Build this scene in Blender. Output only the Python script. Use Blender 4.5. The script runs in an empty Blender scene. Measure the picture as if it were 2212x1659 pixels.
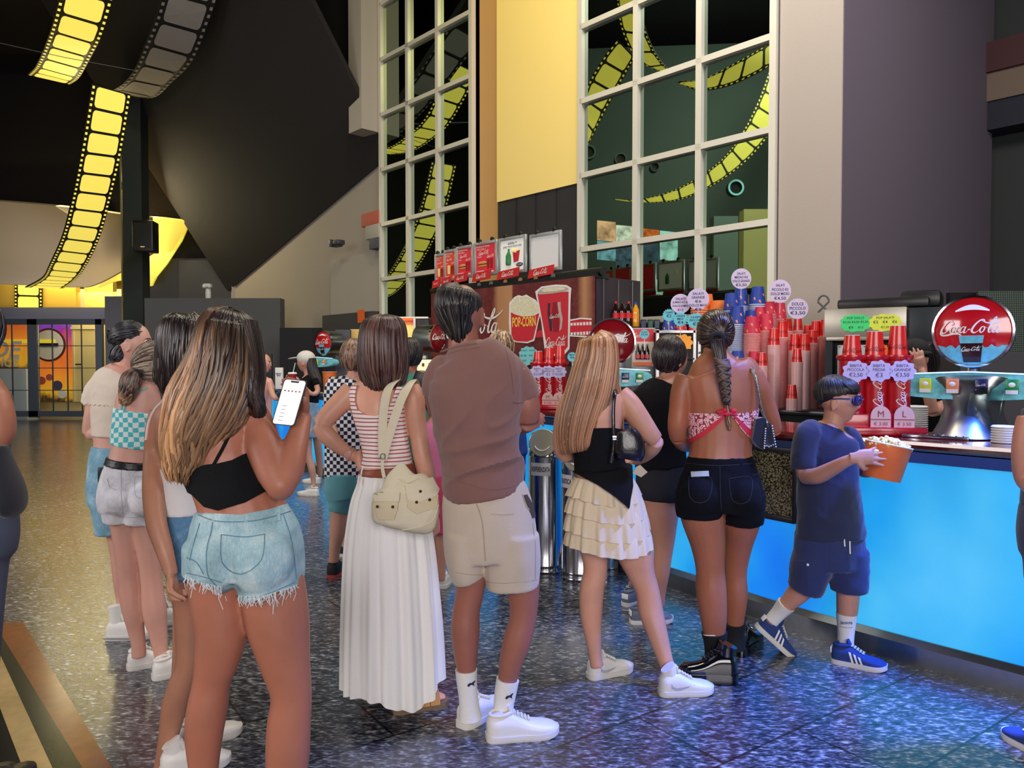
import bpy, bmesh, math, random
from math import sin, cos, pi, sqrt, atan2, radians
from mathutils import Vector, Matrix, noise
from mathutils.bvhtree import BVHTree
random.seed(7)
SC = bpy.context.scene
COL = SC.collection
V = Vector
# ---------------------------------------------------------------- camera maths
F = 1640.0; HC = 1.48; PIT = math.atan(44.5/1640)
CP, SP = cos(PIT), sin(PIT)
def P(px, py, d):
    """point seen at photo pixel (px,py) at forward depth d (metres)"""
    x = (px-1106)/F; u = -(py-829.5)/F
    s = d/(CP+u*SP)
    return V((x*s, d, HC+s*(u*CP-SP)))
def W(px, py, z=0.0):
    """point on the horizontal plane z seen at a pixel"""
    x = (px-1106)/F; u = -(py-829.5)/F
    dz = u*CP-SP
    s = (z-HC)/dz
    return V((x*s, s*(CP+u*SP), z))
def px_of(p):
    y = p[1]*CP-(p[2]-HC)*SP; z = p[1]*SP+(p[2]-HC)*CP
    return (1106+F*p[0]/y, 829.5-F*z/y)
def raydir(px, py):
    x = (px-1106)/F; u = -(py-829.5)/F
    return V((x, CP+u*SP, u*CP-SP)).normalized()
CAMO = V((0,0,HC))
# the window wall (and everything parallel to it)
A0 = V((2.614, 7.6, 0)); U = V((-0.676, 0.737, 0)).normalized(); N = V((-0.737, -0.676, 0)).normalized()
Z = V((0,0,1))
def mirror(p):
    s = (p-A0).dot(N)
    return p-2*s*N
def wallpt(a, off, z): return A0+U*a+N*off+Z*z
def wall_a(px, off=0.0):
    m = (px-1106)/F; q = A0+N*off
    return (q.x-m*q.y)/(m*U.y-U.x)
# ---------------------------------------------------------------- mesh builder
class MB:
    def __init__(s): s.v=[]; s.f=[]; s.m=[]; s.cm=0; s.col=None
    def face(s, pts, m=None):
        b=len(s.v); s.v += [V(p) for p in pts]; s.f.append(tuple(range(b,b+len(pts)))); s.m.append(s.cm if m is None else m); return s
    def add(s, vs, fs, m=None):
        b=len(s.v); s.v += [V(p) for p in vs]
        for f in fs: s.f.append(tuple(b+i for i in f)); s.m.append(s.cm if m is None else m)
        return s
    def box(s, c, size, rot=None, m=None, bev=0.0):
        hx,hy,hz=[k/2 for k in size]; R = rot if rot is not None else Matrix.Identity(3); c=V(c)
        if bev>0:
            bm=bmesh.new(); bmesh.ops.create_cube(bm,size=1)
            for v in bm.verts: v.co=V((v.co.x*size[0],v.co.y*size[1],v.co.z*size[2]))
            bmesh.ops.bevel(bm,geom=bm.edges[:],offset=min(bev,min(size)*0.45),segments=2,profile=0.5,affect='EDGES')
            bm.verts.ensure_lookup_table()
            vs=[c+R@v.co for v in bm.verts]; fs=[[v.index for v in f.verts] for f in bm.faces]; bm.free()
            return s.add(vs,fs,m)
        vs=[c+R@V((x*hx,y*hy,z*hz)) for x in(-1,1) for y in(-1,1) for z in(-1,1)]
        return s.add(vs,[(0,1,3,2),(4,6,7,5),(0,4,5,1),(2,3,7,6),(0,2,6,4),(1,5,7,3)],m)
    def prism(s, poly, ext, m=None):
        """poly: 3D points (planar outline); ext: vector"""
        n=len(poly); ext=V(ext); a=[V(p) for p in poly]
        nr=V((0,0,0))
        for i in range(n):
            p,q=a[i],a[(i+1)%n]; nr+=p.cross(q)
        if nr.dot(ext)>0: a=a[::-1]
        vs=a+[p+ext for p in a]
        fs=[tuple(range(n)), tuple(range(2*n-1,n-1,-1))]+[((i+1)%n,i,n+i,n+(i+1)%n) for i in range(n)]
        return s.add(vs,fs,m)
    def tube(s, path, r, n=8, m=None, cap=True, ax=None, flat=1.0):
        """path list of points, r number or list; flat = second-axis factor"""
        path=[V(p) for p in path]; k=len(path)
        rs=r if isinstance(r,(list,tuple)) else [r]*k
        vs=[];fs=[]; prev=None
        for i in range(k):
            t=(path[min(i+1,k-1)]-path[max(i-1,0)])
            if t.length<1e-9: t=V((0,0,1))
            t.normalize()
            ref = ax if ax is not None else (prev if prev is not None else (V((1,0,0)) if abs(t.x)<0.8 else V((0,1,0))))
            a=ref-t*ref.dot(t)
            if a.length<1e-6: a=t.orthogonal()
            a.normalize(); prev=a; b=t.cross(a)
            for j in range(n):
                th=2*pi*j/n; vs.append(path[i]+a*(cos(th)*rs[i])+b*(sin(th)*rs[i]*flat))
        for i in range(k-1):
            for j in range(n):
                j2=(j+1)%n; fs.append((i*n+j,i*n+j2,(i+1)*n+j2,(i+1)*n+j))
        if cap: fs.append(tuple(range(n-1,-1,-1))); fs.append(tuple((k-1)*n+j for j in range(n)))
        return s.add(vs,fs,m)
    def lathe(s, c, prof, n=24, m=None, axis=None, cap=True):
        """prof [(r,h)], axis vector"""
        c=V(c); ax=(V(axis) if axis is not None else V((0,0,1))).normalized()
        a=ax.orthogonal().normalized() if abs(ax.z)<0.99 else V((1,0,0)); b=ax.cross(a)
        vs=[];fs=[];k=len(prof)
        for r,h in prof:
            for j in range(n):
                th=2*pi*j/n; vs.append(c+ax*h+(a*cos(th)+b*sin(th))*r)
        for i in range(k-1):
            for j in range(n):
                j2=(j+1)%n; fs.append((i*n+j,i*n+j2,(i+1)*n+j2,(i+1)*n+j))
        if cap: fs.append(tuple(range(n-1,-1,-1))); fs.append(tuple((k-1)*n+j for j in range(n)))
        return s.add(vs,fs,m)
    def ball(s, c, r, n=14, m=None, rot=None):
        c=V(c); r=(r,r,r) if not isinstance(r,(tuple,list)) else r; R=rot if rot is not None else Matrix.Identity(3)
        k=max(6,n//2+1); vs=[c+R@V((0,0,-r[2]))]; fs=[]
        for i in range(1,k):
            ph=-pi/2+pi*i/k
            for j in range(n):
                th=2*pi*j/n; vs.append(c+R@V((cos(ph)*cos(th)*r[0],cos(ph)*sin(th)*r[1],sin(ph)*r[2])))
        vs.append(c+R@V((0,0,r[2]))); L=len(vs)-1
        for j in range(n):
            j2=(j+1)%n
            fs.append((0,1+j2,1+j)); fs.append((L,1+(k-2)*n+j,1+(k-2)*n+j2))
            for i in range(k-2): fs.append((1+i*n+j,1+i*n+j2,1+(i+1)*n+j2,1+(i+1)*n+j))
        return s.add(vs,fs,m)
    def sheet(s, rows, th, m=None):
        """rows: grid of points [i][j]; solid sheet with thickness th"""
        R=len(rows); C=len(rows[0]); g=[[V(p) for p in r] for r in rows]
        vs=[];fs=[]
        nr=[[None]*C for _ in range(R)]
        for i in range(R):
            for j in range(C):
                a=g[min(i+1,R-1)][j]-g[max(i-1,0)][j]; b=g[i][min(j+1,C-1)]-g[i][max(j-1,0)]
                n_=a.cross(b); n_.normalize() if n_.length>1e-12 else None; nr[i][j]=n_
        for i in range(R):
            for j in range(C): vs.append(g[i][j]+nr[i][j]*(th/2))
        for i in range(R):
            for j in range(C): vs.append(g[i][j]-nr[i][j]*(th/2))
        q=R*C
        for i in range(R-1):
            for j in range(C-1):
                a,b,c_,d=i*C+j,i*C+j+1,(i+1)*C+j+1,(i+1)*C+j
                fs.append((a,d,c_,b)); fs.append((q+a,q+b,q+c_,q+d))
        for j in range(C-1):
            fs.append((j,j+1,q+j+1,q+j)); a=(R-1)*C+j; fs.append((a+1,a,q+a,q+a+1))
        for i in range(R-1):
            a=i*C; fs.append((a+C,a,q+a,q+a+C)); a=i*C+C-1; fs.append((a,a+C,q+a+C,q+a))
        return s.add(vs,fs,m)
    def build(s, name, mats, parent=None, smooth=True, origin=None, angle=38, fix=False):
        me=bpy.data.meshes.new(name)
        base = parent_loc(parent) if parent is not None else V((0,0,0))
        if origin is not None and parent is None: base=V(origin)
        me.from_pydata([tuple(p-base) for p in s.v],[],s.f)
        mats = mats if isinstance(mats,(list,tuple)) else [mats]
        for m_ in mats: me.materials.append(m_)
        if len(mats)>1: me.polygons.foreach_set('material_index', s.m)
        if fix:
            bm=bmesh.new(); bm.from_mesh(me); bmesh.ops.recalc_face_normals(bm,faces=bm.faces[:]); bm.to_mesh(me); bm.free()
        if smooth:
            me.polygons.foreach_set('use_smooth',[True]*len(me.polygons)); me.set_sharp_from_angle(angle=radians(angle))
        me.update()
        o=bpy.data.objects.new(name, me); COL.objects.link(o)
        if parent is not None: o.parent=parent
        elif origin is not None: o.location=origin
        return o
_LOC={}
def parent_loc(p):
    v=V((0,0,0))
    while p is not None: v+=_LOC.get(p.name, p.location); p=p.parent
    return v
def tag(o, label=None, cat=None, group=None, kind=None):
    if label: o['label']=label
    if cat: o['category']=cat
    if group: o['group']=group
    if kind: o['kind']=kind
    return o
def thing(name, label, cat, loc, group=None):
    o=bpy.data.objects.new(name,None); COL.objects.link(o); o.location=loc; o.empty_display_size=0.1
    return tag(o,label,cat,group)
def struct(o, label=None): return tag(o, label=label, kind='structure')
def copy_tree(o, parent=None):
    c=o.copy(); COL.objects.link(c)
    if parent is not None: c.parent=parent
    for ch in list(o.children): copy_tree(ch,c)
    return c
def RZ(a): return Matrix.Rotation(a,3,'Z')
def basis(x,y,z): return Matrix((x,y,z)).transposed()
def catmull(pts, n):
    """pts: list of tuples (equal length); n samples per segment"""
    k=len(pts); out=[]
    if k==2:
        return [tuple(a+(b-a)*i/n for a,b in zip(*pts)) for i in range(n+1)]
    for i in range(k-1):
        p0=pts[max(i-1,0)];p1=pts[i];p2=pts[i+1];p3=pts[min(i+2,k-1)]
        for j in range(n):
            t=j/n
            out.append(tuple(0.5*((2*b)+(c-a)*t+(2*a-5*b+4*c-d)*t*t+(3*b-a-3*c+d)*t**3) for a,b,c,d in zip(p0,p1,p2,p3)))
    out.append(tuple(pts[-1])); return out
# ---------------------------------------------------------------- materials
def s2l(c):
    """0-255 sRGB to linear rgba"""
    return tuple(((x/255)/12.92 if x/255<=0.04045 else ((x/255+0.055)/1.055)**2.4) for x in c)+(1,)
_M={}
def M(name, col, rough=0.6, metal=0.0, bump=0.0, bscale=60, var=0.0, vscale=8, emit=None, es=1.0, sheen=0.0, trans=0.0, coat=0.0, sub=0.0, spec=None, aniso=None, ior=None, bdist=0.004):
    if name in _M: return _M[name]
    m=bpy.data.materials.new(name); m.use_nodes=True; nt=m.node_tree; b=nt.nodes['Principled BSDF']
    c=s2l(col); b.inputs['Base Color'].default_value=c; b.inputs['Roughness'].default_value=rough; b.inputs['Metallic'].default_value=metal
    L=nt.links.new
    tc=None
    def coords(scale=(1,1,1)):
        t=nt.nodes.new('ShaderNodeTexCoord'); mp=nt.nodes.new('ShaderNodeMapping'); mp.inputs['Scale'].default_value=scale; L(t.outputs['Object'],mp.inputs[0]); return mp.outputs[0]
    if var>0:
        nz=nt.nodes.new('ShaderNodeTexNoise'); nz.inputs['Scale'].default_value=vscale; nz.inputs['Detail'].default_value=4
        L(coords(),nz.inputs['Vector'])
        mx=nt.nodes.new('ShaderNodeMix'); mx.data_type='RGBA'
        mx.inputs['A'].default_value=tuple(max(0,x*(1-var)) for x in c[:3])+(1,); mx.inputs['B'].default_value=tuple(min(1,x*(1+var)) for x in c[:3])+(1,)
        L(nz.outputs['Fac'],mx.inputs['Factor']); L(mx.outputs['Result'],b.inputs['Base Color'])
    if bump>0:
        nz=nt.nodes.new('ShaderNodeTexNoise'); nz.inputs['Scale'].default_value=bscale; nz.inputs['Detail'].default_value=3
        L(coords(),nz.inputs['Vector'])
        bp=nt.nodes.new('ShaderNodeBump'); bp.inputs['Strength'].default_value=bump; bp.inputs['Distance'].default_value=bdist
        L(nz.outputs['Fac'],bp.inputs['Height']); L(bp.outputs[0],b.inputs['Normal'])
    if emit is not None:
        b.inputs['Emission Color'].default_value=s2l(emit); b.inputs['Emission Strength'].default_value=es
    if sheen: b.inputs['Sheen Weight'].default_value=sheen
    if trans: b.inputs['Transmission Weight'].default_value=trans
    if coat: b.inputs['Coat Weight'].default_value=coat; b.inputs['Coat Roughness'].default_value=0.08
    if sub: b.inputs['Subsurface Weight'].default_value=sub; b.inputs['Subsurface Radius'].default_value=(0.02,0.008,0.004); b.inputs['Subsurface Scale'].default_value=0.6
    if spec is not None: b.inputs['Specular IOR Level'].default_value=spec
    if ior: b.inputs['IOR'].default_value=ior
    if aniso: b.inputs['Anisotropic'].default_value=aniso
    _M[name]=m; return m
def nodes_of(m): return m.node_tree, m.node_tree.nodes['Principled BSDF'], m.node_tree.links.new
def ramp(nt, fac, stops, const=False):
    r=nt.nodes.new('ShaderNodeValToRGB'); cr=r.color_ramp
    if const: cr.interpolation='CONSTANT'
    while len(cr.elements)>1: cr.elements.remove(cr.elements[-1])
    cr.elements[0].position=max(0,stops[0][0]); cr.elements[0].color=s2l(stops[0][1])
    for p_,c_ in stops[1:]:
        e=cr.elements.new(min(1,p_)); e.color=s2l(c_)
    nt.links.new(fac,r.inputs[0]); return r.outputs[0]
def objco(nt, scale=(1,1,1), rot=(0,0,0), loc=(0,0,0)):
    t=nt.nodes.new('ShaderNodeTexCoord'); mp=nt.nodes.new('ShaderNodeMapping'); mp.inputs['Scale'].default_value=scale; mp.inputs['Rotation'].default_value=rot; mp.inputs['Location'].default_value=loc
    nt.links.new(t.outputs['Object'],mp.inputs[0]); return mp.outputs[0]
def mathn(nt,op,a,b=None):
    n=nt.nodes.new('ShaderNodeMath'); n.operation=op
    for i,x in enumerate((a,b)):
        if x is None: continue
        if isinstance(x,(int,float)): n.inputs[i].default_value=x
        else: nt.links.new(x,n.inputs[i])
    return n.outputs[0]
def noisen(nt,vec,scale,detail=4,rough=0.55):
    n=nt.nodes.new('ShaderNodeTexNoise'); n.inputs['Scale'].default_value=scale; n.inputs['Detail'].default_value=detail; n.inputs['Roughness'].default_value=rough
    nt.links.new(vec,n.inputs['Vector']); return n.outputs['Fac']
# ---------------------------------------------------------------- text and logo
_TC={}
def text_geo(txt, shear=0.0, bold=0.0):
    k=(txt,shear,bold)
    if k in _TC: return _TC[k]
    cu=bpy.data.curves.new('t','FONT'); cu.body=txt; cu.size=1; cu.align_x='CENTER'; cu.align_y='CENTER'; cu.shear=shear; cu.offset=bold; cu.resolution_u=3; cu.space_line=0.9
    o=bpy.data.objects.new('t',cu); COL.objects.link(o)
    me=bpy.data.meshes.new_from_object(o.evaluated_get(bpy.context.evaluated_depsgraph_get()))
    vs=[v.co.copy() for v in me.vertices]; fs=[tuple(p.vertices) for p in me.polygons]
    bpy.data.objects.remove(o); bpy.data.curves.remove(cu); bpy.data.meshes.remove(me)
    _TC[k]=(vs,fs); return _TC[k]
def put_geo(mb, geo, c, ex, ey, size=1.0, width=None, height=None, m=None, thick=0.0012, conf=None):
    """place flat geometry on the plane (c, ex, ey)"""
    vs,fs=geo
    if not vs: return
    x0=min(v.x for v in vs);x1=max(v.x for v in vs);y0=min(v.y for v in vs);y1=max(v.y for v in vs)
    sx=sy=size
    if width: sx=width/(x1-x0); sy=sx
    if height: sy=height/(y1-y0); sx=sx if width else sy
    ex=V(ex).normalized(); ey=V(ey).normalized(); nz=ex.cross(ey); cx,cy=(x0+x1)/2,(y0+y1)/2
    out=[]
    for v in vs:
        a,b=(v.x-cx)*sx,(v.y-cy)*sy
        out.append(conf(a,b) if conf else V(c)+ex*a+ey*b+nz*thick)
    mb.add(out,fs,m)
def script_logo():
    """the flowing cola script, drawn as brush strokes of changing width"""
    S=[]
    def st(pts, w=0.10):
        pp=catmull([(x,y,ww) for x,y,ww in pts],6); pp=[(x,y,ww*1.22+.01) for x,y,ww in pp]; S.append(pp)
    # big C with looped head and long swash below
    st([(1.15,1.28,.05),(1.0,1.5,.10),(.75,1.5,.12),(.45,1.2,.15),(.2,.7,.18),(.12,.3,.19),(.3,.05,.15),(.6,.1,.09),(.9,.4,.05),(1.0,.55,.03)])
    st([(.12,.35,.16),(.1,.02,.14),(.35,-.22,.13),(.9,-.2,.17),(1.5,-.05,.19),(2.1,-.08,.13),(2.5,-.3,.05),(2.7,-.45,.02)])
    st([(1.0,1.35,.04),(1.25,1.25,.08),(1.2,1.05,.07),(1.02,1.0,.03)])
    def o(x):
        st([(x+.28,.78,.05),(x+.08,.68,.11),(x-.02,.35,.13),(x+.12,.06,.1),(x+.32,.15,.1),(x+.42,.48,.12),(x+.32,.76,.06),(x+.45,.66,.04),(x+.62,.62,.03)])
    def c(x):
        st([(x+.42,.66,.09),(x+.3,.8,.07),(x+.1,.62,.12),(x,.3,.14),(x+.14,.05,.1),(x+.38,.12,.06),(x+.55,.35,.03)])
    def a(x):
        st([(x+.42,.72,.06),(x+.2,.76,.08),(x+.02,.45,.12),(x+.06,.1,.12),(x+.26,.1,.08),(x+.44,.45,.06),(x+.52,.78,.08)])
        st([(x+.52,.8,.1),(x+.44,.4,.14),(x+.44,.1,.13),(x+.6,.06,.08),(x+.8,.3,.03)])
    o(1.12); c(1.72); a(2.2)
    st([(2.98,.42,.1),(3.25,.46,.1)])
    st([(4.55,1.28,.05),(4.42,1.55,.09),(4.1,1.55,.12),(3.75,1.2,.15),(3.48,.65,.18),(3.45,.25,.18),(3.7,.04,.13),(4.0,.15,.07),(4.2,.42,.03)])
    st([(4.15,1.5,.04),(4.8,1.2,.10),(5.5,1.15,.12),(6.1,1.4,.08),(6.5,1.75,.03)])
    o(4.28); 
    st([(5.0,.5,.04),(5.3,.95,.07),(5.55,1.5,.1),(5.6,1.85,.07),(5.45,1.8,.07),(5.3,1.2,.13),(5.15,.5,.15),(5.2,.1,.12),(5.4,.1,.07),(5.5,.3,.03)])
    a(5.55)
    vs=[];fs=[]
    for pp in S:
        b=len(vs);k=len(pp)
        for i,(x,y,w) in enumerate(pp):
            q=pp[min(i+1,k-1)];r=pp[max(i-1,0)]; dx,dy=q[0]-r[0],q[1]-r[1]; l=sqrt(dx*dx+dy*dy) or 1
            nx,ny=-dy/l,dx/l; w=max(w,.015)
            # slight forward slant
            for sgn in(1,-1):
                X,Y=x+sgn*nx*w*.5,y+sgn*ny*w*.5; vs.append(V((X+Y*.22,Y,0)))
        for i in range(k-1): fs.append((b+2*i+1,b+2*i+3,b+2*i+2,b+2*i))
    return vs,fs
LOGO=script_logo()
# ================================================================ camera and render look
cam=bpy.data.cameras.new('camera'); co=bpy.data.objects.new('camera',cam); COL.objects.link(co); SC.camera=co
co.location=(0,0,HC); co.rotation_euler=(pi/2-PIT,0,0); cam.sensor_width=36; cam.lens=F/2212*36; cam.clip_start=0.05; cam.clip_end=200
SC.view_settings.view_transform='Standard'; SC.view_settings.look='None'; SC.view_settings.gamma=1; SC.view_settings.exposure=0.0
SC.cycles.max_bounces=6; SC.cycles.diffuse_bounces=3; SC.cycles.glossy_bounces=4; SC.cycles.transmission_bounces=4; SC.cycles.use_denoising=True
SC.cycles.caustics_reflective=False; SC.cycles.caustics_refractive=False; SC.cycles.sample_clamp_indirect=6
w=bpy.data.worlds.new('world'); SC.world=w; w.use_nodes=True
w.node_tree.nodes['Background'].inputs[0].default_value=(0.55,0.52,0.60,1); w.node_tree.nodes['Background'].inputs[1].default_value=0.13
# ================================================================ materials of the room
def floor_mat():
    m=M('granite',(60,62,70),0.22); nt,b,L=nodes_of(m)
    v=objco(nt,(1,1,1),(0,0,0.35)); v2=objco(nt,(1,2.4,1),(0,0,0.5))
    n1=noisen(nt,v2,15,7,0.78); n2=noisen(nt,v,1.6,3); 
    wv=nt.nodes.new('ShaderNodeTexVoronoi'); wv.inputs['Scale'].default_value=42; wv.feature='F1'; L(v2,wv.inputs['Vector'])
    f=mathn(nt,'ADD',n1,mathn(nt,'MULTIPLY',mathn(nt,'SUBTRACT',wv.outputs['Distance'],0.4),0.30)); f=mathn(nt,'ADD',f,mathn(nt,'MULTIPLY',mathn(nt,'SUBTRACT',n2,0.5),0.10))
    c=ramp(nt,f,[(0.36,(20,22,28)),(0.46,(42,45,52)),(0.55,(72,75,83)),(0.63,(116,118,124)),(0.74,(186,184,180))])
    # large slabs with fine joints
    br=nt.nodes.new('ShaderNodeTexBrick'); br.offset=0.5; br.inputs['Scale'].default_value=1.0; br.inputs['Mortar Size'].default_value=0.006; br.inputs['Brick Width'].default_value=0.9; br.inputs['Row Height'].default_value=0.45
    br.inputs['Color1'].default_value=(1,1,1,1); br.inputs['Color2'].default_value=(.86,.86,.88,1); br.inputs['Mortar'].default_value=(.18,.18,.18,1)
    v3=objco(nt,(1,1,1),(0,0,-0.62)); L(v3,br.inputs['Vector'])
    mx=nt.nodes.new('ShaderNodeMix'); mx.data_type='RGBA'; mx.blend_type='MULTIPLY'; mx.inputs['Factor'].default_value=1; L(c,mx.inputs['A']); L(br.outputs['Color'],mx.inputs['B']); L(mx.outputs['Result'],b.inputs['Base Color'])
    bp=nt.nodes.new('ShaderNodeBump'); bp.inputs['Strength'].default_value=0.25; bp.inputs['Distance'].default_value=0.002; L(f,bp.inputs['Height']); L(bp.outputs[0],b.inputs['Normal'])
    r=mathn(nt,'ADD',mathn(nt,'MULTIPLY',n1,0.3),0.06); L(r,b.inputs['Roughness'])
    b.inputs['Specular IOR Level'].default_value=0.8; b.inputs['IOR'].default_value=1.6
    return m
m_floor=floor_mat()
m_dark=M('dark_ceiling',(30,27,31),0.9,bump=.2,bscale=140)
m_beige=M('beige_plaster',(170,160,152),0.85,bump=.25,bscale=120)
m_beige2=M('pale_plaster',(176,168,160),0.85,bump=.25,bscale=120)
m_purple=M('mauve_plaster',(92,84,96),0.85,bump=.25,bscale=120)
m_yellow=M('yellow_panel',(240,214,132),0.7,bump=.1,bscale=100)
m_orange=M('ochre_plaster',(196,152,96),0.8,bump=.3,bscale=90)
m_tile=M('black_cladding',(48,46,52),0.35,var=.2,vscale=3)
m_grey=M('grey_panel',(92,92,96),0.7,bump=.1,bscale=90)
m_grey2=M('dark_grey_panel',(62,62,66),0.7)
m_steel=M('brushed_steel',(150,152,156),0.32,1.0,var=.15,vscale=30,aniso=.5)
m_chrome=M('chrome',(205,206,210),0.12,1.0)
m_alu=M('white_aluminium',(222,218,208),0.4,0.3)
m_black=M('black_plastic',(16,16,18),0.4)
m_blackm=M('matt_black',(12,12,14),0.8)
m_red=M('red_plastic',(190,18,34),0.25,coat=.4)
m_white=M('white_paper',(236,234,230),0.6)
m_whitep=M('white_plastic',(228,228,228),0.35)
m_ink=M('ink',(30,28,70),0.6)
m_glass=M('mirror_glass',(150,166,150),0.012,1.0)
m_clear=M('clear_glass',(235,245,240),0.02,0.0,trans=1.0,ior=1.3)
m_frame=M('door_frame_grey',(96,104,116),0.45,0.4)
m_marble=M('red_granite_top',(92,26,26),0.12,var=.5,vscale=60,coat=.5)
m_brownfloor=M('brown_marble',(126,74,40),0.2,var=.25,vscale=14)
m_greenfloor=M('dark_green_marble',(42,44,34),0.2,var=.3,vscale=14)
m_cream=M('cream_marble',(186,158,108),0.2,var=.25,vscale=18)
def quad_wall(name, a0,a1,off,z0,z1, mat, th=0.12, label=None):
    mb=MB(); c=wallpt((a0+a1)/2,off-th/2,(z0+z1)/2); R=basis(U,N,Z)
    mb.box(c,(abs(a1-a0),th,z1-z0),R); o=mb.build(name,mat); return struct(o,label)
# ---------------------------------------------------------------- floor
mb=MB(); mb.box((0,9,-0.05),(34,36,0.1)); o=mb.build('floor',m_floor,smooth=False); struct(o)
# inlaid border strips at the lower left (a band of coloured stone running to the left corner)
def band(name, pts, mat, z=0.004):
    mb=MB(); mb.prism([V((p.x,p.y,0)) for p in pts],V((0,0,z))); struct(mb.build(name,mat,smooth=False))
def fl(p,q,k0=0.0,k1=1.9):
    a_,b_=W(*p),W(*q); return a_+(b_-a_)*k0,a_+(b_-a_)*k1
l0=fl((50,1346),(239,1656)); l1=fl((-14,1346),(175,1656)); l2=fl((-32,1346),(111,1656)); l3=fl((-70,1346),(47,1656))
def strip(name,p,q,mat,z): band(name,[p[0],p[1],q[1],q[0]],mat,z)
strip('trim_1',l0,l1,m_brownfloor,.004); strip('trim_2',l1,l2,m_greenfloor,.0045); strip('trim_3',l2,l3,m_cream,.004)
band('trim_4',[l3[0],l3[1],l3[1]+V((-2,0,0)),l3[0]+V((-2.5,0,0))],M('black_stone',(20,22,28),.2),.0045)
# ---------------------------------------------------------------- window wall
zr=[1.98+0.909*k for k in range(9)]
quad_wall('wall_front_lower',-0.75,7.2,0,0,1.94,m_grey2)
quad_wall('wall_front_top',-0.75,7.2,-0.02,9.2,10.5,m_dark)
# beige wall to the right of the windows and the mauve wall that turns away
mb=MB(); mb.box(wallpt(-.36,-.10,5.2),(0.62,.24,10.4),basis(U,N,Z)); struct(mb.build('wall_right',m_beige))
cnr=wallpt(-.68,0,0); D2=-N   # runs away from the camera
mb=MB(); mb.box(cnr+D2*2.2+U*.06+V((0,0,5.2)),(4.4,.12,10.4),basis(D2,U,Z)); struct(mb.build('wall_right_return',m_purple))
# far right beams beyond the mauve wall
q=cnr+D2*4.4
for nm,z0,z1,mt,o_ in (('red',5.22,5.6,M('red_beam',(66,30,32),.7),.10),('beige',4.86,5.22,M('dim_beige_beam',(112,96,82),.8),.05),('navy',4.5,4.86,M('navy_beam',(24,26,40),.7),.02)):
    mb=MB(); mb.box(q+U*(-2.0)+N*o_+V((0,0,(z0+z1)/2)),(4.2,.4,z1-z0),basis(U,N,Z)); tag(mb.build('beam',mt),{'red':'dark red beam high at the far right edge','beige':'beige beam below the dark red beam, far right','navy':'navy beam, lowest of three stacked beams, far right'}[nm],'beam')
mb=MB(); mb.box(q+U*(-2.5)-N*.3+V((0,0,5.2)),(5.4,.2,10.4),basis(U,N,Z)); struct(mb.build('wall_far_right',M('green_black_wall',(46,52,50),.8)))
def window(idx,a_list,k0=0):
    fr=MB(); R=basis(U,N,Z)
    for a in a_list: fr.box(wallpt(a,.02,5.6),(.07,.08,7.3),R)
    a0,a1=a_list[0],a_list[-1]
    for z in zr[k0:]: fr.box(wallpt((a0+a1)/2,.025,z),(abs(a1-a0),.07,.065),R)
    w_=fr.build('window_%d'%idx,m_alu); struct(w_)
    for i in range(len(a_list)-1):
        g=MB(); g.box(wallpt((a_list[i]+a_list[i+1])/2,-.01,5.6),(abs(a_list[i+1]-a_list[i])-.06,.02,7.3),R)
        struct(g.build('window_pane',m_glass,w_))
al=[wall_a(829),wall_a(887),wall_a(951),wall_a(1023)]
window(1,al); window(2,[wall_a(1257),wall_a(1376),wall_a(1511),wall_a(1669)])
aY0,aY1,aO=wall_a(1251),wall_a(1078),wall_a(1030)
quad_wall('wall_front_yellow',aY0,aY1,.04,3.72,10.2,m_yellow,.16)
quad_wall('wall_front_cladding',aY0,aY1,.02,1.94,3.72,m_tile,.14)
mb=MB()
for k in range(1,4): mb.box(wallpt(aY0+(aY1-aY0)*k/4,.024,2.83),(.008,.01,1.78),basis(U,N,Z))
struct(mb.build('trim_5',m_blackm))
quad_wall('wall_front_ochre',aY1,aO,-.06,1.9,10.2,m_orange,.14)
# soffit block left of the first window and the long side wall beyond
quad_wall('wall_side',al[0]+.05,14.5,-.25,0,5.42,m_beige,.2)
quad_wall('wall_side_upper',al[0]+.05,14.5,-.25,5.42,10.2,m_dark,.2)
mb=MB(); mb.box(wallpt(al[0]+.26,.12,8.0),(.40,.5,5.3),basis(U,N,Z)); struct(mb.build('wall_side_soffit',m_beige2))
quad_wall('wall_side_panel',al[0]+.1,al[0]+1.95,-.10,2.36,3.42,m_beige2,.1)
mb=MB(); R=basis(U,N,Z)
a=al[0]
for z0,z1,wd,mt,lb in ((3.83,4.05,.55,M('terracotta_beam',(188,92,74),.7),'terracotta beam end beside the left window'),(3.60,3.83,.42,m_beige2,'cream beam end under the terracotta one'),(3.42,3.60,.3,M('slate_beam',(78,82,96),.7),'slate blue beam end, lowest beside left window')):
    mb=MB(); mb.box(wallpt(a+wd/2+.03,-.05,(z0+z1)/2),(wd,.24,z1-z0),R,bev=.005); tag(mb.build('beam',mt),lb,'beam')
# emergency light fitting on the side wall
pl=P(728,525,13.6); mb=MB(); mb.box(pl,(.30,.16,.09),R,bev=.02); mb.box(pl+V((0,0,-.05)),(.2,.12,.04),R,bev=.01); mb.box(pl+U*.09+N*.06,(.05,.08,.13),R,bev=.01)
tag(mb.build('emergency_light',M('grey_fitting',(70,72,80),.4,.3)),'small grey light fitting on the beige side wall','light')
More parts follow.
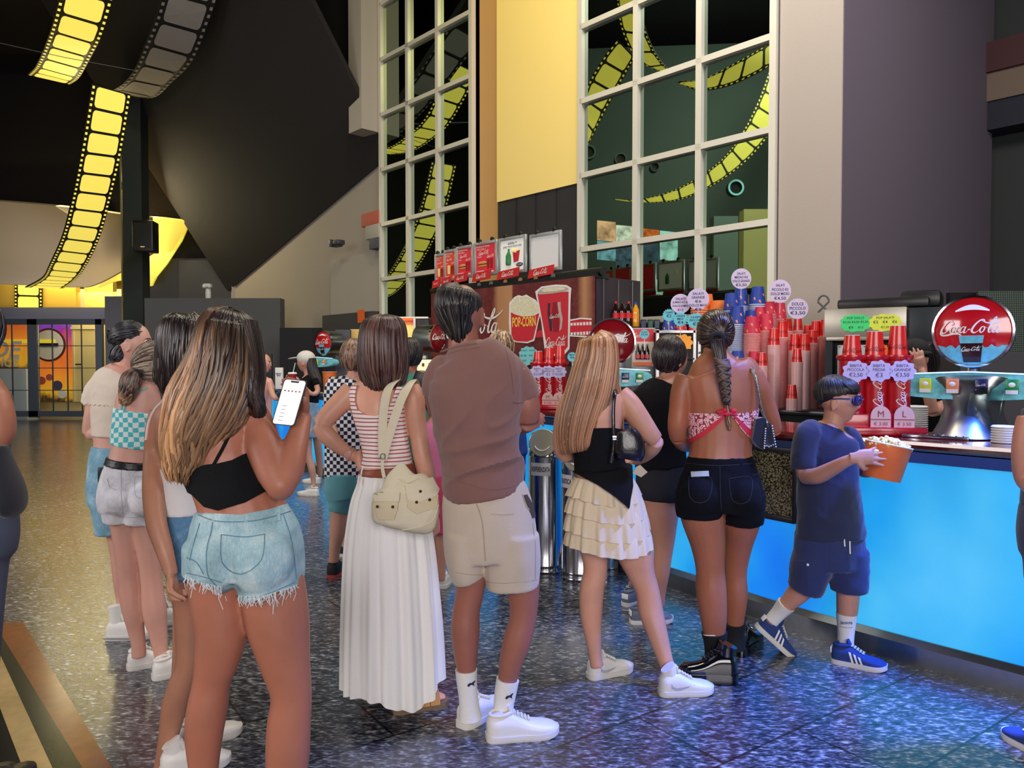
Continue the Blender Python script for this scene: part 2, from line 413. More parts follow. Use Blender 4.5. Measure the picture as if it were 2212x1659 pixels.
# dark low unit with the orange notice
quad_wall('wall_side_box',al[0]+.1,al[0]+1.8,.16,0,2.36,m_grey2,.35)
pl=P(780,683,12.0); s=(pl-A0).dot(N); pl=pl-N*(s-.175)
k=(P(780,683,12.6)); 
def onwall(px,py,off):
    a=wall_a(px,off); q_=A0+U*a+N*off; return P(px,py,q_.y)
c=onwall(780,683,.18); mb=MB(); mb.box(c,(.22,.006,.22),R@Matrix.Rotation(.04,3,'Y')); tag(mb.build('notice',M('orange_paper',(235,104,30),.6)),'blank orange square notice on the dark box wall','notice')
# ---------------------------------------------------------------- dark sloping ceiling
ac=wall_a(829,-.02)
def ceil_z(p, g=1.5):
    r=V(p)-wallpt(ac,0,0); return 5.34-.264*r.dot(U)+g*r.dot(N)
mb=MB()
pts=[]
for a_,b_ in ((al[0]+.12,-.2),(ac+7.0,-.2),(ac+7.0,9.5),(al[0]+.12,5.5)):
    q=wallpt(ac+ (a_-ac),b_,0); pts.append(V((q.x,q.y,min(ceil_z(q,1.5),40))))
mb.prism(pts,V((0,0,.15))); struct(mb.build('ceiling',m_dark,smooth=False))
mb=MB(); mb.box((0,10,10.3),(34,44,.2)); struct(mb.build('ceiling_high',m_dark,smooth=False))
mb=MB(); mb.box((-16.6,16,5),(.2,13,10)); struct(mb.build('wall_left_far',m_grey2))
mb=MB(); mb.box((-13.2,10.9,5),(7,.2,10)); struct(mb.build('wall_left_corner',m_grey2))
# ---------------------------------------------------------------- far end: back wall, doors, low partitions
yb=20.0
mb=MB(); mb.box((-11,24.5,4.6),(30,.2,9.2)); struct(mb.build('wall_back',M('ochre_back_wall',(206,176,84),.8,bump=.2,bscale=40)))
mb=MB(); mb.box((-11,yb+1.2,7.2),(26,.3,4.4)); struct(mb.build('wall_back_upper',m_dark))
# yellow wall with openings above the doors
mb=MB()
x0=P(-60,700,yb+.4).x; 
for p0,p1,mt in ((-60,165,'y'),):
    a_=P(p0,700,yb+.4).x; b_=P(p1,700,yb+.4).x; mb.box(((a_+b_)/2,yb+.5,4.2),(b_-a_,.2,2.8))
struct(mb.build('wall_back_yellow',M('ochre_wall_panel',(214,176,78),.8,bump=.2,bscale=30)))
mb=MB(); a_=P(165,700,yb+.4).x; b_=P(228,700,yb+.4).x; mb.box(((a_+b_)/2,yb+.9,4.2),(b_-a_,.2,2.8)); struct(mb.build('wall_back_bright',M('lemon_wall_panel',(238,214,110),.8)))
def pxbox(name,x0,y0,x1,y1,d,th,mat,parent=None,bev=.0,fn=None,**k):
    a_=P(x0,y0,d); b_=P(x1,y1,d); mb=MB(); mb.box(((a_.x+b_.x)/2,d+th/2,(a_.z+b_.z)/2),(abs(b_.x-a_.x),th,abs(a_.z-b_.z)),bev=bev); return mb.build(name,mat,parent)
def pxb(mb,x0,y0,x1,y1,d,th,m=None,bev=0):
    a_=P(x0,y0,d); b_=P(x1,y1,d); mb.box(((a_.x+b_.x)/2,d+th/2,(a_.z+b_.z)/2),(abs(b_.x-a_.x),th,abs(a_.z-b_.z)),m=m,bev=bev)
# automatic glass doors
root=MB(); pxb(root,-60,664,226,689,yb,.35); d1_=root.build('door_1',M('door_header',(120,122,144),.4),smooth=False); struct(d1_,'grey framed glass double doors with a grid of panes')
fr=MB()
for x0,x1 in ((58,82),(205,222),(-60,-40)): pxb(fr,x0,689,x1,902,yb+.05,.12)
pxb(fr,-60,689,222,701,yb+.05,.12); pxb(fr,-60,888,222,900,yb+.05,.12)
struct(fr.build('door_frame',m_frame,d1_,smooth=False))
gr=MB()
for x in (-12,26,113,145,176): pxb(gr,x-.8,701,x+.8,889,yb+.08,.04)
for y in (747,795,843): pxb(gr,-40,y-.8,206,y+.8,yb+.08,.04)
struct(gr.build('glazing_bar',M('lead_grey',(70,78,84),.5,.3),d1_,smooth=False))
m_thin=M('thin_clear_glass',(245,250,248),.0)
_nt=m_thin.node_tree; _tr=_nt.nodes.new('ShaderNodeBsdfTransparent'); _gl=_nt.nodes.new('ShaderNodeBsdfGlossy'); _gl.inputs['Roughness'].default_value=.01; _fr=_nt.nodes.new('ShaderNodeFresnel'); _fr.inputs[0].default_value=1.35; _mx=_nt.nodes.new('ShaderNodeMixShader')
_nt.links.new(_fr.outputs[0],_mx.inputs[0]); _nt.links.new(_tr.outputs[0],_mx.inputs[1]); _nt.links.new(_gl.outputs[0],_mx.inputs[2]); _nt.links.new(_mx.outputs[0],_nt.nodes['Material Output'].inputs[0])
for x0,x1 in ((-40,58),(82,205)):
    g=MB(); pxb(g,x0,701,x1,888,yb+.11,.012); struct(g.build('door_glass',m_thin,d1_,smooth=False))
# what stands behind the doors: bright lobby, poster wall, a white door and a white freezer
mb=MB(); mb.box((-11,yb+2.74,1.9),(9,.1,3.8)); struct(mb.build('wall_lobby',M('cream_lobby_wall',(226,204,140),.8)))
def poster_food():
    m=M('food_poster',(220,130,50),.5); nt,b,L=nodes_of(m); t=nt.nodes.new('ShaderNodeTexCoord'); sp=nt.nodes.new('ShaderNodeSeparateXYZ'); L(t.outputs['Object'],sp.inputs[0])
    n=noisen(nt,t.outputs['Object'],2.2,5,.6); f=mathn(nt,'ADD',mathn(nt,'MULTIPLY',sp.outputs['Z'],.42),mathn(nt,'MULTIPLY',mathn(nt,'SUBTRACT',n,.5),.5))
    c=ramp(nt,f,[(-.0,(60,40,20)),(.12,(208,160,40)),(.34,(226,132,40)),(.66,(214,92,46)),(.86,(150,50,140)),(1.0,(120,70,220))]); L(c,b.inputs['Base Color']); L(c,b.inputs['Emission Color']); b.inputs['Emission Strength'].default_value=.5; return m  # glow added to the print to make it vivid; posters are no lamps
pm=poster_food()
dP=yb+2.6
def flat(name,x0,y0,x1,y1,d,mat,label,cat,th=.02): 
    a_=P(x0,y1,d); b_=P(x1,y0,d); mb=MB(); mb.box(((a_.x+b_.x)/2,d,(a_.z+b_.z)/2),(b_.x-a_.x,th,b_.z-a_.z)); o=mb.build(name,mat,origin=((a_.x+b_.x)/2,d,a_.z)); _LOC[o.name]=V(((a_.x+b_.x)/2,d,a_.z)); return tag(o,label,cat)
po=flat('food_poster',80,702,154,868,dP,pm,'tall orange food poster with a round badge behind the glass doors','poster')
po2=flat('food_poster',-70,702,60,795,dP-.1,pm,'wide orange and violet poster behind the left door leaf','poster')
def disc(mb,c,r,m=None,n=32,ax=(0,-1,0),th=.01,rx=None):
    mb.lathe(c,[(r,0),(r,th)],n,m,axis=ax)
mm=[m_white,M('badge_brown',(96,40,30),.6),M('badge_yellow',(250,230,60),.5,emit=(250,230,60),es=.3),m_ink,M('plum_paint',(70,72,104),.6),M('pink_sweet',(190,90,90),.6)]
mb=MB(); c=P(107,745,dP)-V((0,.02,0)); r=.44
disc(mb,c+V((0,0,0)),r*1.13,1); disc(mb,c-V((0,.02,0)),r,0); mb.box(c-V((.12,.04,-.10)),(.66,.01,.12),m=2); mb.box(c-V((0,.05,.0)),(.6,.01,.10),m=3)
c=P(125,833,dP)-V((0,.02,0)); disc(mb,c,.15,4); disc(mb,P(91,822,dP)-V((0,.02,0)),.12,5); disc(mb,P(108,815,dP)-V((0,.03,0)),.10,5); disc(mb,P(136,851,dP)-V((0,.03,0)),.13,0)
for dx in (-.05,.05): pass
o=mb.build('badge_print',mm,po)
mb=MB(); put_geo(mb,text_geo('ICE',.25,.02),P(22,783,dP-.15),(1,0,0),(0,0,1),height=.26,m=0); put_geo(mb,text_geo('DE',.2,.03),P(15,755,dP-.16),(1,0,0),(0,0,1),height=.5,m=0)
mb.box(P(26,737,dP-.14),(1.1,.01,.10),m=1)
mb.build('poster_print',[m_white,mm[2]],po2)
# white freezer counter
mb=MB(); pxb(mb,-60,797,58,896,yb+1.9,.5); f_=mb.build('freezer_counter',M('glossy_white',(206,220,220),.25),smooth=False); tag(f_,'white glossy counter unit behind the left door leaf','counter')
# inner white door
mb=MB(); pxb(mb,152,700,206,868,yb+2.62,.06); dd=mb.build('door_2',M('cream_door',(222,204,140),.6),smooth=False); struct(dd)
mb=MB(); pxb(mb,158,706,161,868,yb+2.58,.05); pxb(mb,152,706,206,711,yb+2.58,.05); struct(mb.build('door_casing',M('cream_casing',(236,222,170),.5),dd,smooth=False))
mb=MB(); mb.tube([P(163,787,yb+2.55),P(175,787,yb+2.55)],.02); struct(mb.build('door_handle',m_black,dd))
# right of doors: grey walls and partitions
def wallbox(name,x0,y0,x1,y1,d,mat,th=.3,zfloor=True):
    a_=P(x0,y0,d); b_=P(x1,y1,d); z0=0 if zfloor else b_.z; mb=MB(); mb.box(((a_.x+b_.x)/2,d+th/2,(a_.z+z0)/2),(b_.x-a_.x,th,a_.z-z0)); return struct(mb.build(name,mat,smooth=False))
mb=MB(); pxb(mb,296,250,600,561,18.35,.1); struct(mb.build('wall_back_header',m_dark,smooth=False))
wallbox('wall_partition_left',226,640,272,900,19.6,m_grey)
wallbox('wall_partition_mid',312,644,607,900,15.0,m_grey)
wallbox('wall_back_grey',318,558,700,900,18.2,m_grey2)
wallbox('wall_back_niche',386,562,505,660,18.1,M('niche_grey',(70,70,74),.8),.05,False)
wallbox('wall_back_dark',604,708,728,900,14.4,M('charcoal_wall',(34,34,40),.8),.15)
mb=MB(); pxb(mb,500,574,512,655,17.9,.1); struct(mb.build('trim_6',m_beige2))
# small white security figure on the partition top
pl=P(450,646,15.1); mb=MB()
mb.lathe(pl,[(.05,0),(.055,.12),(.045,.2),(.03,.22)],12); mb.box(pl+V((0,-.03,.26)),(.16,.14,.08),bev=.03); mb.ball(pl+V((-.05,-.08,.24)),.035); mb.ball(pl+V((.05,-.08,.24)),.035)
tag(mb.build('ceiling_sensor',m_whitep),'small white device standing on top of the grey partition','device')
# ---------------------------------------------------------------- vault over the doors (beige) with glowing yellow end
def outline_sheet(name,top,bot,dt,db,bulge,mat,label=None,n=14,k=10,th=.04):
    """sheet between two pixel polylines, bulging towards the viewer"""
    T=catmull(top,n); B=catmull(bot,n); rows=[]
    for j in range(k+1):
        t=j/k; row=[]
        for (x0,y0),(x1,y1) in zip(T,B):
            row.append(P(x0+(x1-x0)*t,y0+(y1-y0)*t,dt+(db-dt)*t-bulge*sin(pi*t)))
        rows.append(row)
    mb=MB(); mb.sheet(rows,th); return mb.build(name,mat)
struct(outline_sheet('ceiling_vault',[(-120,425),(60,438),(180,450),(268,462),(330,470)],[(-120,608),(60,616),(160,620),(215,612),(330,548)],16.6,17.6,-.5,M('vault_plaster',(158,140,110),.8,bump=.2,bscale=60)))
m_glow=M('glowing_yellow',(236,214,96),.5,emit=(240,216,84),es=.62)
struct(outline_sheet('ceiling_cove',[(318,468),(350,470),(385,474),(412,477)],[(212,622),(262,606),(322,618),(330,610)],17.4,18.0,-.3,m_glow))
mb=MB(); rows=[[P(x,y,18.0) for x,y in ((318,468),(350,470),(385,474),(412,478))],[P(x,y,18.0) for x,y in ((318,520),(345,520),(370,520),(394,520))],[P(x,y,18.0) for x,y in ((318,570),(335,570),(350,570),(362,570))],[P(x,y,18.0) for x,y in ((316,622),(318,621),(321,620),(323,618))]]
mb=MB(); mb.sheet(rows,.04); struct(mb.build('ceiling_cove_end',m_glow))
# ---------------------------------------------------------------- column with lattice
dC=15.8
mb=MB(); a_=P(297,700,dC)
mb.box((a_.x,dC,4.3),(.39,.32,8.6)); struct(mb.build('column',M('bottle_green_steel',(40,48,50),.5,.2),smooth=False))
mb=MB(); xl=P(266,500,dC).x; xr=P(282,500,dC).x; ztop=6.6
for x in (xl,xr): mb.box((x,dC-.05,ztop/2),(.028,.05,ztop))
k=0; z=.2
while z<ztop-.4:
    mb.tube([V((xl if k%2 else xr,dC-.05,z)),V((xr if k%2 else xl,dC-.05,z+.38))],.014,6); z+=.38; k+=1
tag(mb.build('lattice_strut',M('olive_steel',(150,140,96),.5,.3),smooth=False),'slim zigzag steel lattice beside the dark column','lattice')
# loudspeaker on the column
a_=P(315,512,15.2); mb=MB(); mb.box((0,0,0),(.36,.34,.56),bev=.02); 
sp=thing('loudspeaker','black box loudspeaker mounted on the dark column','loudspeaker',a_)
_LOC[sp.name]=V(a_)
mb=MB(); mb.box(a_,(.39,.36,.61),RZ(.12),bev=.02); mb.build('cabinet',m_black,sp)
mb=MB(); mb.box(a_+V((.02,-.175,.0)),(.32,.01,.5),RZ(.12)); mb.build('grille',M('speaker_grille',(28,28,32),.7,bump=.4,bscale=300),sp)
mb=MB(); mb.box(a_+V((0.02,-.182,-.22)),(.08,.006,.02),RZ(.12)); mb.build('badge',m_chrome,sp)
mb=MB(); mb.box(a_+V((-.06,.22,0)),(.1,.14,.1)); mb.build('bracket',m_black,sp)
# ---------------------------------------------------------------- film strips hanging from the ceiling
def film_mat(): return [M('film_black',(22,20,16),.5), M('film_yellow_light',(238,216,84),.5,emit=(240,218,96),es=.85), M('film_amber',(150,110,20),.5,emit=(170,130,20),es=.4)]
def film_mat_off(): return [M('film_black2',(24,23,26),.5), M('film_frame_unlit',(150,144,144),.6), M('film_black3',(30,30,34),.5)]
def film(edge_pts, label, mats, nframes, virtual=False, rim=2, th=.02, sgn=1):
    """edge_pts: (xl,yl,dl,xr,yr,dr) – the two edges of the band"""
    k=catmull(edge_pts,10); Lp=[];Rp=[]
    for (xl,yl,dl,xr,yr,dr) in k:
        a_,b_=P(xl,yl,dl),P(xr,yr,dr)
        if virtual: a_,b_=mirror(a_),mirror(b_)
        Lp.append(a_);Rp.append(b_)
    # arc length
    s=[0]
    for i in range(1,len(k)): s.append(s[-1]+(((Lp[i]+Rp[i])-(Lp[i-1]+Rp[i-1]))/2).length)
    T=s[-1]
    def at(v):
        v=max(0,min(T,v)); i=0
        while i<len(s)-2 and s[i+1]<v: i+=1
        t=(v-s[i])/(s[i+1]-s[i]+1e-9); return Lp[i].lerp(Lp[i+1],t),Rp[i].lerp(Rp[i+1],t)
    def pt(u,v,off=0):
        a_,b_=at(v); p=a_.lerp(b_,u)
        if off:
            a2,b2=at(v+.02); a1,b1=at(v-.02); tn=((a2+b2)-(a1+b1)).normalized(); n_=tn.cross((b_-a_).normalized()).normalized(); p=p+n_*off
        return p
    n=len(k)*1
    mb=MB()
    rows=[[pt(u,T*i/(n*2)) for u in (0,.25,.5,.75,1)] for i in range(n*2+1)]
    mb.sheet(rows,th,m=0)
    fl=T/nframes
    for side in (1,-1):
        off=side*(th/2+.009)
        for f in range(nframes):
            v0,v1=(f+.06)*fl,(f+.94)*fl; u0,u1=.13,.87; rc=.18
            pl_=[]
            for cu,cv,a0 in ((u1-.07,v1-fl*rc,0),(u0+.07,v1-fl*rc,90),(u0+.07,v0+fl*rc,180),(u1-.07,v0+fl*rc,270)):
                for q in range(4):
                    an=radians(a0+30*q); pl_.append((cu+.07*cos(an),cv+fl*rc*sin(an)))
            # fan as strips so the panel follows the curve
            cen=pt(.5,(v0+v1)/2,off); ring=[pt(u,v,off) for u,v in pl_]
            for i in range(len(ring)):
                tri=[cen,ring[i],ring[(i+1)%len(ring)]]; mb.face(tri if side>0 else tri[::-1],1)
            for q in range(4):
                vv=(f+(q+.5)/4)*fl
                for u in (.05,.95):
                    mb.face([pt(u-.028,vv-fl*.055,off),pt(u+.028,vv-fl*.055,off),pt(u+.028,vv+fl*.055,off),pt(u-.028,vv+fl*.055,off)],1)
    o=mb.build('film_strip',mats,smooth=False); return tag(o,label,'film strip','giant film strips hanging from the ceiling')
ym=film_mat(); gm=film_mat_off()
film([(58-4,620,15.6,138,622,16.10),(91,599,14.7,162,604,15.20),(107,570,14.1,183,578,14.60),(135,506,13.5,214,516,14.00),(156,422,13.0,238,432,13.50),(176,316,12.6,262,328,13.10),(198,180,12.3,282,204,12.80)],'long lit yellow film strip hanging down in front of the lattice column',ym,16)
film([(60,160,14.4,152,181,14.90),(78,140,13.7,172,166,14.20),(98,96,13.1,196,124,13.60),(116,40,12.6,222,72,13.10),(134,-40,12.2,246,-10,12.70),(150,-140,11.8,270,-110,12.30)],'lit yellow film strip with its lower end curling up, top left',ym,9)
film([(205,180,14.9,262,200,15.40),(246,192,14.3,330,210,14.80),(285,158,13.7,372,176,14.20),(312,98,13.1,418,128,13.60),(342,20,12.5,450,50,13.00),(362,-70,12.0,480,-40,12.50),(380,-160,11.5,505,-130,12.00)],'unlit grey film strip curling down beside the yellow ones',gm,9)
mb=MB(); mb.tube([P(-40,84,13.2),P(0,93,13.2),P(140,124,13.3),P(290,152,13.6)],.006,5); tag(mb.build('hanging_cable',m_grey),'thin cable stretched between the film strips at top left','cable')
# short strip on the yellow wall over the doors
film([(32,700,yb+.3,92,700,yb+.3),(32,650,yb+.3,92,652,yb+.3),(32,608,yb+.3,92,610,yb+.3)],'short film strip on the yellow wall above the glass doors',ym,3)
# strips that are only seen mirrored in the right window (they hang over the left side of the hall)
film([(1262,300,16.2,1262,330,16.2),(1262,205,16.2,1310,236,16.2),(1300,130,16,1352,160,16),(1335,85,15.8,1372,125,15.8)],'lit yellow film strip hanging over the left of the hall, lowest and shortest',ym,5,True)
film([(1332,-60,14.4,1372,-60,14.2),(1333,0,14.4,1380,0,14.2),(1345,70,14.5,1400,78,14.3),(1380,130,14.6,1424,126,14.5),(1446,160,14.8,1452,158,14.8)],'lit yellow film strip with a pointed end over the left of the hall',ym,6,True)
film([(1465,178,15.2,1470,176,15.1),(1510,195,15.0,1522,170,15.0),(1580,184,14.8,1596,132,14.8),(1670,140,14.5,1668,90,14.6),(1740,90,14.2,1740,40,14.3)],'lit yellow film strip sweeping flat over the left of the hall',ym,6,True)
film([(1325,428,18.0,1330,431,18.0),(1385,430,17.8,1395,438,17.8),(1470,404,17.6,1476,430,17.6),(1550,352,17.4,1566,385,17.4),(1600,290,17.3,1640,320,17.3),(1640,210,17.2,1690,240,17.2),(1668,130,17.1,1720,140,17.1)],'lit yellow film strip in a long shallow curve along the left wall',ym,14,True)
# ---------------------------------------------------------------- left side of the hall (seen in the window glass)
mb=MB(); mb.box((-9.6,4.5,4.8),(.2,13,9.6)); struct(mb.build('wall_left',M('slate_green_wall',(96,108,100),.8)))
def vbox(x0,y0,x1,y1,d,th=.1):
    a_=mirror(P(x0,y0,d)); b_=mirror(P(x1,y1,d)); return a_,b_
# cluster of bright screens
scr=[((1290,476),(1330,518),(250,190,150)),((1331,486),(1382,526),(240,240,225)),((1384,493),(1424,520),(226,110,50)),((1426,498),(1464,560),(170,220,215)),((1290,520),(1330,560),(120,170,190)),((1331,530),(1382,590),(70,90,110)),((1384,524),(1424,600),(60,80,95)),((1414,570),(1424,600),(140,200,200)),((1425,566),(1464,596),(80,40,34)),((1418,600),(1464,636),(170,210,190)),((1372,600),(1416,632),(30,38,40))]
def screen_mat(i,c):
    m=M('screen_picture_%d'%i,c,.4); nt,b,L=nodes_of(m); t=nt.nodes.new('ShaderNodeTexCoord'); n=noisen(nt,t.outputs['Object'],3+i%3*2,4,.6)
    cc=ramp(nt,n,[(.32,tuple(x*.35 for x in c)),(.55,c),(.75,tuple(min(255,x*1.15) for x in c))]); L(cc,b.inputs['Emission Color']); b.inputs['Emission Strength'].default_value=1.5; return m
for i,((x0,y0),(x1,y1),c) in enumerate(scr):
    pts=[mirror(P(x,y,17.9-(x-1290)*.004)) for x,y in ((x0,y0),(x1,y0+4),(x1,y1+4),(x0,y1))]
    mb=MB(); mb.prism(pts,V((-.05,0,0))); o=mb.build('wall_screen',[screen_mat(i,c)],smooth=False,origin=pts[0]); tag(o,'lit screen in the picture wall on the left side of the hall','screen','screens of the picture wall')
if True:
    mb=MB()
    put_geo(mb,LOGO,mirror(P(1445,534,17.2)),V((0,-1,0)),V((0,0,1)),width=.3)
def pillar(x0,x1,ytop,d,mat,lab):
    a_=mirror(P(x0,700,d)); b_=mirror(P(x1,700,d)); zt=P(x0,ytop,d).z; v=(b_-a_); v.z=0; L_=v.length; ex=v.normalized(); mb=MB(); mb.box(((a_.x+b_.x)/2,(a_.y+b_.y)/2,zt/2),(L_,.35,zt),basis(ex,Z.cross(ex),Z)); return tag(mb.build('pillar',mat),lab,'pillar')
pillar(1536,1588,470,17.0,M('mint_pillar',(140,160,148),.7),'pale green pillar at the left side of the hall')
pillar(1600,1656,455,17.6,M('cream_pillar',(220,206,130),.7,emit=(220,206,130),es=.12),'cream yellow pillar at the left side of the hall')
for x,y,r,em in ((1590,405,.17,(150,220,220)),(1272,328,.15,(70,80,80)),(1341,343,.13,(60,70,70)),(1415,360,.1,(50,60,60)),(1535,390,.1,(110,140,130))):
    c=mirror(P(x,y,17.6)); mb=MB(); mb.lathe(c,[(r*1.05,-.22),(r*1.05,0),(r*.8,0),(r*.75,-.06),(.01,-.06)],24,axis=(1,-.1,0)); mb.lathe(c,[(r*1.08,.0),(r*1.08,.012),(r*.84,.012),(r*.84,0)],24,m=1,axis=(1,-.1,0),cap=False)
    tag(mb.build('round_spotlight',[M('spot_black',(30,34,34),.4),M('ring_%d'%em[0],em,.4,emit=em,es=.8)]),'round drum spotlight with a pale ring on the left wall','spotlight','round spotlights on the left wall')
# ---------------------------------------------------------------- lights of the hall and added fill lights
def area(name,loc,target,size,power,color,sy=None,spread=None):
    l=bpy.data.lights.new(name,'AREA'); l.energy=power; l.color=color; l.size=size
    if sy: l.shape='RECTANGLE'; l.size_y=sy
    if spread: l.spread=radians(spread)
    o=bpy.data.objects.new(name,l); COL.objects.link(o); o.location=loc
    o.rotation_euler=(V(target)-V(loc)).to_track_quat('-Z','Y').to_euler(); return o
area('entrance_daylight',(1.0,-6.5,3.4),(0.5,4,1.0),7,660,(1.0,.94,.93),3.6)
area('left_daylight',(-8.6,0.5,3.6),(0,5,1.2),4,330,(1.0,.93,.95),3)
area('ceiling_lamp_bar',(1.2,6.0,7.5),(1.6,6.4,0),2.5,200,(1.0,.95,.9))
area('ceiling_lamp_right',(4.6,3.4,6.5),(4.2,7,1.5),1.5,230,(1.0,.92,.88))
area('yellow_wall_wash',(-1.0,6.6,8.6),wallpt((aY0+aY1)/2,0,5.2),1.2,150,(1.0,.84,.36))
area('yellow_back_lamp',(-11.5,19.6,3.9),(-11.5,21,4.0),3.0,60,(1.0,.82,.3),.3)
area('lobby_lamp',(-11.5,22.0,3.6),(-11.5,22.5,0),3.0,110,(1.0,.9,.62))
area('blue_floor_fill',(3.4,2.6,5.6),(2.0,2.3,0),.5,150,(.05,.17,1.0),spread=50)  # added blue fill that tints floor and boy, no known fitting
area('door_fill',(-10.5,15.8,2.4),(-12.5,20,2.4),1.0,45,(.72,.74,1.0))  # added fill that brightens the dark door frames and header
area('vault_lamp',(-11.0,15.0,1.2),(-11,17.2,4.6),2.5,40,(1.0,.86,.5))
area('hall_back_lamp',(-9.0,17.0,4.9),(-7,12.5,0),2.0,300,(1.0,.84,.48))
area('left_hall_fill',(-5.0,5.5,8.6),(-9.4,6.5,3.0),1.6,260,(.92,1.0,.96))  # added fill that brightens the left wall for the window reflections
# ================================================================ the curved bar counter
front=[(3.9,1.55),(2.95,2.62),(2.28,3.375),(1.96,3.74),(1.52,4.29),(1.005,5.09),(.167,6.2),(-1.1,8.0),(-2.45,10.0),(-3.3,11.3),(-4.4,13.2)]
fc=[V((x,y,0)) for x,y in catmull(front,8)]
def outn(i):
    a=fc[max(i-1,0)];b=fc[min(i+1,len(fc)-1)]; t=(b-a).normalized(); return V((-t.y,t.x,0))*(1 if V((-t.y,t.x,0)).dot(V((-1,-1,0)))>0 else -1)
on=[outn(i) for i in range(len(fc))]
def sweep(prof, mat, name, closed=True, i0=0, i1=None, parent=None, smooth=True):
    """prof: [(offset outward, z)] swept along the counter front"""
    i1=len(fc) if i1 is None else i1; vs=[];fs=[];k=len(prof); n=i1-i0
    for i in range(i0,i1):
        for o_,z in prof: vs.append(fc[i]+on[i]*o_+V((0,0,z)))
    for i in range(n-1):
        for j in range(k):
            j2=(j+1)%k; fs.append((i*k+j,(i+1)*k+j,(i+1)*k+j2,i*k+j2))
    fs.append(tuple(range(k))); fs.append(tuple((n-1)*k+j for j in range(k-1,-1,-1)))
    mb=MB(); mb.add(vs,fs); return mb.build(name,mat,parent,smooth=smooth,fix=True)
def blue_mat():
    m=M('blue_light_panel',(40,150,235),.25); nt,b,L=nodes_of(m); t=nt.nodes.new('ShaderNodeTexCoord')
    n=noisen(nt,objco(nt,(1,1,.55)),1.1,2,.5); n2=noisen(nt,objco(nt,(1,1,1)),7,2,.5)
    f=mathn(nt,'ADD',n,mathn(nt,'MULTIPLY',mathn(nt,'SUBTRACT',n2,.5),.06))
    c=ramp(nt,f,[(.34,(10,90,235)),(.43,(14,128,236)),(.50,(30,160,228)),(.60,(64,184,226)),(.74,(110,214,240))])
    L(c,b.inputs['Emission Color']); b.inputs['Emission Strength'].default_value=.74
    return m
m_blue=blue_mat()
bar=thing('bar_counter','long curved bar counter with glowing blue front and dark red stone top','counter',fc[30]); _LOC[bar.name]=V(fc[30])
kick=sweep([(.035,0),(.035,.095),(.01,.125),(-.04,.125),(-.04,0)],m_steel,'kickplate',parent=bar)
pan=sweep([(0,.125),(0,1.0),(-.05,1.0),(-.05,.125)],m_blue,'light_panel',parent=bar)
bod=sweep([(-.05,.0),(-.05,1.05),(-.55,1.05),(-.55,0)],m_grey2,'counter_body',parent=bar)
fas=sweep([(.03,.995),(.045,1.05),(-.1,1.055),(-.1,.995)],M('blue_steel',(96,120,170),.3,.9),'fascia',parent=bar)
top=sweep([(.045,1.055),(.06,1.068),(.062,1.085),(.045,1.1),(-.58,1.1),(-.58,1.055)],m_marble,'stone_top',parent=bar)
# display window with popcorn set into the front
def on_front(px,z,off=0.0):
    """point of the counter front seen in column px"""
    m=(px-1106)/F; best=None
    for i in range(len(fc)-1):
        a=fc[i]+on[i]*off; b=fc[i+1]+on[i+1]*off
        fa=a.x-m*a.y; fb=b.x-m*b.y
        if fa*fb<=0: 
            t=fa/(fa-fb); p=a.lerp(b,t); n_=on[i].lerp(on[i+1],t).normalized(); return V((p.x,p.y,z)),n_
def front_box(px0,px1,z0,z1,off,th,mat,name,parent=None,inset=0):
    a,na=on_front(px0,0,off); b,nb=on_front(px1,0,off); ex=(b-a).normalized(); n_=(na+nb).normalized(); mb=MB()
    mb.box(((a.x+b.x)/2,(a.y+b.y)/2,(z0+z1)/2),((b-a).length,th,z1-z0),basis(ex,Z.cross(ex),Z)); return mb.build(name,mat,parent)
dz=lambda px,y: P(px,y,on_front(px,0,.03)[0].y).z
pcase=thing('popcorn_display','window box full of popcorn set into the blue bar front','display case',on_front(1672,.4)[0]); _LOC[pcase.name]=V(pcase.location)
zt,zb=dz(1675,966),dz(1675,1122)
a,na=on_front(1618,0,.02); b,nb=on_front(1724,0,.02); ex=(b-a).normalized(); ey=Z.cross(ex); c=(a+b)/2
mb=MB(); wd=(b-a).length
for dx,dzz,sx,sz in ((0,zt-.012,wd,.03),(0,zb+.012,wd,.03),(-wd/2,(zt+zb)/2,.03,zt-zb),(wd/2,(zt+zb)/2,.03,zt-zb)):
    mb.box(V((c.x,c.y,0))+ex*dx+Z*dzz,(sx,.05,sz),basis(ex,ey,Z),bev=.004)
mb.build('frame',M('dark_frame',(36,32,40),.4,.3),pcase)
def popcorn_mat():
    m=M('popcorn_fill',(226,214,160),.8); nt,b,L=nodes_of(m); v=objco(nt)
    vo=nt.nodes.new('ShaderNodeTexVoronoi'); vo.inputs['Scale'].default_value=90; L(v,vo.inputs['Vector'])
    n=noisen(nt,v,90,3,.6); f=mathn(nt,'ADD',vo.outputs['Distance'],mathn(nt,'MULTIPLY',mathn(nt,'SUBTRACT',n,.5),.5))
    L(ramp(nt,f,[(.1,(236,230,196)),(.35,(206,196,150)),(.55,(120,108,66)),(.75,(38,34,20))]),b.inputs['Base Color'])
    bp=nt.nodes.new('ShaderNodeBump'); bp.inputs['Strength'].default_value=1; bp.inputs['Distance'].default_value=.02; bp.invert=True; L(f,bp.inputs['Height']); L(bp.outputs[0],b.inputs['Normal']); return m
m_pop=popcorn_mat()
mb=MB(); nx,nz=40,44; rows=[]
for j in range(nz+1):
    r=[]
    for i in range(nx+1):
        p=V((c.x,c.y,0))+ex*(wd*(i/nx-.5)*.96)+Z*(zb+.02+(zt-zb-.04)*j/nz); h=noise.noise(p*34)*.012+noise.noise(p*70)*.006
        r.append(p+((na+nb)/2)*(h-.0))
    rows.append(r)
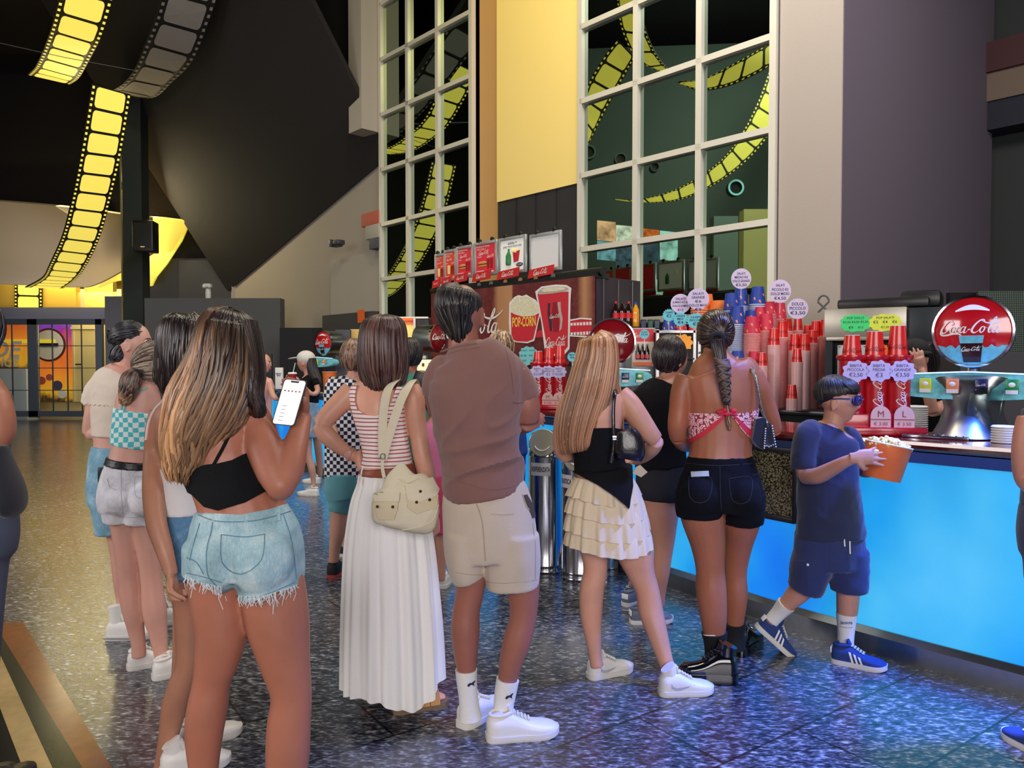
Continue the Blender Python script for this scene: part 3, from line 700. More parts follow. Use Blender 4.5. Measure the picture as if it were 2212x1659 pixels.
mb.sheet(rows,.012); mb.build('popcorn',m_pop,pcase).__setitem__('kind','stuff')
mb=MB(); mb.box(V((c.x,c.y,(zt+zb)/2))+((na+nb)/2)*.018,(wd-.05,.004,zt-zb-.05),basis(ex,ey,Z)); mb.build('glass_pane',m_thin,pcase,smooth=False)
# ---------------------------------------------------------------- shared shapes of the bar equipment
def cola_disc_mat():
    return [M('cola_red_glow',(176,20,30),.12,coat=1.0,emit=(150,12,22),es=.25),m_white,M('ice_blue',(110,190,215),.3,var=.4,vscale=40),M('cola_brown',(52,20,18),.2),m_chrome,m_steel,M('cola_dark_red',(120,14,24),.15,coat=1.0)]
cdm=cola_disc_mat()
def tower(root_label,c,r,face,zbase,bar_w,dimc=0,bar=True,icons=6,drum=.12,yaw_bar=None,group=None,sw=1.0):
    """drink tower: steel foot, chrome drum head with round illuminated sign, wide valve bar with flavour plates"""
    c=V(c); face=V(face).normalized(); ex=Z.cross(face)*1.0; ex=-ex if ex.dot(V((1,0,0)))<0 else ex; ex.normalize(); ey=V((0,0,1))
    t=thing('drink_tower',root_label,'drink dispenser',(c.x,c.y,zbase),group); _LOC[t.name]=V((c.x,c.y,zbase))
    mb=MB(); mb.lathe(c-face*drum,[(r*.97,0),(r,.01),(r,drum)],40,5,axis=face); mb.lathe(c,[(r*1.03,-.012),(r*1.03,.012),(r*.97,.014)],40,4,axis=face,cap=False)
    mb.build('drum_head',cdm,t)
    # domed disc with wordmark, ice and a glass
    mb=MB(); prof=[(r*q,.038*(1-q*q)) for q in (.99,.93,.85,.75,.62,.48,.32,.16,.01)]; mb.lathe(c,prof,40,6 if dimc else 0,axis=face,cap=False)
    def dome(a,b,o=.003):
        q=min(1,sqrt(a*a+b*b)/r); return c+ex*a+ey*b+face*(.038*(1-q*q)+o)
    if not dimc:
        vs=[];n=22
        for i in range(n+1):
            u=-1+2*i/n; x=u*r*.88; ytop=-r*.42+.05*r*sin(i*1.9)+.03*r*sin(i*4.1); yb=-sqrt(max(0,(r*.96)**2-x*x)); ytop=max(ytop,yb); vs+= [dome(x,ytop,.003),dome(x,(ytop+yb)/2,.003),dome(x,yb,.003)]
        mb.add(vs,[f for i in range(n) for f in ((i*3,i*3+1,i*3+4,i*3+3),(i*3+1,i*3+2,i*3+5,i*3+4))],2)
        g=[(-.30,-.15),(.30,-.15),(.22,-.86),(-.20,-.86)]
        def dq(tl,tr,br,bl,o,m_):
            k=8; vs=[]
            for i in range(k+1):
                for j in range(k+1):
                    t,u=i/k,j/k; a=(tl[0]*(1-u)+tr[0]*u)*(1-t)+(bl[0]*(1-u)+br[0]*u)*t; b=(tl[1]*(1-u)+tr[1]*u)*(1-t)+(bl[1]*(1-u)+br[1]*u)*t; vs.append(dome(a*r,b*r,o))
            mb.add(vs,[(i*(k+1)+j,(i+1)*(k+1)+j,(i+1)*(k+1)+j+1,i*(k+1)+j+1) for i in range(k) for j in range(k)],m_)
        dq((-.28,-.28),(.28,-.28),(.22,-.88),(-.20,-.88),.007,3); dq((-.31,-.12),(.31,-.12),(.28,-.34),(-.28,-.34),.009,2)
        put_geo(mb,LOGO,c,ex,ey,width=r*.5,m=1,conf=lambda a,b: dome(a,b-r*.5,.0095))
        hl=[(-.42+.84*i/10, .60+.16*sin(pi*i/10)) for i in range(11)]; hl2=[(-.42+.84*i/10,.56+.05*sin(pi*i/10)) for i in range(11)]
        mb.add([dome(a*r,b*r,.005) for a,b in hl+hl2],[(i,i+11,i+12,i+1) for i in range(10)],1)
    put_geo(mb,LOGO,c,ex,ey,width=r*1.62,m=1,conf=lambda a,b: dome(a,b+r*.12,.006))
    s_=mb.build('round_sign',cdm,t,fix=False)
    if bar:
        bx=V((c.x,c.y,0))+face*.12; bz=c.z-r-.10
        bm_=[M('ice_print',(120,200,215),.2,var=.55,vscale=45,emit=(120,200,215),es=.12),m_chrome]
        f2=face if yaw_bar is None else V(yaw_bar).normalized(); e2=Z.cross(f2); e2=-e2 if e2.dot(V((1,0,0)))<0 else e2
        mb=MB(); n=26; hh=.075; top=[];bot=[]
        out=[]
        for i in range(n):
            an=2*pi*i/n; x=cos(an)*bar_w/2; z=sin(an); x=math.copysign(abs(cos(an))**.55,cos(an))*bar_w/2; z=math.copysign(abs(z)**.75,z)*hh*(1-.25*abs(x/(bar_w/2)))
            out.append(bx+e2*x+Z*(bz+z)-f2*(.10*(x/(bar_w/2))**2))
        mb.prism(out,-f2*.10,0); mb.build('valve_bar',bm_,t,fix=True)
        mb=MB(); mb.tube([bx+e2*x*bar_w/2*1.0+Z*(bz+hh*(.98-.25*abs(x)))-f2*(.10*x*x)+f2*.004 for x in [-.95+.1*i for i in range(20)]],.004,6); mb.build('bar_edge_light',M('edge_light',(210,240,250),.3,emit=(200,236,255),es=.8),t)
        cols=[(236,130,60),(210,216,50),(232,140,90),(24,30,80),(16,140,70),(214,30,44)]
        for k in range(icons):
            x=-bar_w/2+bar_w*(k+.85)/(icons+.75); u=x/(bar_w/2); q=bx+e2*x+Z*(bz)+f2*(.012-.10*u*u); mt=M('flavour_plate_%d'%k,cols[k%6],.3)
            mb=MB(); R_=basis(e2,-f2,Z); mb.box(q,(.058*sw,.016,.075),R_,m=0,bev=.004); mb.box(q-Z*.026+f2*.010,(.052*sw,.002,.02),R_,m=1)
            if k in (3,5): put_geo(mb,LOGO,q+f2*.010+Z*.008,e2,Z,width=.046*sw,m=1)
            else: mb.ball(q+f2*.006+Z*.01,(.017*sw,.006,.013),10,m=1,rot=R_)
            mb.build('flavour_plate',[mt,m_white],t)
    return t,c,face,ex
# big tower at the right end of the bar
tc=P(2101,716,3.95); fd=(V((0,0,0))-V((tc.x,tc.y,0))).normalized()+V((-.18,0,0)); fd.normalize()
T1,c1,f1,e1=tower('large drink tower with round red cola sign at the right end of the bar',tc,.182,fd,1.1,.86,yaw_bar=fd)
mb=MB()  # sculpted steel body
bx=V((c1.x,c1.y,0))
rows=[]
for z,wd_,dp in ((1.1,.36,.30),(1.16,.30,.24),(1.24,.25,.18),(1.32,.28,.16),(1.38,.40,.14),(1.42,.5,.12)):
    rows.append([bx+e1*x*wd_/2+f1*(dp*(1-abs(x)**3)-.05)+Z*z for x in [-1+.2*i for i in range(11)]])
mb.sheet(rows,.02); mb.box(bx-f1*.02+Z*1.24,(.2,.10,.30),basis(e1,-f1,Z),bev=.02); mb.tube([c1-f1*.06-Z*.17,c1-f1*.02-Z*.30],.03,10)
mb.build('steel_body',m_steel,T1)
mb=MB(); mb.prism([bx+f1*.13+e1*a+Z*b for a,b in ((-.02,1.14),(.13,1.14),(.16,1.36),(.11,1.37),(.02,1.34),(.0,1.22))],f1*.03); mb.build('dispenser_lever',m_clear,T1)
mb=MB(); mb.box(bx+f1*.20+Z*1.108-e1*.12,(.30,.16,.016),basis(e1,-f1,Z),bev=.004)
for k in range(9): mb.box(bx+f1*.20+Z*1.118-e1*(.25-.032*k),(.006,.14,.006),basis(e1,-f1,Z))
tag(mb.build('drip_tray',m_chrome),'chrome drip tray lying in front of the large drink tower','tray')
tower('drink tower with round dark red cola sign behind the blonde woman',P(1322,738,5.95),.180,V((-.15,-1,0)),1.1,.62,1,yaw_bar=V((-.15,-1,0)),icons=5)
tower('small drink tower with dark red sign between the skirt woman and brown shirt',P(945,731,8.3),.15,V((.85,-.5,0)),1.1,.55,1,bar=False,drum=.24)
tower('farthest drink tower with tilted round red cola sign by the cap girl',P(699,741,10.9),.175,V((-.55,-.8,0)),1.1,.46,0,drum=.26,icons=3)
# pale flavour board in front of the nacho case
c=P(915,790,8.0); e_=U; mb=MB(); out=[c+V((1,0,0))*(.2*math.copysign(abs(cos(a))**.6,cos(a)))*1.0+Z*(.065*math.copysign(abs(sin(a))**.7,sin(a))) for a in [2*pi*i/24 for i in range(24)]]
mb.prism(out,V((0,.05,0)),0)
for k in range(5): mb.box(c+V((-.14+.068*k,-.006,.01)),(.024,.01,.035),m=2+k%3)
mb.box(c+V((0,.03,-.2)),(.08,.05,.3),m=1)
tag(mb.build('valve_board',[M('cream_light_board',(244,238,196),.4,emit=(250,244,190),es=.5),m_steel,M('p_red',(190,40,40),.5),M('p_green',(60,150,60),.5),M('p_brown',(90,50,30),.5)]),'glowing cream flavour board on a steel post near the nacho case','sign')
# ---------------------------------------------------------------- cup tube dispensers
m_cuppaper=M('cup_rim_white',(232,226,222),.5)
def cup_mesh(name,r0,r1,h,mats,logo=False,n=18):
    """upside-down paper cup standing on its rim at z=0"""
    mb=MB(); mb.lathe((0,0,0),[(r1*1.04,0),(r1*1.06,.004),(r1*1.04,.009)],n,1,cap=False); mb.lathe((0,0,0),[(r1,.004),(r0,h),(r0*.94,h+.001),(r0*.92,h-.006)],n,0,cap=False); mb.lathe((0,0,0),[(r0*.93,h-.007),(.001,h-.007)],n,0,cap=False); mb.lathe((0,0,0),[(r0*1.01,h),(r0*1.01,h+.003),(r0*.95,h+.003)],n,1,cap=False)
    if logo:
        for th in (-2.2,-.9,.6):
            put_geo(mb,LOGO,(0,0,0),(1,0,0),(0,0,1),width=logo,m=2,conf=lambda a,b: V((sin(th+a/r1)*((r1+(r0-r1)*(b+h*.4)/h)+.001),-cos(th+a/r1)*((r1+(r0-r1)*(b+h*.4)/h)+.001),b+h*.4)))
    return mb.build(name,mats)
m_redcup=M('red_cup',(214,34,30),.3,coat=.3); m_redcupink=M('red_cup_ink',(120,10,16),.4)
def tubes(px0,py0,d,scale,zb,items,label,step,gx):
    """row of tall red tubes; items (label of size, tube height, upside-down cup height, letter, price)"""
    base=P(px0,py0,d); base.z=zb; fdir=V((-.16,-1,0)).normalized(); e_=V((1,-.16,0)).normalized()*1.0
    t=thing('cup_dispenser',label,'cup dispenser',base); _LOC[t.name]=V(base)
    mb=MB(); L=step*len(items)*.98
    mb.box(base+e_*(L/2-step/2)+Z*.05*scale-fdir*.02,(L+.02*scale,.19*scale,.10*scale),basis(e_,-fdir,Z),bev=.008); mb.box(base+e_*(L/2-step/2)+Z*.02*scale,(L+.10*scale,.26*scale,.04*scale),basis(e_,-fdir,Z),bev=.008); mb.build('foot_block',m_red,t)
    for k,(ht,ch,let,pr,tx) in enumerate(items):
        c=base+e_*(step*k); r=.058*scale
        mb=MB(); mb.lathe(c,[(r,.05*scale),(r,ht),(r*1.12,ht+.004),(r*1.22,ht+.02),(r*1.18,ht+.03),(r*.9,ht+.03)],28); 
        conf=lambda a,b: c+fdir*(cos(a/r)*(r+.0012))+e_*(sin(a/r)*(r+.0012))+Z*(b)
        tb=mb.build('cup_tube',m_red,t)
        mb=MB(); vs,fs=LOGO; W_=ht*.62-.0; 
        # wordmark reads upwards along the tube
        x0=min(v.x for v in vs);x1=max(v.x for v in vs);y0=min(v.y for v in vs);y1=max(v.y for v in vs); sc_=min(.36*ht/(x1-x0)*1.35,.062*scale/(y1-y0)*1.35)
        mb.add([conf(-(v.y-(y0+y1)/2)*sc_-.0,(v.x-(x0+x1)/2)*sc_+ht*.62) for v in vs],fs); mb.build('wordmark',m_white,tb)
        # rounded size card on the foot
        q=c+fdir*(.102*scale)+Z*.06*scale; R_=[(cos(a)*.045*scale,sin(a)*.05*scale+.03*scale) for a in [pi*i/10 for i in range(11)]]+[(-.045*scale,-.055*scale),(.045*scale,-.055*scale)]
        if let:
            mb=MB(); mb.prism([q+e_*a+Z*b for a,b in R_],fdir*.003,0); put_geo(mb,text_geo(let),q+fdir*.003+Z*.042*scale,e_,Z,height=.028*scale,m=1); put_geo(mb,text_geo(pr),q+fdir*.003-Z*.004*scale,e_,Z,width=.06*scale,m=1)
            mb.box(q+fdir*.004+Z*.016*scale,(.088*scale,.001,.004),basis(e_,-fdir,Z),m=1); mb.box(q+fdir*.004-Z*.028*scale,(.088*scale,.001,.006),basis(e_,-fdir,Z),m=1); mb.build('size_card',[M('card_pink',(236,196,188),.5),M('card_red',(150,30,40),.5)],t)
        # violet cloud price tag
        q=c+fdir*(r+.012)+Z*(ht-.05*scale); out=[q+e_*(.058*scale*(1+.09*cos(9*a))*cos(a))+Z*(.05*scale*(1+.09*cos(9*a))*sin(a)) for a in [2*pi*i/54 for i in range(54)]]
        mb=MB(); mb.prism(out,fdir*.002,0)
        ls=tx.split('|')
        for li,ln in enumerate(ls): put_geo(mb,text_geo(ln),q+fdir*.002+Z*scale*(.026-.019*li-(.006 if li==len(ls)-1 else 0)),e_,Z,height=(.013 if li<len(ls)-1 else .022)*scale,m=1)
        tag(mb.build('price_tag',[M('lilac_paper',(206,196,238),.6),m_ink]),{'S':'','M':'','L':''}.get('x',None) or 'lilac price tag on %s'%gx[k],'price tag')
        # cups standing upside down in the tube
        cu=cup_mesh('paper_cup',.034*scale,.047*scale,ch,[m_redcup,m_cuppaper,m_redcupink],.085*scale,20); cu.location=c+Z*(ht+.0); tag(cu,'shiny red cup upside down on %s'%gx[k],'cup')
    return t
tubes(1838,948,4.12,1.12,1.1,[(.395,.135,'','','BIBITA|PICCOLA|€2,50'),(.395,.155,'M','€ 3.00','BIBITA|MEDIA|€3'),(.395,.185,'L','€ 3.50','BIBITA|GRANDE|€3,50')],'row of three tall red cup tubes on the bar beside the boy',.116,['the leftmost tall tube by the boy','the middle tall tube by the boy','the rightmost tall tube by the boy'])
tubes(1163,884,6.35,1.02,1.1,[(.36,.12,'','','BIBITA|PIC|€2,50'),(.36,.15,'M','€ 3.00','BIBITA|MEDIA|€3'),(.36,.17,'L','€ 3.50','BIBITA|GRA|€3,50')],'row of three tall red cup tubes on the bar right of the brown shirt man',.09,['the left tube next to the brown shirt','the middle tube behind the brown shirt','the right tube by the long blonde hair'])
# stacks of lids
def lid_stack(px,py,d,r,n,h,label):
    c=P(px,py,d); c.z=1.1; mb=MB(); pr=[]
    for k in range(n): pr+=[(r,k*h),(r,k*h+h*.6),(r*.9,k*h+h*.8)]
    return c,r,n,h,label
def lids(px,py,d,r,n,h,lab,grp):
    c=P(px,py,d); c.z=1.1; first=None
    for k in range(n):
        if first is None:
            mb=MB(); mb.lathe((0,0,0),[(r*.9,0),(r,.003),(r,h*.55),(r*.93,h*.8),(r*.88,h*.98),(.01,h*.98)],24); first=mb.build('cup_cover',m_whitep); o=first
        else: o=first.copy(); COL.objects.link(o)
        o.location=c+Z*(k*h); tag(o,lab,'cup cover',grp)
lids(2167,950,3.62,.052,7,.012,'white plastic cup lid in the short stack on the bar, far right','lids stacked right of the large drink tower')
lids(1975,880,4.25,.07,12,.012,'white plastic cup lid in the stack left of the large drink tower','lids stacked left of the large drink tower')
# ---------------------------------------------------------------- back counter
R=basis(U,N,Z)
bk=thing('back_counter','long dark back counter under the windows that carries the cup stacks','counter',wallpt(.6,.8,0)); _LOC[bk.name]=wallpt(.6,.8,0)
mb=MB(); mb.box(wallpt(-.32,.72,.53),(2.56,.9,1.06),R,bev=.005); mb.build('cabinet_body',m_blackm,bk)
mb=MB(); mb.box(wallpt(-.32,.72,1.08),(2.6,.98,.04),R,bev=.006); mb.build('counter_top',M('dark_worktop',(40,38,42),.3),bk)
for k in range(3):
    mb=MB(); mb.box(wallpt(-1.15+.84*k,1.18,.86),(.8,.02,.24),R,bev=.004); dr=mb.build('drawer',m_black,bk); mb=MB(); mb.box(wallpt(-1.15+.84*k,1.2,.9),(.3,.02,.02),R); mb.build('handle',m_steel,dr)
# paper and plastic cups, stacked upside down
m_bluecup=M('blue_cup',(34,64,160),.5,var=.15,vscale=50); m_pinkcup=M('crimson_cup',(206,44,76),.5,var=.15,vscale=50); m_orcup=M('orange_bucket',(232,120,48),.5,var=.12,vscale=40); m_print=M('cup_print',(226,150,110),.6)
m_rimb=M('rim_blue_white',(178,190,222),.5); m_rimr=M('rim_pink_white',(226,150,150),.5); m_clearcup=M('cup_rim_clear',(226,180,180),.3)
def popcup(name,r0,r1,h,body,rim):
    mb=MB(); mb.lathe((0,0,0),[(r1*1.03,0),(r1*1.06,.005),(r1*1.02,.010)],20,1,cap=False); mb.lathe((0,0,0),[(r1,.005),(r0,h),(r0*.94,h),(r0*.93,h-.008)],20,0,cap=False); mb.lathe((0,0,0),[(r0*.94,h-.008),(.001,h-.008)],20,0,cap=False)
    for th,b in ((.1,.55),(1.5,.3),(-1.2,.35),(2.8,.6),(-2.4,.5),(.7,.25),(-.5,.2)):
        g=([V((cos(a)*(1 if int(a*2/pi)%2 else .45),sin(a),0)) for a in [2*pi*i/9 for i in range(9)]],[tuple(range(9))]); s_=.014
        vs=[]
        for v in g[0]:
            zz=h*b+v.y*s_; rr=r1+(r0-r1)*zz/h+.0012; vs.append(V((sin(th+v.x*s_/rr)*rr,-cos(th+v.x*s_/rr)*rr,zz)))
        mb.add(vs,g[1],2)
    return mb.build(name,[body,rim,m_print])
protos={'B':popcup('popcorn_cup',.052,.072,.165,m_bluecup,m_rimb),'b':popcup('popcorn_cup',.045,.062,.13,m_bluecup,m_rimb),'P':popcup('popcorn_cup',.050,.068,.155,m_pinkcup,m_rimr),'p':popcup('popcorn_cup',.040,.055,.12,m_pinkcup,m_rimr),'O':popcup('popcorn_cup',.075,.095,.19,m_orcup,m_rimr),
 'R':cup_mesh('paper_cup',.034,.048,.145,[m_redcup,m_clearcup,m_redcupink],.075,18),'r':cup_mesh('paper_cup',.030,.042,.115,[m_redcup,m_clearcup,m_redcupink],.065,18)}
usedp=set(); ncup=0; stuffv=MB()
# (kind, px, y of top, y of base, depth, pitch m, label bits)
stacks=[
 ('O',1553,650,700,6.95,.018,'orange bucket stack behind the braided woman'),
 ('B',1600,625,800,6.9,.017,'tall blue stack under the round 5,50 sign'),('B',1637,620,800,6.8,.017,'blue stack topping the back row beside the window frame'),
 ('B',1580,634,800,6.75,.017,'blue stack left of the 5,50 sign'),('B',1592,662,800,6.55,.016,'front blue stack with the whole cup showing'),('b',1565,676,800,6.6,.016,'short blue cups next to the braided head'),
 ('b',1622,671,800,6.62,.016,'blue stack half behind the crimson cups'),('b',1594,758,800,6.25,.016,'lowest blue cups near the braided head'),
 ('P',1625,684,880,6.42,.0125,'crimson stack nearest to the blue ones'),('P',1655,678,880,6.45,.0125,'second crimson stack in the front row'),('p',1642,664,880,6.6,.0125,'crimson stack in the middle row'),('p',1663,652,880,6.75,.0125,'crimson stack reaching highest under the 4,50 sign'),('P',1683,655,880,6.85,.0125,'pale rimmed stack right under the round 4,50 sign'),('p',1629,759,880,6.28,.0125,'low crimson stack behind her shoulder strap'),
 ('R',1672,710,880,6.30,.0095,'red stack in front of the crimson rows'),('R',1690,694,880,6.45,.0095,'red stack beside the crimson rows'),('r',1702,689,880,6.6,.0095,'red stack in the middle under the 3,50 sign'),('r',1724,688,880,6.75,.0095,'stack directly under the round 3,50 sign'),
 ('r',1646,762,880,6.2,.0095,'short red stack close to her shoulder'),('R',1717,722,880,6.35,.0095,'red stack right of the centre'),('R',1738,722,880,6.3,.0095,'red stack with white rims in the centre right'),('r',1756,714,880,6.4,.0095,'red stack fourth from the right end'),('r',1745,703,880,6.6,.0095,'red stack in the back row on the right'),('R',1763,694,880,6.5,.0095,'tall red stack second from the right end'),('R',1783,691,880,6.45,.0095,'tallest red stack at the right end'),
 ('r',1722,754,880,6.12,.0095,'shorter red stack in the front row'),('r',1711,832,880,6.02,.0105,'lone little pile of red cups in front of the stacks')]
cupn=0
order=sorted(range(len(stacks)),key=lambda i:stacks[i][4])
for i in order:
    k,px,yt,yb_,d,pitch,lab=stacks[i]
    pr=protos[k]; hh={'B':.165,'b':.13,'P':.155,'p':.12,'O':.19,'R':.145,'r':.115}[k]
    top_=P(px,yt,d); z1=top_.z-hh; n=int((z1-1.10)/pitch)+1; n=max(1,n)
    for j in range(n):
        z=z1-j*pitch
        if cupn>=295 and j>0:
            r={'B':.072,'b':.062,'P':.068,'p':.055,'O':.095,'R':.048,'r':.042}[k]; stuffv.lathe((top_.x,top_.y,z),[(r*.9,-.004),(r*1.05,0),(r*1.05,.006),(r*.97,.009),(r*.95,pitch)],16,0 if k in 'Bb' else 1,cap=False); continue
        if pr.name not in usedp and j==0: usedp.add(pr.name); o=pr
        else: o=pr.copy(); COL.objects.link(o)
        o.location=(top_.x,top_.y,z); o.rotation_euler=(0,0,random.uniform(-.5,.5)); cupn+=1
        tag(o,('top cup of the '+lab) if j==0 else ('cup nested in the '+lab),'cup','cups of the '+lab)
o=stuffv.build('cup_stack_rims',[m_rimb,m_rimr]); tag(o,'further nested cups below, in the stacks at the back','cups',kind='stuff')
# round price signs on the stacks
def sign_round(px,py,rpx,d,lines,mat,label,spike=0,ex=V((1,-.15,0)),sx=1.0):
    c=P(px,py,d); ex=ex.normalized(); nrm=V((ex.y,-ex.x,0)); r=rpx*d/F; n=72
    mb=MB(); mb.prism([c+ex*(r*sx*(1+spike*(1 if i%4<2 else -1))*cos(2*pi*i/n))+Z*(r*(1+spike*(1 if i%4<2 else -1))*sin(2*pi*i/n)) for i in range(n)],nrm*.003,0)
    tot=len(lines); yy=.62
    for li,(tx,wf,hf) in enumerate(lines):
        put_geo(mb,text_geo(tx,0,.012),c+nrm*.003+Z*(r*(yy-hf/2)),ex,Z,width=r*sx*wf,height=r*hf,m=1); yy-=hf+.12
    mb.tube([c-Z*r*.9-nrm*.004,c-Z*(r+.09)-nrm*.004],.003,6,m=2)
    return tag(mb.build('price_sign',[mat,m_ink,m_white]),label,'sign')
m_lil=M('lilac_card',(214,198,232),.6); m_cyan=M('cyan_card',(110,206,222),.6)
sign_round(1601,602,22,6.55,[('SALATI',.8,.22),('MEDIO €4',1.3,.26),('DOLCE GRANDE',1.7,.24),('€5,50',1.1,.32)],m_lil,'round lilac sign reading SALATI MEDIO 4 and DOLCE GRANDE 5,50, topmost',sx=.95)
sign_round(1685,629,25,6.5,[('SALATI',.8,.22),('PICCOLO €3',1.5,.26),('DOLCE MEDIO',1.7,.24),('€4,50',1.1,.32)],m_lil,'round lilac sign reading SALATI PICCOLO 3 and DOLCE MEDIO 4,50',sx=.9)
sign_round(1723,667,22,6.2,[('DOLCE',1.1,.3),('PICCOLO',1.5,.3),('€3,50',1.4,.4)],m_lil,'round lilac sign reading DOLCE PICCOLO 3,50, rightmost')
sign_round(1508,646,23,6.4,[('SALATI',1.0,.22),('GRANDE',1.2,.24),('€6',.6,.26),('DOLCE MAXI',1.6,.24),('€9',.6,.26)],m_lil,'round lilac sign reading SALATI GRANDE 6 and DOLCE MAXI 9')
sign_round(1470,656,21,6.6,[('SALATI',1.0,.24),('JUMBO €7,50',1.6,.26),('DOLCE JUMBO',1.6,.26),('€12',.6,.26)],m_lil,'round lilac sign reading SALATI JUMBO and DOLCE JUMBO, leftmost')
sign_round(1445,681,13,6.2,[('CHIPS',1.2,.35),('€2',.8,.5)],m_cyan,'spiky cyan sign, left one of the three small spiky ones',.07)
sign_round(1470,690,15,6.15,[('CRISPS',1.2,.28),('MIX',.9,.28),('€4',.8,.45)],m_cyan,'spiky cyan sign, middle one of the three small spiky ones',.07)
sign_round(1503,693,16,6.1,[('CHIPS',1.2,.28),('PICCOLE',1.4,.28),('€5',.7,.45)],m_cyan,'spiky cyan sign reading PICCOLE 5 beside the braided head',.07,sx=1.15)
sign_round(1392,722,10,5.9,[('ACQUA',1.3,.35),('€3,50',1.4,.45)],m_cyan,'small spiky cyan sign on the red cooler right of the cola disc',.07)
sign_round(1236,771,10,6.0,[('MENU',1.2,.35),('€6',.9,.5)],m_cyan,'small spiky cyan sign reading 6 left of the long blonde hair',.07)
# ---------------------------------------------------------------- popcorn machine with hood
c0=P(1958,700,5.45); c_=P(1780,700,5.75); ex=(c0-c_); ex.z=0; L=ex.length; ex.normalize(); ey=Z.cross(ex)
pm_=thing('popcorn_machine','large steel popcorn machine standing on the back counter','popcorn machine',(c_.x,c_.y,1.1)); _LOC[pm_.name]=V((c_.x,c_.y,1.1))
Rm=basis(ex,ey,Z); cx=V((c_.x,c_.y,0))+ex*L/2
mb=MB(); mb.box(cx+ey*.33+Z*1.78,(L,.66,.215),Rm,bev=.006); mb.box(cx+ey*.32+Z*1.665,(L-.03,.64,.03),Rm,bev=.004); mb.build('steel_hood',M('hood_steel',(176,170,156),.4,.7,var=.1,vscale=20),pm_)
mb=MB(); mb.box(cx+ey*.40+Z*1.38,(L-.04,.5,.55),Rm); mb.box(cx+ey*.18-ex*(L/2-.03)+Z*1.38,(.05,.3,.55),Rm); mb.box(cx+ey*.33+ex*(L/2+.14)+Z*1.72,(.28,.6,.32),Rm,bev=.01); mb.build('dark_cabinet',M('machine_dark',(40,46,50),.4,.3),pm_)
mb=MB(); mb.box(cx+ey*.10-ex*.06+Z*1.50,(.28,.02,.24),Rm,bev=.01)
for k in range(7): mb.box(cx+ey*.088-ex*(.18-.035*k)+Z*1.605,(.012,.004,.006),Rm,m=1)
mb.build('white_door',[m_whitep,m_ink],pm_)
def cloud(name,px,py,wp,hp,d,lines,mat,label,n=66,lob=11,ex_=None,nz=None,cat='price tag',amp=.06):
    c=P(px,py,d); ex_=ex_ or V((1,0,0)); nz=nz or V((0,-1,0)); w_,h_=wp*d/F/2,hp*d/F/2
    mb=MB(); mb.prism([c+ex_*(w_*(1+amp*cos(lob*2*pi*i/n))*math.copysign(abs(cos(2*pi*i/n))**.8,cos(2*pi*i/n)))+Z*(h_*(1+amp*cos(lob*2*pi*i/n))*math.copysign(abs(sin(2*pi*i/n))**.8,sin(2*pi*i/n))) for i in range(n)],nz*.003,0)
    for (tx,fx,fy,wf) in lines: put_geo(mb,text_geo(tx,0,.01),c+nz*.003+ex_*(w_*fx)+Z*(h_*fy),ex_,Z,width=w_*wf,m=1)
    return tag(mb.build(name,[mat,m_ink]),label,cat)
hx=ex; hn=-ey
cf=cx+Z*1.78-ey*.004
def hood_d(px): 
    m=(px-1106)/F; q=V((c_.x,c_.y,0))-ey*.004; return P(px,700,(q+ex*((q.x-m*q.y)/(m*ex.y-ex.x))).y).y
cloud('price_cloud',1848,698,60,37,hood_d(1848),[('POP DOLCI',0,.6,1.1),('€3,50',-.58,.12,.5),('€4,50',0,.12,.5),('€5,50',.58,.12,.5),('€9',-.3,-.5,.3),('€12',.35,-.5,.35)],M('green_card',(64,214,120),.5,emit=(64,214,120),es=.15),'green cloud card reading POP DOLCI on the steel hood',ex_=hx,nz=hn)
cloud('price_cloud',1912,697,62,36,hood_d(1912),[('POP SALATI',0,.6,1.1),('€3',-.6,.1,.3),('€4',0,.1,.3),('€6',.6,.1,.3),('€7,50',0,-.55,.5)],M('yellow_card',(216,226,70),.5,emit=(216,226,70),es=.15),'yellow cloud card reading POP SALATI on the steel hood',ex_=hx,nz=hn)
mb=MB(); mb.box(cx+ey*.3+ex*.10+Z*1.93,(.62,.34,.075),Rm,bev=.02); mb.box(cx+ey*.42+ex*.34+Z*1.96,(.28,.3,.13),Rm,bev=.04)
tag(mb.build('display_plinth',m_black),'glossy black display plinth on top of the popcorn machine','plinth')
mb=MB(); mb.tube([cx+ey*.2-ex*.36+Z*1.88]+[cx+ey*.2-ex*(.32+.04*cos(a))+Z*(1.96+.05*sin(a)) for a in [pi-pi*i/8 for i in range(9)]][::1]+[cx+ey*.2-ex*.28+Z*1.88],.008,8)
tag(mb.build('hose_loop',m_grey),'thin grey hose loop on the left of the machine top','hose')
cloud('price_star',1908,758,22,26,5.1,[('POP',0,.35,1.0),('€',0,-.3,.5)],M('neon_orange',(255,110,40),.5,emit=(255,110,40),es=.2),'neon orange spiky card between the red cup towers',lob=12,amp=.1)
cloud('price_star',1906,792,20,16,5.05,[('POP',0,.1,1.0)],M('neon_orange',(255,110,40),.5),'lower neon orange card between the red cup towers',lob=12,amp=.1)
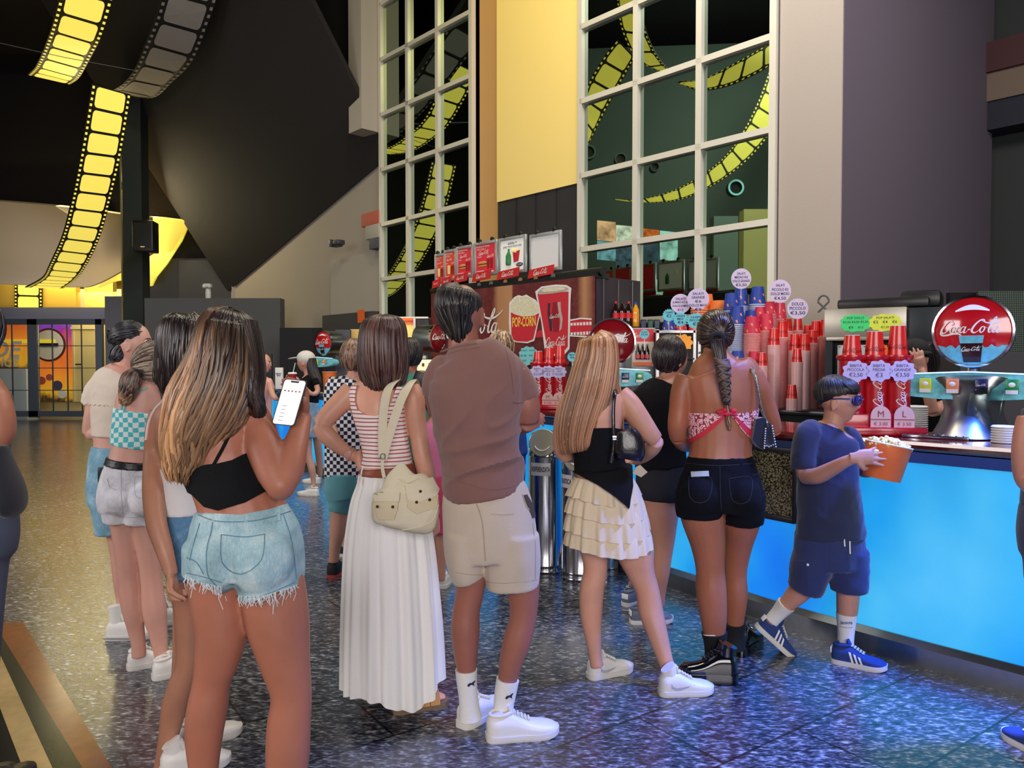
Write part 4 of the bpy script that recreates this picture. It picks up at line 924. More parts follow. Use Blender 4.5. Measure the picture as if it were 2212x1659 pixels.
# perforated metal screen behind the big disc
def perf_mat():
    m=M('perforated_metal',(92,110,100),.4,.5); nt,b,L=nodes_of(m); v=objco(nt,(1,1,1)); vo=nt.nodes.new('ShaderNodeTexVoronoi'); vo.inputs['Scale'].default_value=60; vo.inputs['Randomness'].default_value=0; L(v,vo.inputs['Vector'])
    L(ramp(nt,vo.outputs['Distance'],[(.0,(150,166,150)),(.32,(120,138,124)),(.42,(24,32,32)),(1,(20,26,28))]),b.inputs['Base Color']); return m
mb=MB(); pxb(mb,2112,629,2260,1140,6.9,.02); tag(mb.build('perforated_panel',perf_mat()),'greenish perforated metal screen behind the large drink tower','screen')
mb=MB(); pxb(mb,2052,632,2118,1140,7.0,.06); tag(mb.build('dark_board',m_black),'tall dark board left of the perforated screen','board')
mb=MB(); pxb(mb,2075,760,2300,1180,6.2,.4); tag(mb.build('dark_cabinet_unit',m_grey2),'dark cabinet behind the worker in the black cap','cabinet')
# ================================================================ printed kiosk with menu frames
Q0=P(1287,700,7.3); Q0.z=0
def onplane(px,py,q=Q0,n=N,off=0.0):
    d=raydir(px,py); q=q+n*off; t=(q-CAMO).dot(n)/d.dot(n); return CAMO+d*t
kz=2.33
ks=thing('menu_kiosk','dark red printed kiosk with huge popcorn and cola cups on its side','kiosk',Q0); _LOC[ks.name]=V(Q0)
def kpt(a,off,z): return Q0+U*a+N*off+Z*z
R=basis(U,N,Z)
mb=MB(); mb.box(kpt(1.33,-.36,1.17),(2.64,.68,2.30),R,bev=.006); mb.build('kiosk_body',M('kiosk_dark',(44,36,44),.4),ks)
def brown_print():
    m=M('brown_red_print',(112,36,40),.5); nt,b,L=nodes_of(m); t=nt.nodes.new('ShaderNodeTexCoord'); mp=nt.nodes.new('ShaderNodeMapping'); mp.inputs['Rotation'].default_value=(0,0,-atan2(U.y,U.x)); L(t.outputs['Object'],mp.inputs[0]); sp=nt.nodes.new('ShaderNodeSeparateXYZ'); L(mp.outputs[0],sp.inputs[0])
    n=noisen(nt,mp.outputs[0],5,5,.7); n2=noisen(nt,mp.outputs[0],26,4,.6)
    f=mathn(nt,'ADD',mathn(nt,'MULTIPLY',n,.6),mathn(nt,'MULTIPLY',n2,.4))
    c1=ramp(nt,f,[(.3,(70,16,22)),(.5,(104,34,38)),(.62,(122,50,46)),(.75,(160,92,70))])
    c2=ramp(nt,sp.outputs['X'],[(0,(196,150,104)),(.002,(196,150,104))])
    st=ramp(nt,mathn(nt,'DIVIDE',sp.outputs['X'],2.7),[(0.0,(0,0,0)),(.005,(0,0,0)),(.052,(255,255,255)),(.085,(0,0,0)),(.43,(0,0,0)),(.44,(255,255,255)),(.52,(235,235,235)),(.55,(60,60,60)),(.56,(0,0,0))])
    mx=nt.nodes.new('ShaderNodeMix'); mx.data_type='RGBA'; L(st,mx.inputs['Factor']); L(c1,mx.inputs['A']); mx.inputs['B'].default_value=s2l((190,138,96)); L(mx.outputs['Result'],b.inputs['Base Color']); return m
mb=MB(); mb.box(kpt(1.32,.004,1.9),(2.62,.012,.84),R); kp=mb.build('printed_panel',brown_print(),ks)
km=[m_white,M('print_red',(206,40,58),.5),M('print_pop',(232,220,190),.7,bump=.8,bscale=60,var=.35,vscale=45),M('print_yellow',(250,214,80),.5),M('print_dark',(60,36,60),.5),M('print_grey',(190,176,168),.5),M('print_red2',(150,20,40),.5)]
def kpoly(mb,pts,m,off): mb.face([onplane(x,y,off=off) for x,y in pts],m)
c5=lambda x,y:(920+x/4.608,480+y/4.608)
mb=MB()
# film band
band_t=[c5(x,y) for x,y in ((1100,1090),(1440,975),(1560,960),(1650,970))]; band_b=[c5(x,y) for x,y in ((1650,1140),(1560,1120),(1440,1110),(1090,1150))]
for m_,e_ in ((1,0),):
    mb.add([onplane(*p,off=.012) for p in (band_t+band_b)],[(0,1,6,7),(1,2,5,6),(2,3,4,5)],1)
for yy,of in ((985,0),(1080,0)):
    for k in range(7): kpoly(mb,[c5(1440+k*31,yy+18-2*k),c5(1462+k*31,yy+17-2*k),c5(1462+k*31,yy+44-k),c5(1440+k*31,yy+45-k)],0,.0135)
for pts in ([(1430,970),(1540,950),(1650,958),(1650,972),(1540,964),(1430,984)],[(1430,1125),(1560,1130),(1650,1142),(1650,1158),(1560,1144),(1430,1136)]): kpoly(mb,[c5(*p) for p in pts],0,.0134)
# popcorn bucket with white outline
pop_o=[(830,800),(850,780),(880,745),(920,725),(960,735),(1000,720),(1040,745),(1090,770),(1130,830),(1145,900),(1120,990),(1080,1180),(1010,1205),(900,1195),(840,1180),(826,1000)]
kpoly(mb,[c5(*p) for p in pop_o],0,.014)
kpoly(mb,[c5(*p) for p in [(845,900),(1128,910),(1068,1165),(1010,1190),(900,1185),(852,1160)]],1,.0155)
kpoly(mb,[c5(*p) for p in [(845,820),(870,780),(905,745),(950,745),(1000,735),(1040,755),(1080,790),(1120,840),(1130,900),(1080,930),(960,940),(880,915),(845,895)]],2,.0165)
mb.add([],[])
put_geo(mb,text_geo('POP-CORN',0,.02),onplane(*c5(975,990),off=.017),-U,Z,width=.36,height=.105,m=3,thick=.001)
# tall cup with outline
kpoly(mb,[c5(*p) for p in [(1088,690),(1150,640),(1290,620),(1400,625),(1448,655),(1440,760),(1430,1260),(1370,1330),(1250,1330),(1180,1260),(1150,1000)]],0,.0145)
kpoly(mb,[c5(*p) for p in [(1110,715),(1420,690),(1412,1240),(1350,1310),(1260,1310),(1205,1240)]],1,.016)
kpoly(mb,[c5(*p) for p in [(1108,700),(1155,655),(1290,640),(1400,645),(1425,665),(1380,690),(1250,710),(1130,720)]],5,.017)
kpoly(mb,[c5(*p) for p in [(1150,680),(1180,655),(1290,645),(1380,650),(1390,668),(1300,685),(1170,695)]],2,.018)
kpoly(mb,[c5(*p) for p in [(1214,805),(1240,805),(1232,880),(1255,1000),(1255,1080),(1235,1092),(1222,1000),(1210,900)]],4,.0172)
kpoly(mb,[c5(*p) for p in [(1262,800),(1300,790),(1310,880),(1325,1000),(1320,1090),(1270,1095),(1258,1000),(1255,880)]],6,.0172)
kpoly(mb,[c5(*p) for p in [(1310,800),(1340,790),(1345,880),(1362,960),(1350,1060),(1328,1085),(1338,980),(1320,880)]],5,.0172)
put_geo(mb,LOGO,onplane(*c5(1285,935),off=.019),-U,Z,width=.15,m=0); put_geo(mb,LOGO,onplane(*c5(1295,1190),off=.019),-U,Z,width=.30,height=.13,m=0)
put_geo(mb,LOGO,onplane(*c5(470,1020),off=.014),-U,Z,width=1.02,height=.34,m=0)
mb.build('panel_print',km,kp,smooth=False)
mb=MB(); mb.box(kpt(1.32,.012,1.475),(2.62,.02,.03),R); mb.build('lower_trim',m_blackm,ks)
for k in range(3):
    mb=MB(); mb.box(kpt(-.012,-.1-.22*k,1.8),(.008,.006,1.0),R); mb.build('panel_joint',m_steel,ks)
# rail and frames on top
mb=MB(); mb.tube([kpt(-.02,-.08,kz+.035),kpt(2.72,-.08,kz+.035)],.045,12); mb.box(kpt(1.33,-.1,kz+.0),(2.66,.2,.05),R); rl=mb.build('black_rail',m_black,ks)
for px in (952,975,1003,1040,1066,1097,1129,1163,1200):
    a_=(onplane(px,600,off=-.06)-Q0).dot(U); mb=MB(); mb.lathe(kpt(a_,-.03,kz+.035),[(.028,0),(.028,.012),(.005,.014)],14,axis=N); mb.build('round_plug',M('plug_wood',(150,110,70),.5) if px%2 else m_grey,rl)
def menu(cor,style,label):
    """cor: TL,TR,BR,BL pixels"""
    pt=[onplane(x,y,off=-.09) for x,y in cor]; c=sum(pt,V())/4; z0=(pt[2].z+pt[3].z)/2; z1=(pt[0].z+pt[1].z)/2; w_=((pt[1]-pt[0]).dot(-U)+(pt[2]-pt[3]).dot(-U))/2; h_=z1-z0
    t=thing('framed_menu',label,'menu board',V((c.x,c.y,z0)),'menu frames standing on the kiosk rail'); _LOC[t.name]=V((c.x,c.y,z0)); c.z=(z0+z1)/2
    ex=-U; mb=MB()
    for dx,dz_,sx,sz in ((0,h_/2,w_,.035),(0,-h_/2,w_,.035),(-w_/2,0,.03,h_+.035),(w_/2,0,.03,h_+.035)): mb.box(c+ex*dx+Z*dz_,(sx,.03,sz),R,bev=.004)
    mb.build('frame',M('silver_frame',(196,198,202),.3,.6),t)
    bgs={'w':(244,244,238),'b':(214,214,214),'r':(214,48,64),'o':(216,72,50)}
    mb=MB(); mb.box(c-N*.002,(w_-.02,.01,h_-.02),R,m=0); o=N*.006
    ln=lambda fx,fy,fw,fh,m: mb.box(c+o+ex*(w_*fx)+Z*(h_*fy),(w_*fw,.003,h_*fh),R,m=m)
    if style=='w':
        put_geo(mb,text_geo('amita +'),c+o+Z*h_*.36,ex,Z,width=w_*.35,m=5); put_geo(mb,text_geo('pop corn coca cola'),c+o+Z*h_*.26,ex,Z,width=w_*.72,m=5)
        mb.prism([c+o+ex*(w_*a)+Z*(h_*b) for a,b in ((.02,.08),(.30,.12),(.24,-.2),(.06,-.22))],N*.002,2); mb.ball(c+o+ex*w_*.16+Z*h_*.12,(w_*.14,.004,h_*.07),10,m=4)
        mb.lathe(c+o-ex*w_*.14-Z*h_*.02,[(.03,-.10),(.035,-.08),(.035,.0),(.012,.05),(.012,.08)],10,m=3); mb.ball(c+o+ex*w_*.28-Z*h_*.30,(w_*.14,.003,h_*.06),14,m=5,rot=R); put_geo(mb,text_geo('€ 8,50'),c+o*1.6+ex*w_*.28-Z*h_*.30,ex,Z,width=w_*.2,m=1); ln(-.28,-.43,.24,.02,5)
    elif style in 'ro':
        for i,(fy,fw,fx) in enumerate(((.39,.62,-.12),(.31,.4,-.2))): put_geo(mb,text_geo('PREMIUM MENU' if i==0 else 'POP CORN +'),c+o+ex*w_*fx+Z*h_*fy,ex,Z,width=w_*fw,height=h_*.055,m=1)
        put_geo(mb,LOGO,c+o+ex*w_*(-.08)+Z*h_*.20,ex,Z,width=w_*.5,m=1); put_geo(mb,LOGO,c+o+ex*w_*.24+Z*h_*.07,ex,Z,width=w_*.34,m=1); put_geo(mb,text_geo('€ 8,50'),c+o-ex*w_*.3+Z*h_*.07,ex,Z,width=w_*.2,m=1)
        if style=='r': mb.ball(c+o-ex*w_*.15-Z*h_*.12,(w_*.22,.004,h_*.05),12,m=6,rot=R); mb.ball(c+o-ex*w_*.15-Z*h_*.17,(w_*.23,.004,h_*.03),12,m=7,rot=R); mb.ball(c+o-ex*w_*.15-Z*h_*.21,(w_*.22,.004,h_*.035),12,m=6,rot=R)
        else: mb.prism([c+o+ex*(w_*a)+Z*(h_*b) for a,b in ((-.26,.0),(.0,.0),(-.03,-.3),(-.22,-.3))],N*.003,4)
        for a in (.12,.27): mb.prism([c+o+ex*(w_*(a+q))+Z*(h_*b) for q,b in ((-.055,-.02),(.055,-.02),(.04,-.32),(-.04,-.32))],N*.003,8)
        ln(-.25,-.38,.34,.02,1); ln(-.28,-.43,.2,.02,1); ln(.3,-.42,.14,.04,1)
    mb.build('menu_print',[M('menu_'+style,bgs[style],.45,emit=bgs[style],es=.12),m_white,M('print_red',(0,0,0)),M('bottle_green',(40,120,60),.4),M('pop_print',(246,228,150),.6),m_ink,M('bun_print',(222,150,80),.6),M('patty_print',(96,50,26),.6),M('cup_print_red',(150,16,30),.5)],t)
    for dx in (-w_*.3,w_*.3):
        mb=MB(); mb.lathe(c+ex*dx+Z*(h_/2+.03),[(.022,-.015),(.026,0),(.022,.015)],12,axis=N); mb.tube([c+ex*dx+Z*h_/2-N*.01,c+ex*dx+Z*(h_/2+.04)-N*.01],.01,6); mb.build('clip',m_black,t)
    mb=MB(); q=c+N*.06-Z*(h_/2+.01); mb.prism([q+ex*(w_*a)+Z*b for a,b in ((-.40,.02),(.44,.045),(.40,-.05),(-.46,-.07))],N*.01,0); put_geo(mb,LOGO,q+N*.012-Z*.012,ex,Z,width=w_*.5,m=1); mb.build('logo_tab',[M('tab_red',(206,40,44),.4),m_white],t)
menu([(1149,507),(1212,504),(1209,581),(1146,586)],'b','empty grey menu frame, rightmost on the kiosk rail')
menu([(1082,517),(1137,511),(1133,586),(1080,590)],'w','white menu frame with a green bottle and popcorn cup picture')
menu([(1029,527),(1075,521),(1071,592),(1026,594)],'r','red menu frame with a burger, next to the white one')
menu([(990,536),(1023,531),(1020,596),(987,599)],'r','red menu frame with a burger, third from the left')
menu([(963,545),(987,538),(984,602),(961,607)],'o','orange red menu frame, second from the left on the rail')
menu([(943,553),(962,548),(961,608),(941,611)],'o','orange red menu frame, leftmost on the rail')
cloud('price_board',1141,769,56,40,on_front(1141,0,-.9)[0].y,[('POP SALATI',-.45,.6,.7),('POP DOLCI',.5,.6,.7),('€3',-.7,.05,.25),('€4',-.3,.05,.25),('€5,50',.3,.05,.4),('€3,50',-.4,-.5,.4),('€7,50',.5,-.5,.4)],M('cyan_board',(130,218,224),.5),'large cyan scalloped price board on the kiosk beside the brown shirt man',cat='sign',ex_=-U,nz=N)
# ---------------------------------------------------------------- middle of the bar: bottles, cooler, oven, shelves
def bottle(px,py,d,liq,cap_,lab,h=.24):
    c=P(px,py,d); t=thing('soda_bottle',lab,'bottle',c,'soda bottles on the shelf'); _LOC[t.name]=V(c); r=.034
    mb=MB(); mb.lathe(c,[(r*.9,0),(r,.01),(r,.07),(r*.88,.10),(r,.13),(r*.9,.165),(r*.4,.205),(r*.36,.22)],18); mb.build('bottle_body',M('liquid_'+liq[0],liq[1],.08,coat=.6),t)
    mb=MB(); mb.lathe(c,[(r*1.03,.075),(r*1.0,.10),(r*1.03,.125)],18,cap=False); mb.build('bottle_label',M('lab_'+lab[:6],liq[2],.5),t)
    mb=MB(); mb.lathe(c,[(r*.42,.218),(r*.42,.24)],12); mb.build('bottle_cap',M('cap_'+cap_[0],cap_[1],.4),t)
sd=7.45
bottle(1330,704,sd,('cola',(36,14,12),(200,30,40)),('red',(200,20,30)),'cola bottle with red cap, leftmost of four on the shelf')
bottle(1344,704,sd,('cola',(36,14,12),(200,30,40)),('black',(20,20,22)),'cola bottle with black cap, second of four on the shelf')
bottle(1358,704,sd,('cola',(36,14,12),(200,30,40)),('red',(200,20,30)),'cola bottle with red cap, beside the orange bottle')
bottle(1373,706,sd,('orange',(226,150,30),(236,150,40)),('blue',(40,70,170)),'orange soda bottle with blue cap on the shelf end')
def pbox(name,x0,y0,x1,y1,d,th,mat,label,cat,down=None,R_=None,bev=.006,parent=None):
    a_=P(x0,y0,d); b_=P(x1,y1,d); zb_=b_.z if down is None else down; mb=MB(); mb.box(((a_.x+b_.x)/2,d+th/2,(a_.z+zb_)/2),(b_.x-a_.x,th,a_.z-zb_),bev=bev); o=mb.build(name,mat,parent)
    return tag(o,label,cat) if parent is None else o
pbox('shelf_cabinet',1312,705,1364,880,7.35,.35,m_steel,'steel shelf unit carrying the four soda bottles','cabinet',down=1.1)
# cooler with printed front
cl=thing('drinks_cooler','small red and white drinks cooler right of the round cola disc','cooler',P(1392,880,6.95)); cl.location.z=1.1; _LOC[cl.name]=V(cl.location)
pbox('cooler_body',1364,708,1415,880,6.95,.4,M('cooler_side',(150,152,158),.4,.3),None,None,down=1.1,parent=cl)
mb=MB(); pxb(mb,1366,711,1412,738,6.93,.02,m=0); pxb(mb,1366,738,1412,792,6.93,.02,m=1)
for k in range(3): mb.lathe(P(1378+k*10,776,6.92),[(.022,0),(.022,.07),(.008,.12),(.008,.14)],10,m=2); mb.box(P(1378+k*10,770,6.895),(.034,.004,.035),m=0)
mb.box(P(1389,786,6.90),(.17,.02,.03),m=3)
put_geo(mb,LOGO,P(1386,724,6.925),V((1,0,0)),Z,width=.15,m=1); mb.build('cooler_front',[M('cooler_red',(214,44,50),.4),M('cooler_pale',(222,206,190),.4),M('liquid_cola',(0,0,0)),M('cooler_orange',(230,110,60),.5)],cl)
# row of dark picture frames leaning under the window
for k,(x,c_) in enumerate(((1384,(60,56,110)),(1399,(50,110,90)),(1413,(70,90,110)))):
    t=pbox('small_frame',x,690,x+13,718,7.6,.02,m_black,['small dark framed picture, left of three above the cooler','small green framed picture, middle of three above the cooler','small blue grey framed picture, right of three above the cooler'][k],'picture',down=P(x,712,7.6).z)
    mb=MB(); pxb(mb,x+2,693,x+11,709,7.595,.01); mb.build('picture',M('pic_%d'%k,c_,.4),t)
pbox('picture_shelf',1372,711,1425,722,7.5,.25,m_steel,'narrow steel ledge under the small framed pictures','shelf',down=1.1)
# oven with dark glass front
ov=thing('heated_display','steel framed heated display box with dark glass behind black shirted customer','oven',P(1465,880,6.75)); ov.location.z=1.1; _LOC[ov.name]=V(ov.location)
pbox('oven_body',1420,716,1512,880,6.78,.45,M('oven_inside',(30,26,30),.4),None,None,down=1.1,parent=ov)
mb=MB(); 
for x0,y0,x1,y1 in ((1418,714,1513,719),(1418,714,1423,880),(1498,714,1503,880),(1508,714,1513,880)): pxb(mb,x0,y0,x1,y1,6.74,.04)
mb.build('oven_frame',M('pale_steel',(206,204,200),.3,.7),ov)
mb=MB(); mb.tube([P(1478,775,6.72),P(1500,775,6.72)],.007,8); mb.build('oven_handle',m_chrome,ov)
cloud('flower_card',1474,740,42,34,6.7,[],M('marigold_card',(250,164,50),.5,emit=(250,160,40),es=.15),'orange flower shaped card on the dark heated display glass',lob=9,amp=.1)
# small cups beneath the spiky signs
for k,(px,kk) in enumerate(((1445,'b'),(1471,'p'),(1500,'p'))):
    o=protos[kk].copy(); COL.objects.link(o); o.location=P(px,716,6.95); tag(o,['short blue cup on the heated display, under the left spiky sign','crimson cup on the heated display, under the middle spiky sign','crimson cup on the heated display, under the right spiky sign'][k],'cup')
for k,(px,top_,n) in enumerate(((1510,672,9),(1524,668,9))):
    for j in range(n):
        o=protos['O'].copy(); COL.objects.link(o); q=P(px,712,6.98+.12*k); o.location=q+Z*(.022*j); o.scale=(.8,.8,.8); tag(o,'orange striped bucket nested in the %s pile left of the orange stack'%('near','far')[k],'cup','orange buckets, %s pile'%('near','far')[k])
tag(pbox('red_box',1384,836,1410,856,6.4,.12,M('box_red',(206,44,40),.5),'small red box on the bar behind the blonde woman','box',down=1.1))
pbox('sweets_box',1384,820,1402,836,6.6,.1,M('box_sand',(206,180,130),.5),'small sand coloured box behind the red box on the bar','box',down=1.1)
# nacho case
nc=thing('nacho_case','tall glass nacho case with orange header and a steel post','display case',P(885,880,9.2)); nc.location.z=1.1; _LOC[nc.name]=V(nc.location)
mb=MB(); pxb(mb,860,687,893,701,9.15,.05,m=0); put_geo(mb,text_geo('NACHOS',0,.02),P(878,694,9.14),V((1,0,0)),Z,width=.15,m=1); mb.build('header_sign',[M('header_orange',(240,112,40),.4,emit=(240,110,30),es=.4),m_ink],nc)
mb=MB(); pxb(mb,893,684,898,860,9.1,.03); pxb(mb,858,684,861,860,9.4,.03); pxb(mb,858,684,925,688,9.3,.3); mb.build('steel_post',m_alu,nc)
mb=MB(); pxb(mb,862,702,893,790,9.3,.02,m=0); pxb(mb,898,690,926,712,9.2,.3,m=1); mb.build('lit_back',[M('warm_lit',(236,206,120),.5,emit=(236,200,110),es=.6),m_black],nc)
mb=MB()
for k in range(50):
    q=P(random.uniform(884,912),random.uniform(753,766),9.15+random.random()*.1); an=random.random()*6; mb.face([q,q+V((cos(an)*.045,.01,sin(an)*.045)),q+V((cos(an+1)*.045,-.01,sin(an+1)*.045))])
tag(mb.build('nachos',M('nacho_yellow',(240,186,50),.6,emit=(240,180,40),es=.15),nc,smooth=False),kind='stuff')
mb=MB(); pxb(mb,872,768,920,775,9.1,.3); mb.build('glass_shelf',m_alu,nc)
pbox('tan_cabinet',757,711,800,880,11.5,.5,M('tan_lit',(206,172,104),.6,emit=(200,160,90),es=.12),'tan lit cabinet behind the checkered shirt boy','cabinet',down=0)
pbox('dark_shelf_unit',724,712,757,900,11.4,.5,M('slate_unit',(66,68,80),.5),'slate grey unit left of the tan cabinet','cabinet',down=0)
ms=pbox('menu_stand',594,794,611,826,11.2,.05,m_white,'small white menu card stand on the far end of the bar','stand',down=1.1)
mb=MB(); put_geo(mb,text_geo('MENU\nBAR',0,.02),P(602,809,11.19),V((1,0,0)),Z,width=.08,m=0); mb.build('card_text',m_ink,ms)
pbox('till_screen',571,764,587,781,11.9,.04,m_black,'small black till screen at the far left end of the bar','screen',down=1.1)
o=protos['O'].copy(); COL.objects.link(o); o.rotation_euler=(pi,0,0); o.location=P(712,803,10.2); o.location.z=1.1+.27; o.scale=(1,1,1.4); tag(o,'orange brown popcorn bucket on the far bar behind the cap girl','cup')
# ---------------------------------------------------------------- steel bins
def bin_(px,ybase,r,h,label,card=None,tilt=True):
    q=W(px,ybase-8); t=thing('waste_bin',label,'waste bin',q,'cylindrical steel bins by the bar'); _LOC[t.name]=V(q)
    mb=MB(); mb.lathe(q,[(r*1.02,0),(r*1.04,.012),(r,.02),(r,.05),(r*1.02,.055),(r,.06),(r,h*.82),(r*1.02,h*.825),(r,h*.83),(r,h*.87),(r*1.03,h*.875),(r,h*.88)],40); mb.build('bin_body',M('polished_steel',(190,192,198),.14,1.0),t)
    mb=MB(); mb.lathe(q,[(r,h*.88),(r*.97,h*.93),(r*.8,h*.985),(r*.45,h),(.01,h)],32); mb.build('bin_dome',M('polished_steel',(0,0,0)),t)
    if tilt:
        n_=V((-.25,-1,.35)).normalized(); c=q+Z*h*.925+V((-.02,-r*.92,0)); mb=MB(); mb.lathe(c,[(r*.82,0),(r*.84,.008),(r*.8,.014),(.01,.016)],36,axis=n_); fl_=mb.build('flap',M('flap_satin',(196,192,170),.35,.7),t)
        e_=Z.cross(n_).normalized(); e_=e_ if e_.x>0 else -e_; u_=n_.cross(e_); u_=u_ if u_.z>0 else -u_
        mb=MB(); mb.tube([c+n_*.018+e_*(r*.5*cos(a))+u_*(r*.5*sin(a)) for a in [pi*1.15+pi*.7*i/12 for i in range(13)]],.004,6); mb.build('flap_glint',m_white,fl_)  # white arc modelled as a reflection in the flap, not a real mark
    if card:
        mb=MB(); h0=h*.74; vs=[];n=8
        conf=lambda a,b: q+V((sin(a/r+card[1])*(r+.002),-cos(a/r+card[1])*(r+.002),h0+b))
        w_=card[2]; mb.add([conf(-w_/2+w_*i/n,-.045+.09*j) for j in (0,1) for i in range(n+1)],[(i,i+1,n+2+i,n+1+i) for i in range(n)],0)
        conf2=lambda a,b: q+V((sin(a/r+card[1])*(r+.004),-cos(a/r+card[1])*(r+.004),h0+b))
        put_geo(mb,text_geo(card[0],0,.02),q,V((1,0,0)),Z,width=w_*.9,height=.035,m=1,conf=conf2); mb.build('bin_label',[m_white,m_ink],t)
bin_(1177,1240,.118,1.0,'steel bin labelled INDIFFERENZIATA right of the brown shirt man',('INDIFFERENZIATA',-.35,.15))
bin_(1252,1256,.125,.92,'middle steel bin half behind the ruffled skirt',('PLASTICA',-.95,.11))
bin_(1306,1246,.095,.9,'darker steel bin farthest right between the blonde woman\'s legs',None,False)
# ================================================================ people: shared tools
def fuse(mb, voxel=.006, it=4, fac=.5, clip=None, wrinkle=None, cuts=()):
    """join overlapping closed shapes to one continuous skin"""
    me=bpy.data.meshes.new('tmp'); me.from_pydata([tuple(p) for p in mb.v],[],mb.f); me.update()
    o=bpy.data.objects.new('tmp',me); COL.objects.link(o)
    m=o.modifiers.new('r','REMESH'); m.mode='VOXEL'; m.voxel_size=voxel; m.adaptivity=0
    if it: m=o.modifiers.new('s','SMOOTH'); m.iterations=it; m.factor=fac
    dg=bpy.context.evaluated_depsgraph_get()
    if wrinkle or clip or cuts:
        r=bpy.data.meshes.new_from_object(o.evaluated_get(dg)); bpy.data.objects.remove(o)
        if wrinkle:
            r.update(); 
            for v,n in zip(r.vertices,[x.vector.copy() for x in r.vertex_normals]): v.co+=n*wrinkle(v.co)
        o=bpy.data.objects.new('tmp2',r); COL.objects.link(o); tmp=[]
        for op,poly,d0,d1 in ([('INTERSECT',)+tuple(clip)] if clip else [])+[('DIFFERENCE',)+tuple(c) for c in cuts]:
            a=[P(x,y,d0) for x,y in poly]; b=[P(x,y,d1) for x,y in poly]; n=len(poly)
            area_=sum(poly[i][0]*poly[(i+1)%n][1]-poly[(i+1)%n][0]*poly[i][1] for i in range(n))
            if area_>0: a=a[::-1]; b=b[::-1]   # keep outward normals
            pm=bpy.data.meshes.new('p'); pm.from_pydata([tuple(p) for p in a+b],[],[tuple(range(n)),tuple(range(2*n-1,n-1,-1))]+[((i+1)%n,i,n+i,n+(i+1)%n) for i in range(n)])
            bm=bmesh.new(); bm.from_mesh(pm); bmesh.ops.recalc_face_normals(bm,faces=bm.faces[:]); bmesh.ops.triangulate(bm,faces=[f for f in bm.faces if len(f.verts)>4]); bm.to_mesh(pm); bm.free()
            po_=bpy.data.objects.new('p',pm); COL.objects.link(po_); tmp.append(po_)
            m=o.modifiers.new('b','BOOLEAN'); m.operation=op; m.object=po_; m.solver='EXACT'
        dg=bpy.context.evaluated_depsgraph_get()
        r=bpy.data.meshes.new_from_object(o.evaluated_get(dg)); bpy.data.objects.remove(o)
        for t in tmp: bpy.data.objects.remove(t)
        return r
    r=bpy.data.meshes.new_from_object(o.evaluated_get(dg)); bpy.data.objects.remove(o)
    return r
def from_mesh(name, me, mats, parent, smooth=True):
    base=parent_loc(parent)
    me.transform(Matrix.Translation(-base)); me.name=name; me.materials.clear()
    for m in (mats if isinstance(mats,(list,tuple)) else [mats]): me.materials.append(m)
    me.polygons.foreach_set('use_smooth',[True]*len(me.polygons)); me.set_sharp_from_angle(angle=radians(55)); me.update()
    o=bpy.data.objects.new(name,me); COL.objects.link(o); o.parent=parent; return o
def wr(amp=.006,sc=9,dirz=1.0,seed=0.0,sharp=2):
    def f(p):
        q=V((p.x*sc+seed,p.y*sc,p.z*sc*dirz)); n=noise.noise(q)+.5*noise.noise(q*2.1)
        return amp*(-(abs(n)**.7)+.35) if sharp else amp*n
    return f
def loft(mb, st, D, seg=4, n=20, grow=0.0, expo=1.0, cap=True, m=None):
    """stations (px,py,hw_px,hd,dd,yaw): hw in pixels (half width); hd in metres (None = round)"""
    full=[]
    for s in st:
        s=list(s)+[None,0,0][len(s)-3:] if len(s)<6 else list(s)
        full.append(s)
    out=[]
    for s in full:
        px,py,hw,hd,dd,yaw=s; d=D+dd; r=hw*d/F
        out.append((px,py,r,(r if hd is None else hd),dd,yaw))
    k=catmull(out,seg); cs=[P(a[0],a[1],D+a[4]) for a in k]; vs=[];fs=[];q=len(k)
    for i,a in enumerate(k):
        t=(cs[min(i+1,q-1)]-cs[max(i-1,0)]).normalized(); ax=V((cos(a[5]),sin(a[5]),0)); ax=ax-t*ax.dot(t)
        if ax.length<.15: ax=V((0,1,0))-t*t.y
        ax.normalize(); bx=t.cross(ax)
        for j in range(n):
            th=2*pi*j/n; c_,s_=cos(th),sin(th)
            if expo!=1.0: c_=math.copysign(abs(c_)**expo,c_); s_=math.copysign(abs(s_)**expo,s_)
            vs.append(cs[i]+ax*(c_*(max(a[2],.001)+grow))+bx*(s_*(max(a[3],.001)+grow)))
    for i in range(q-1):
        for j in range(n):
            j2=(j+1)%n; fs.append((i*n+j,i*n+j2,(i+1)*n+j2,(i+1)*n+j))
    if cap: fs.append(tuple(range(n-1,-1,-1))); fs.append(tuple((q-1)*n+j for j in range(n)))
    mb.add(vs,fs,m); return cs
def g_(x,s): return math.exp(-(x/s)**2)
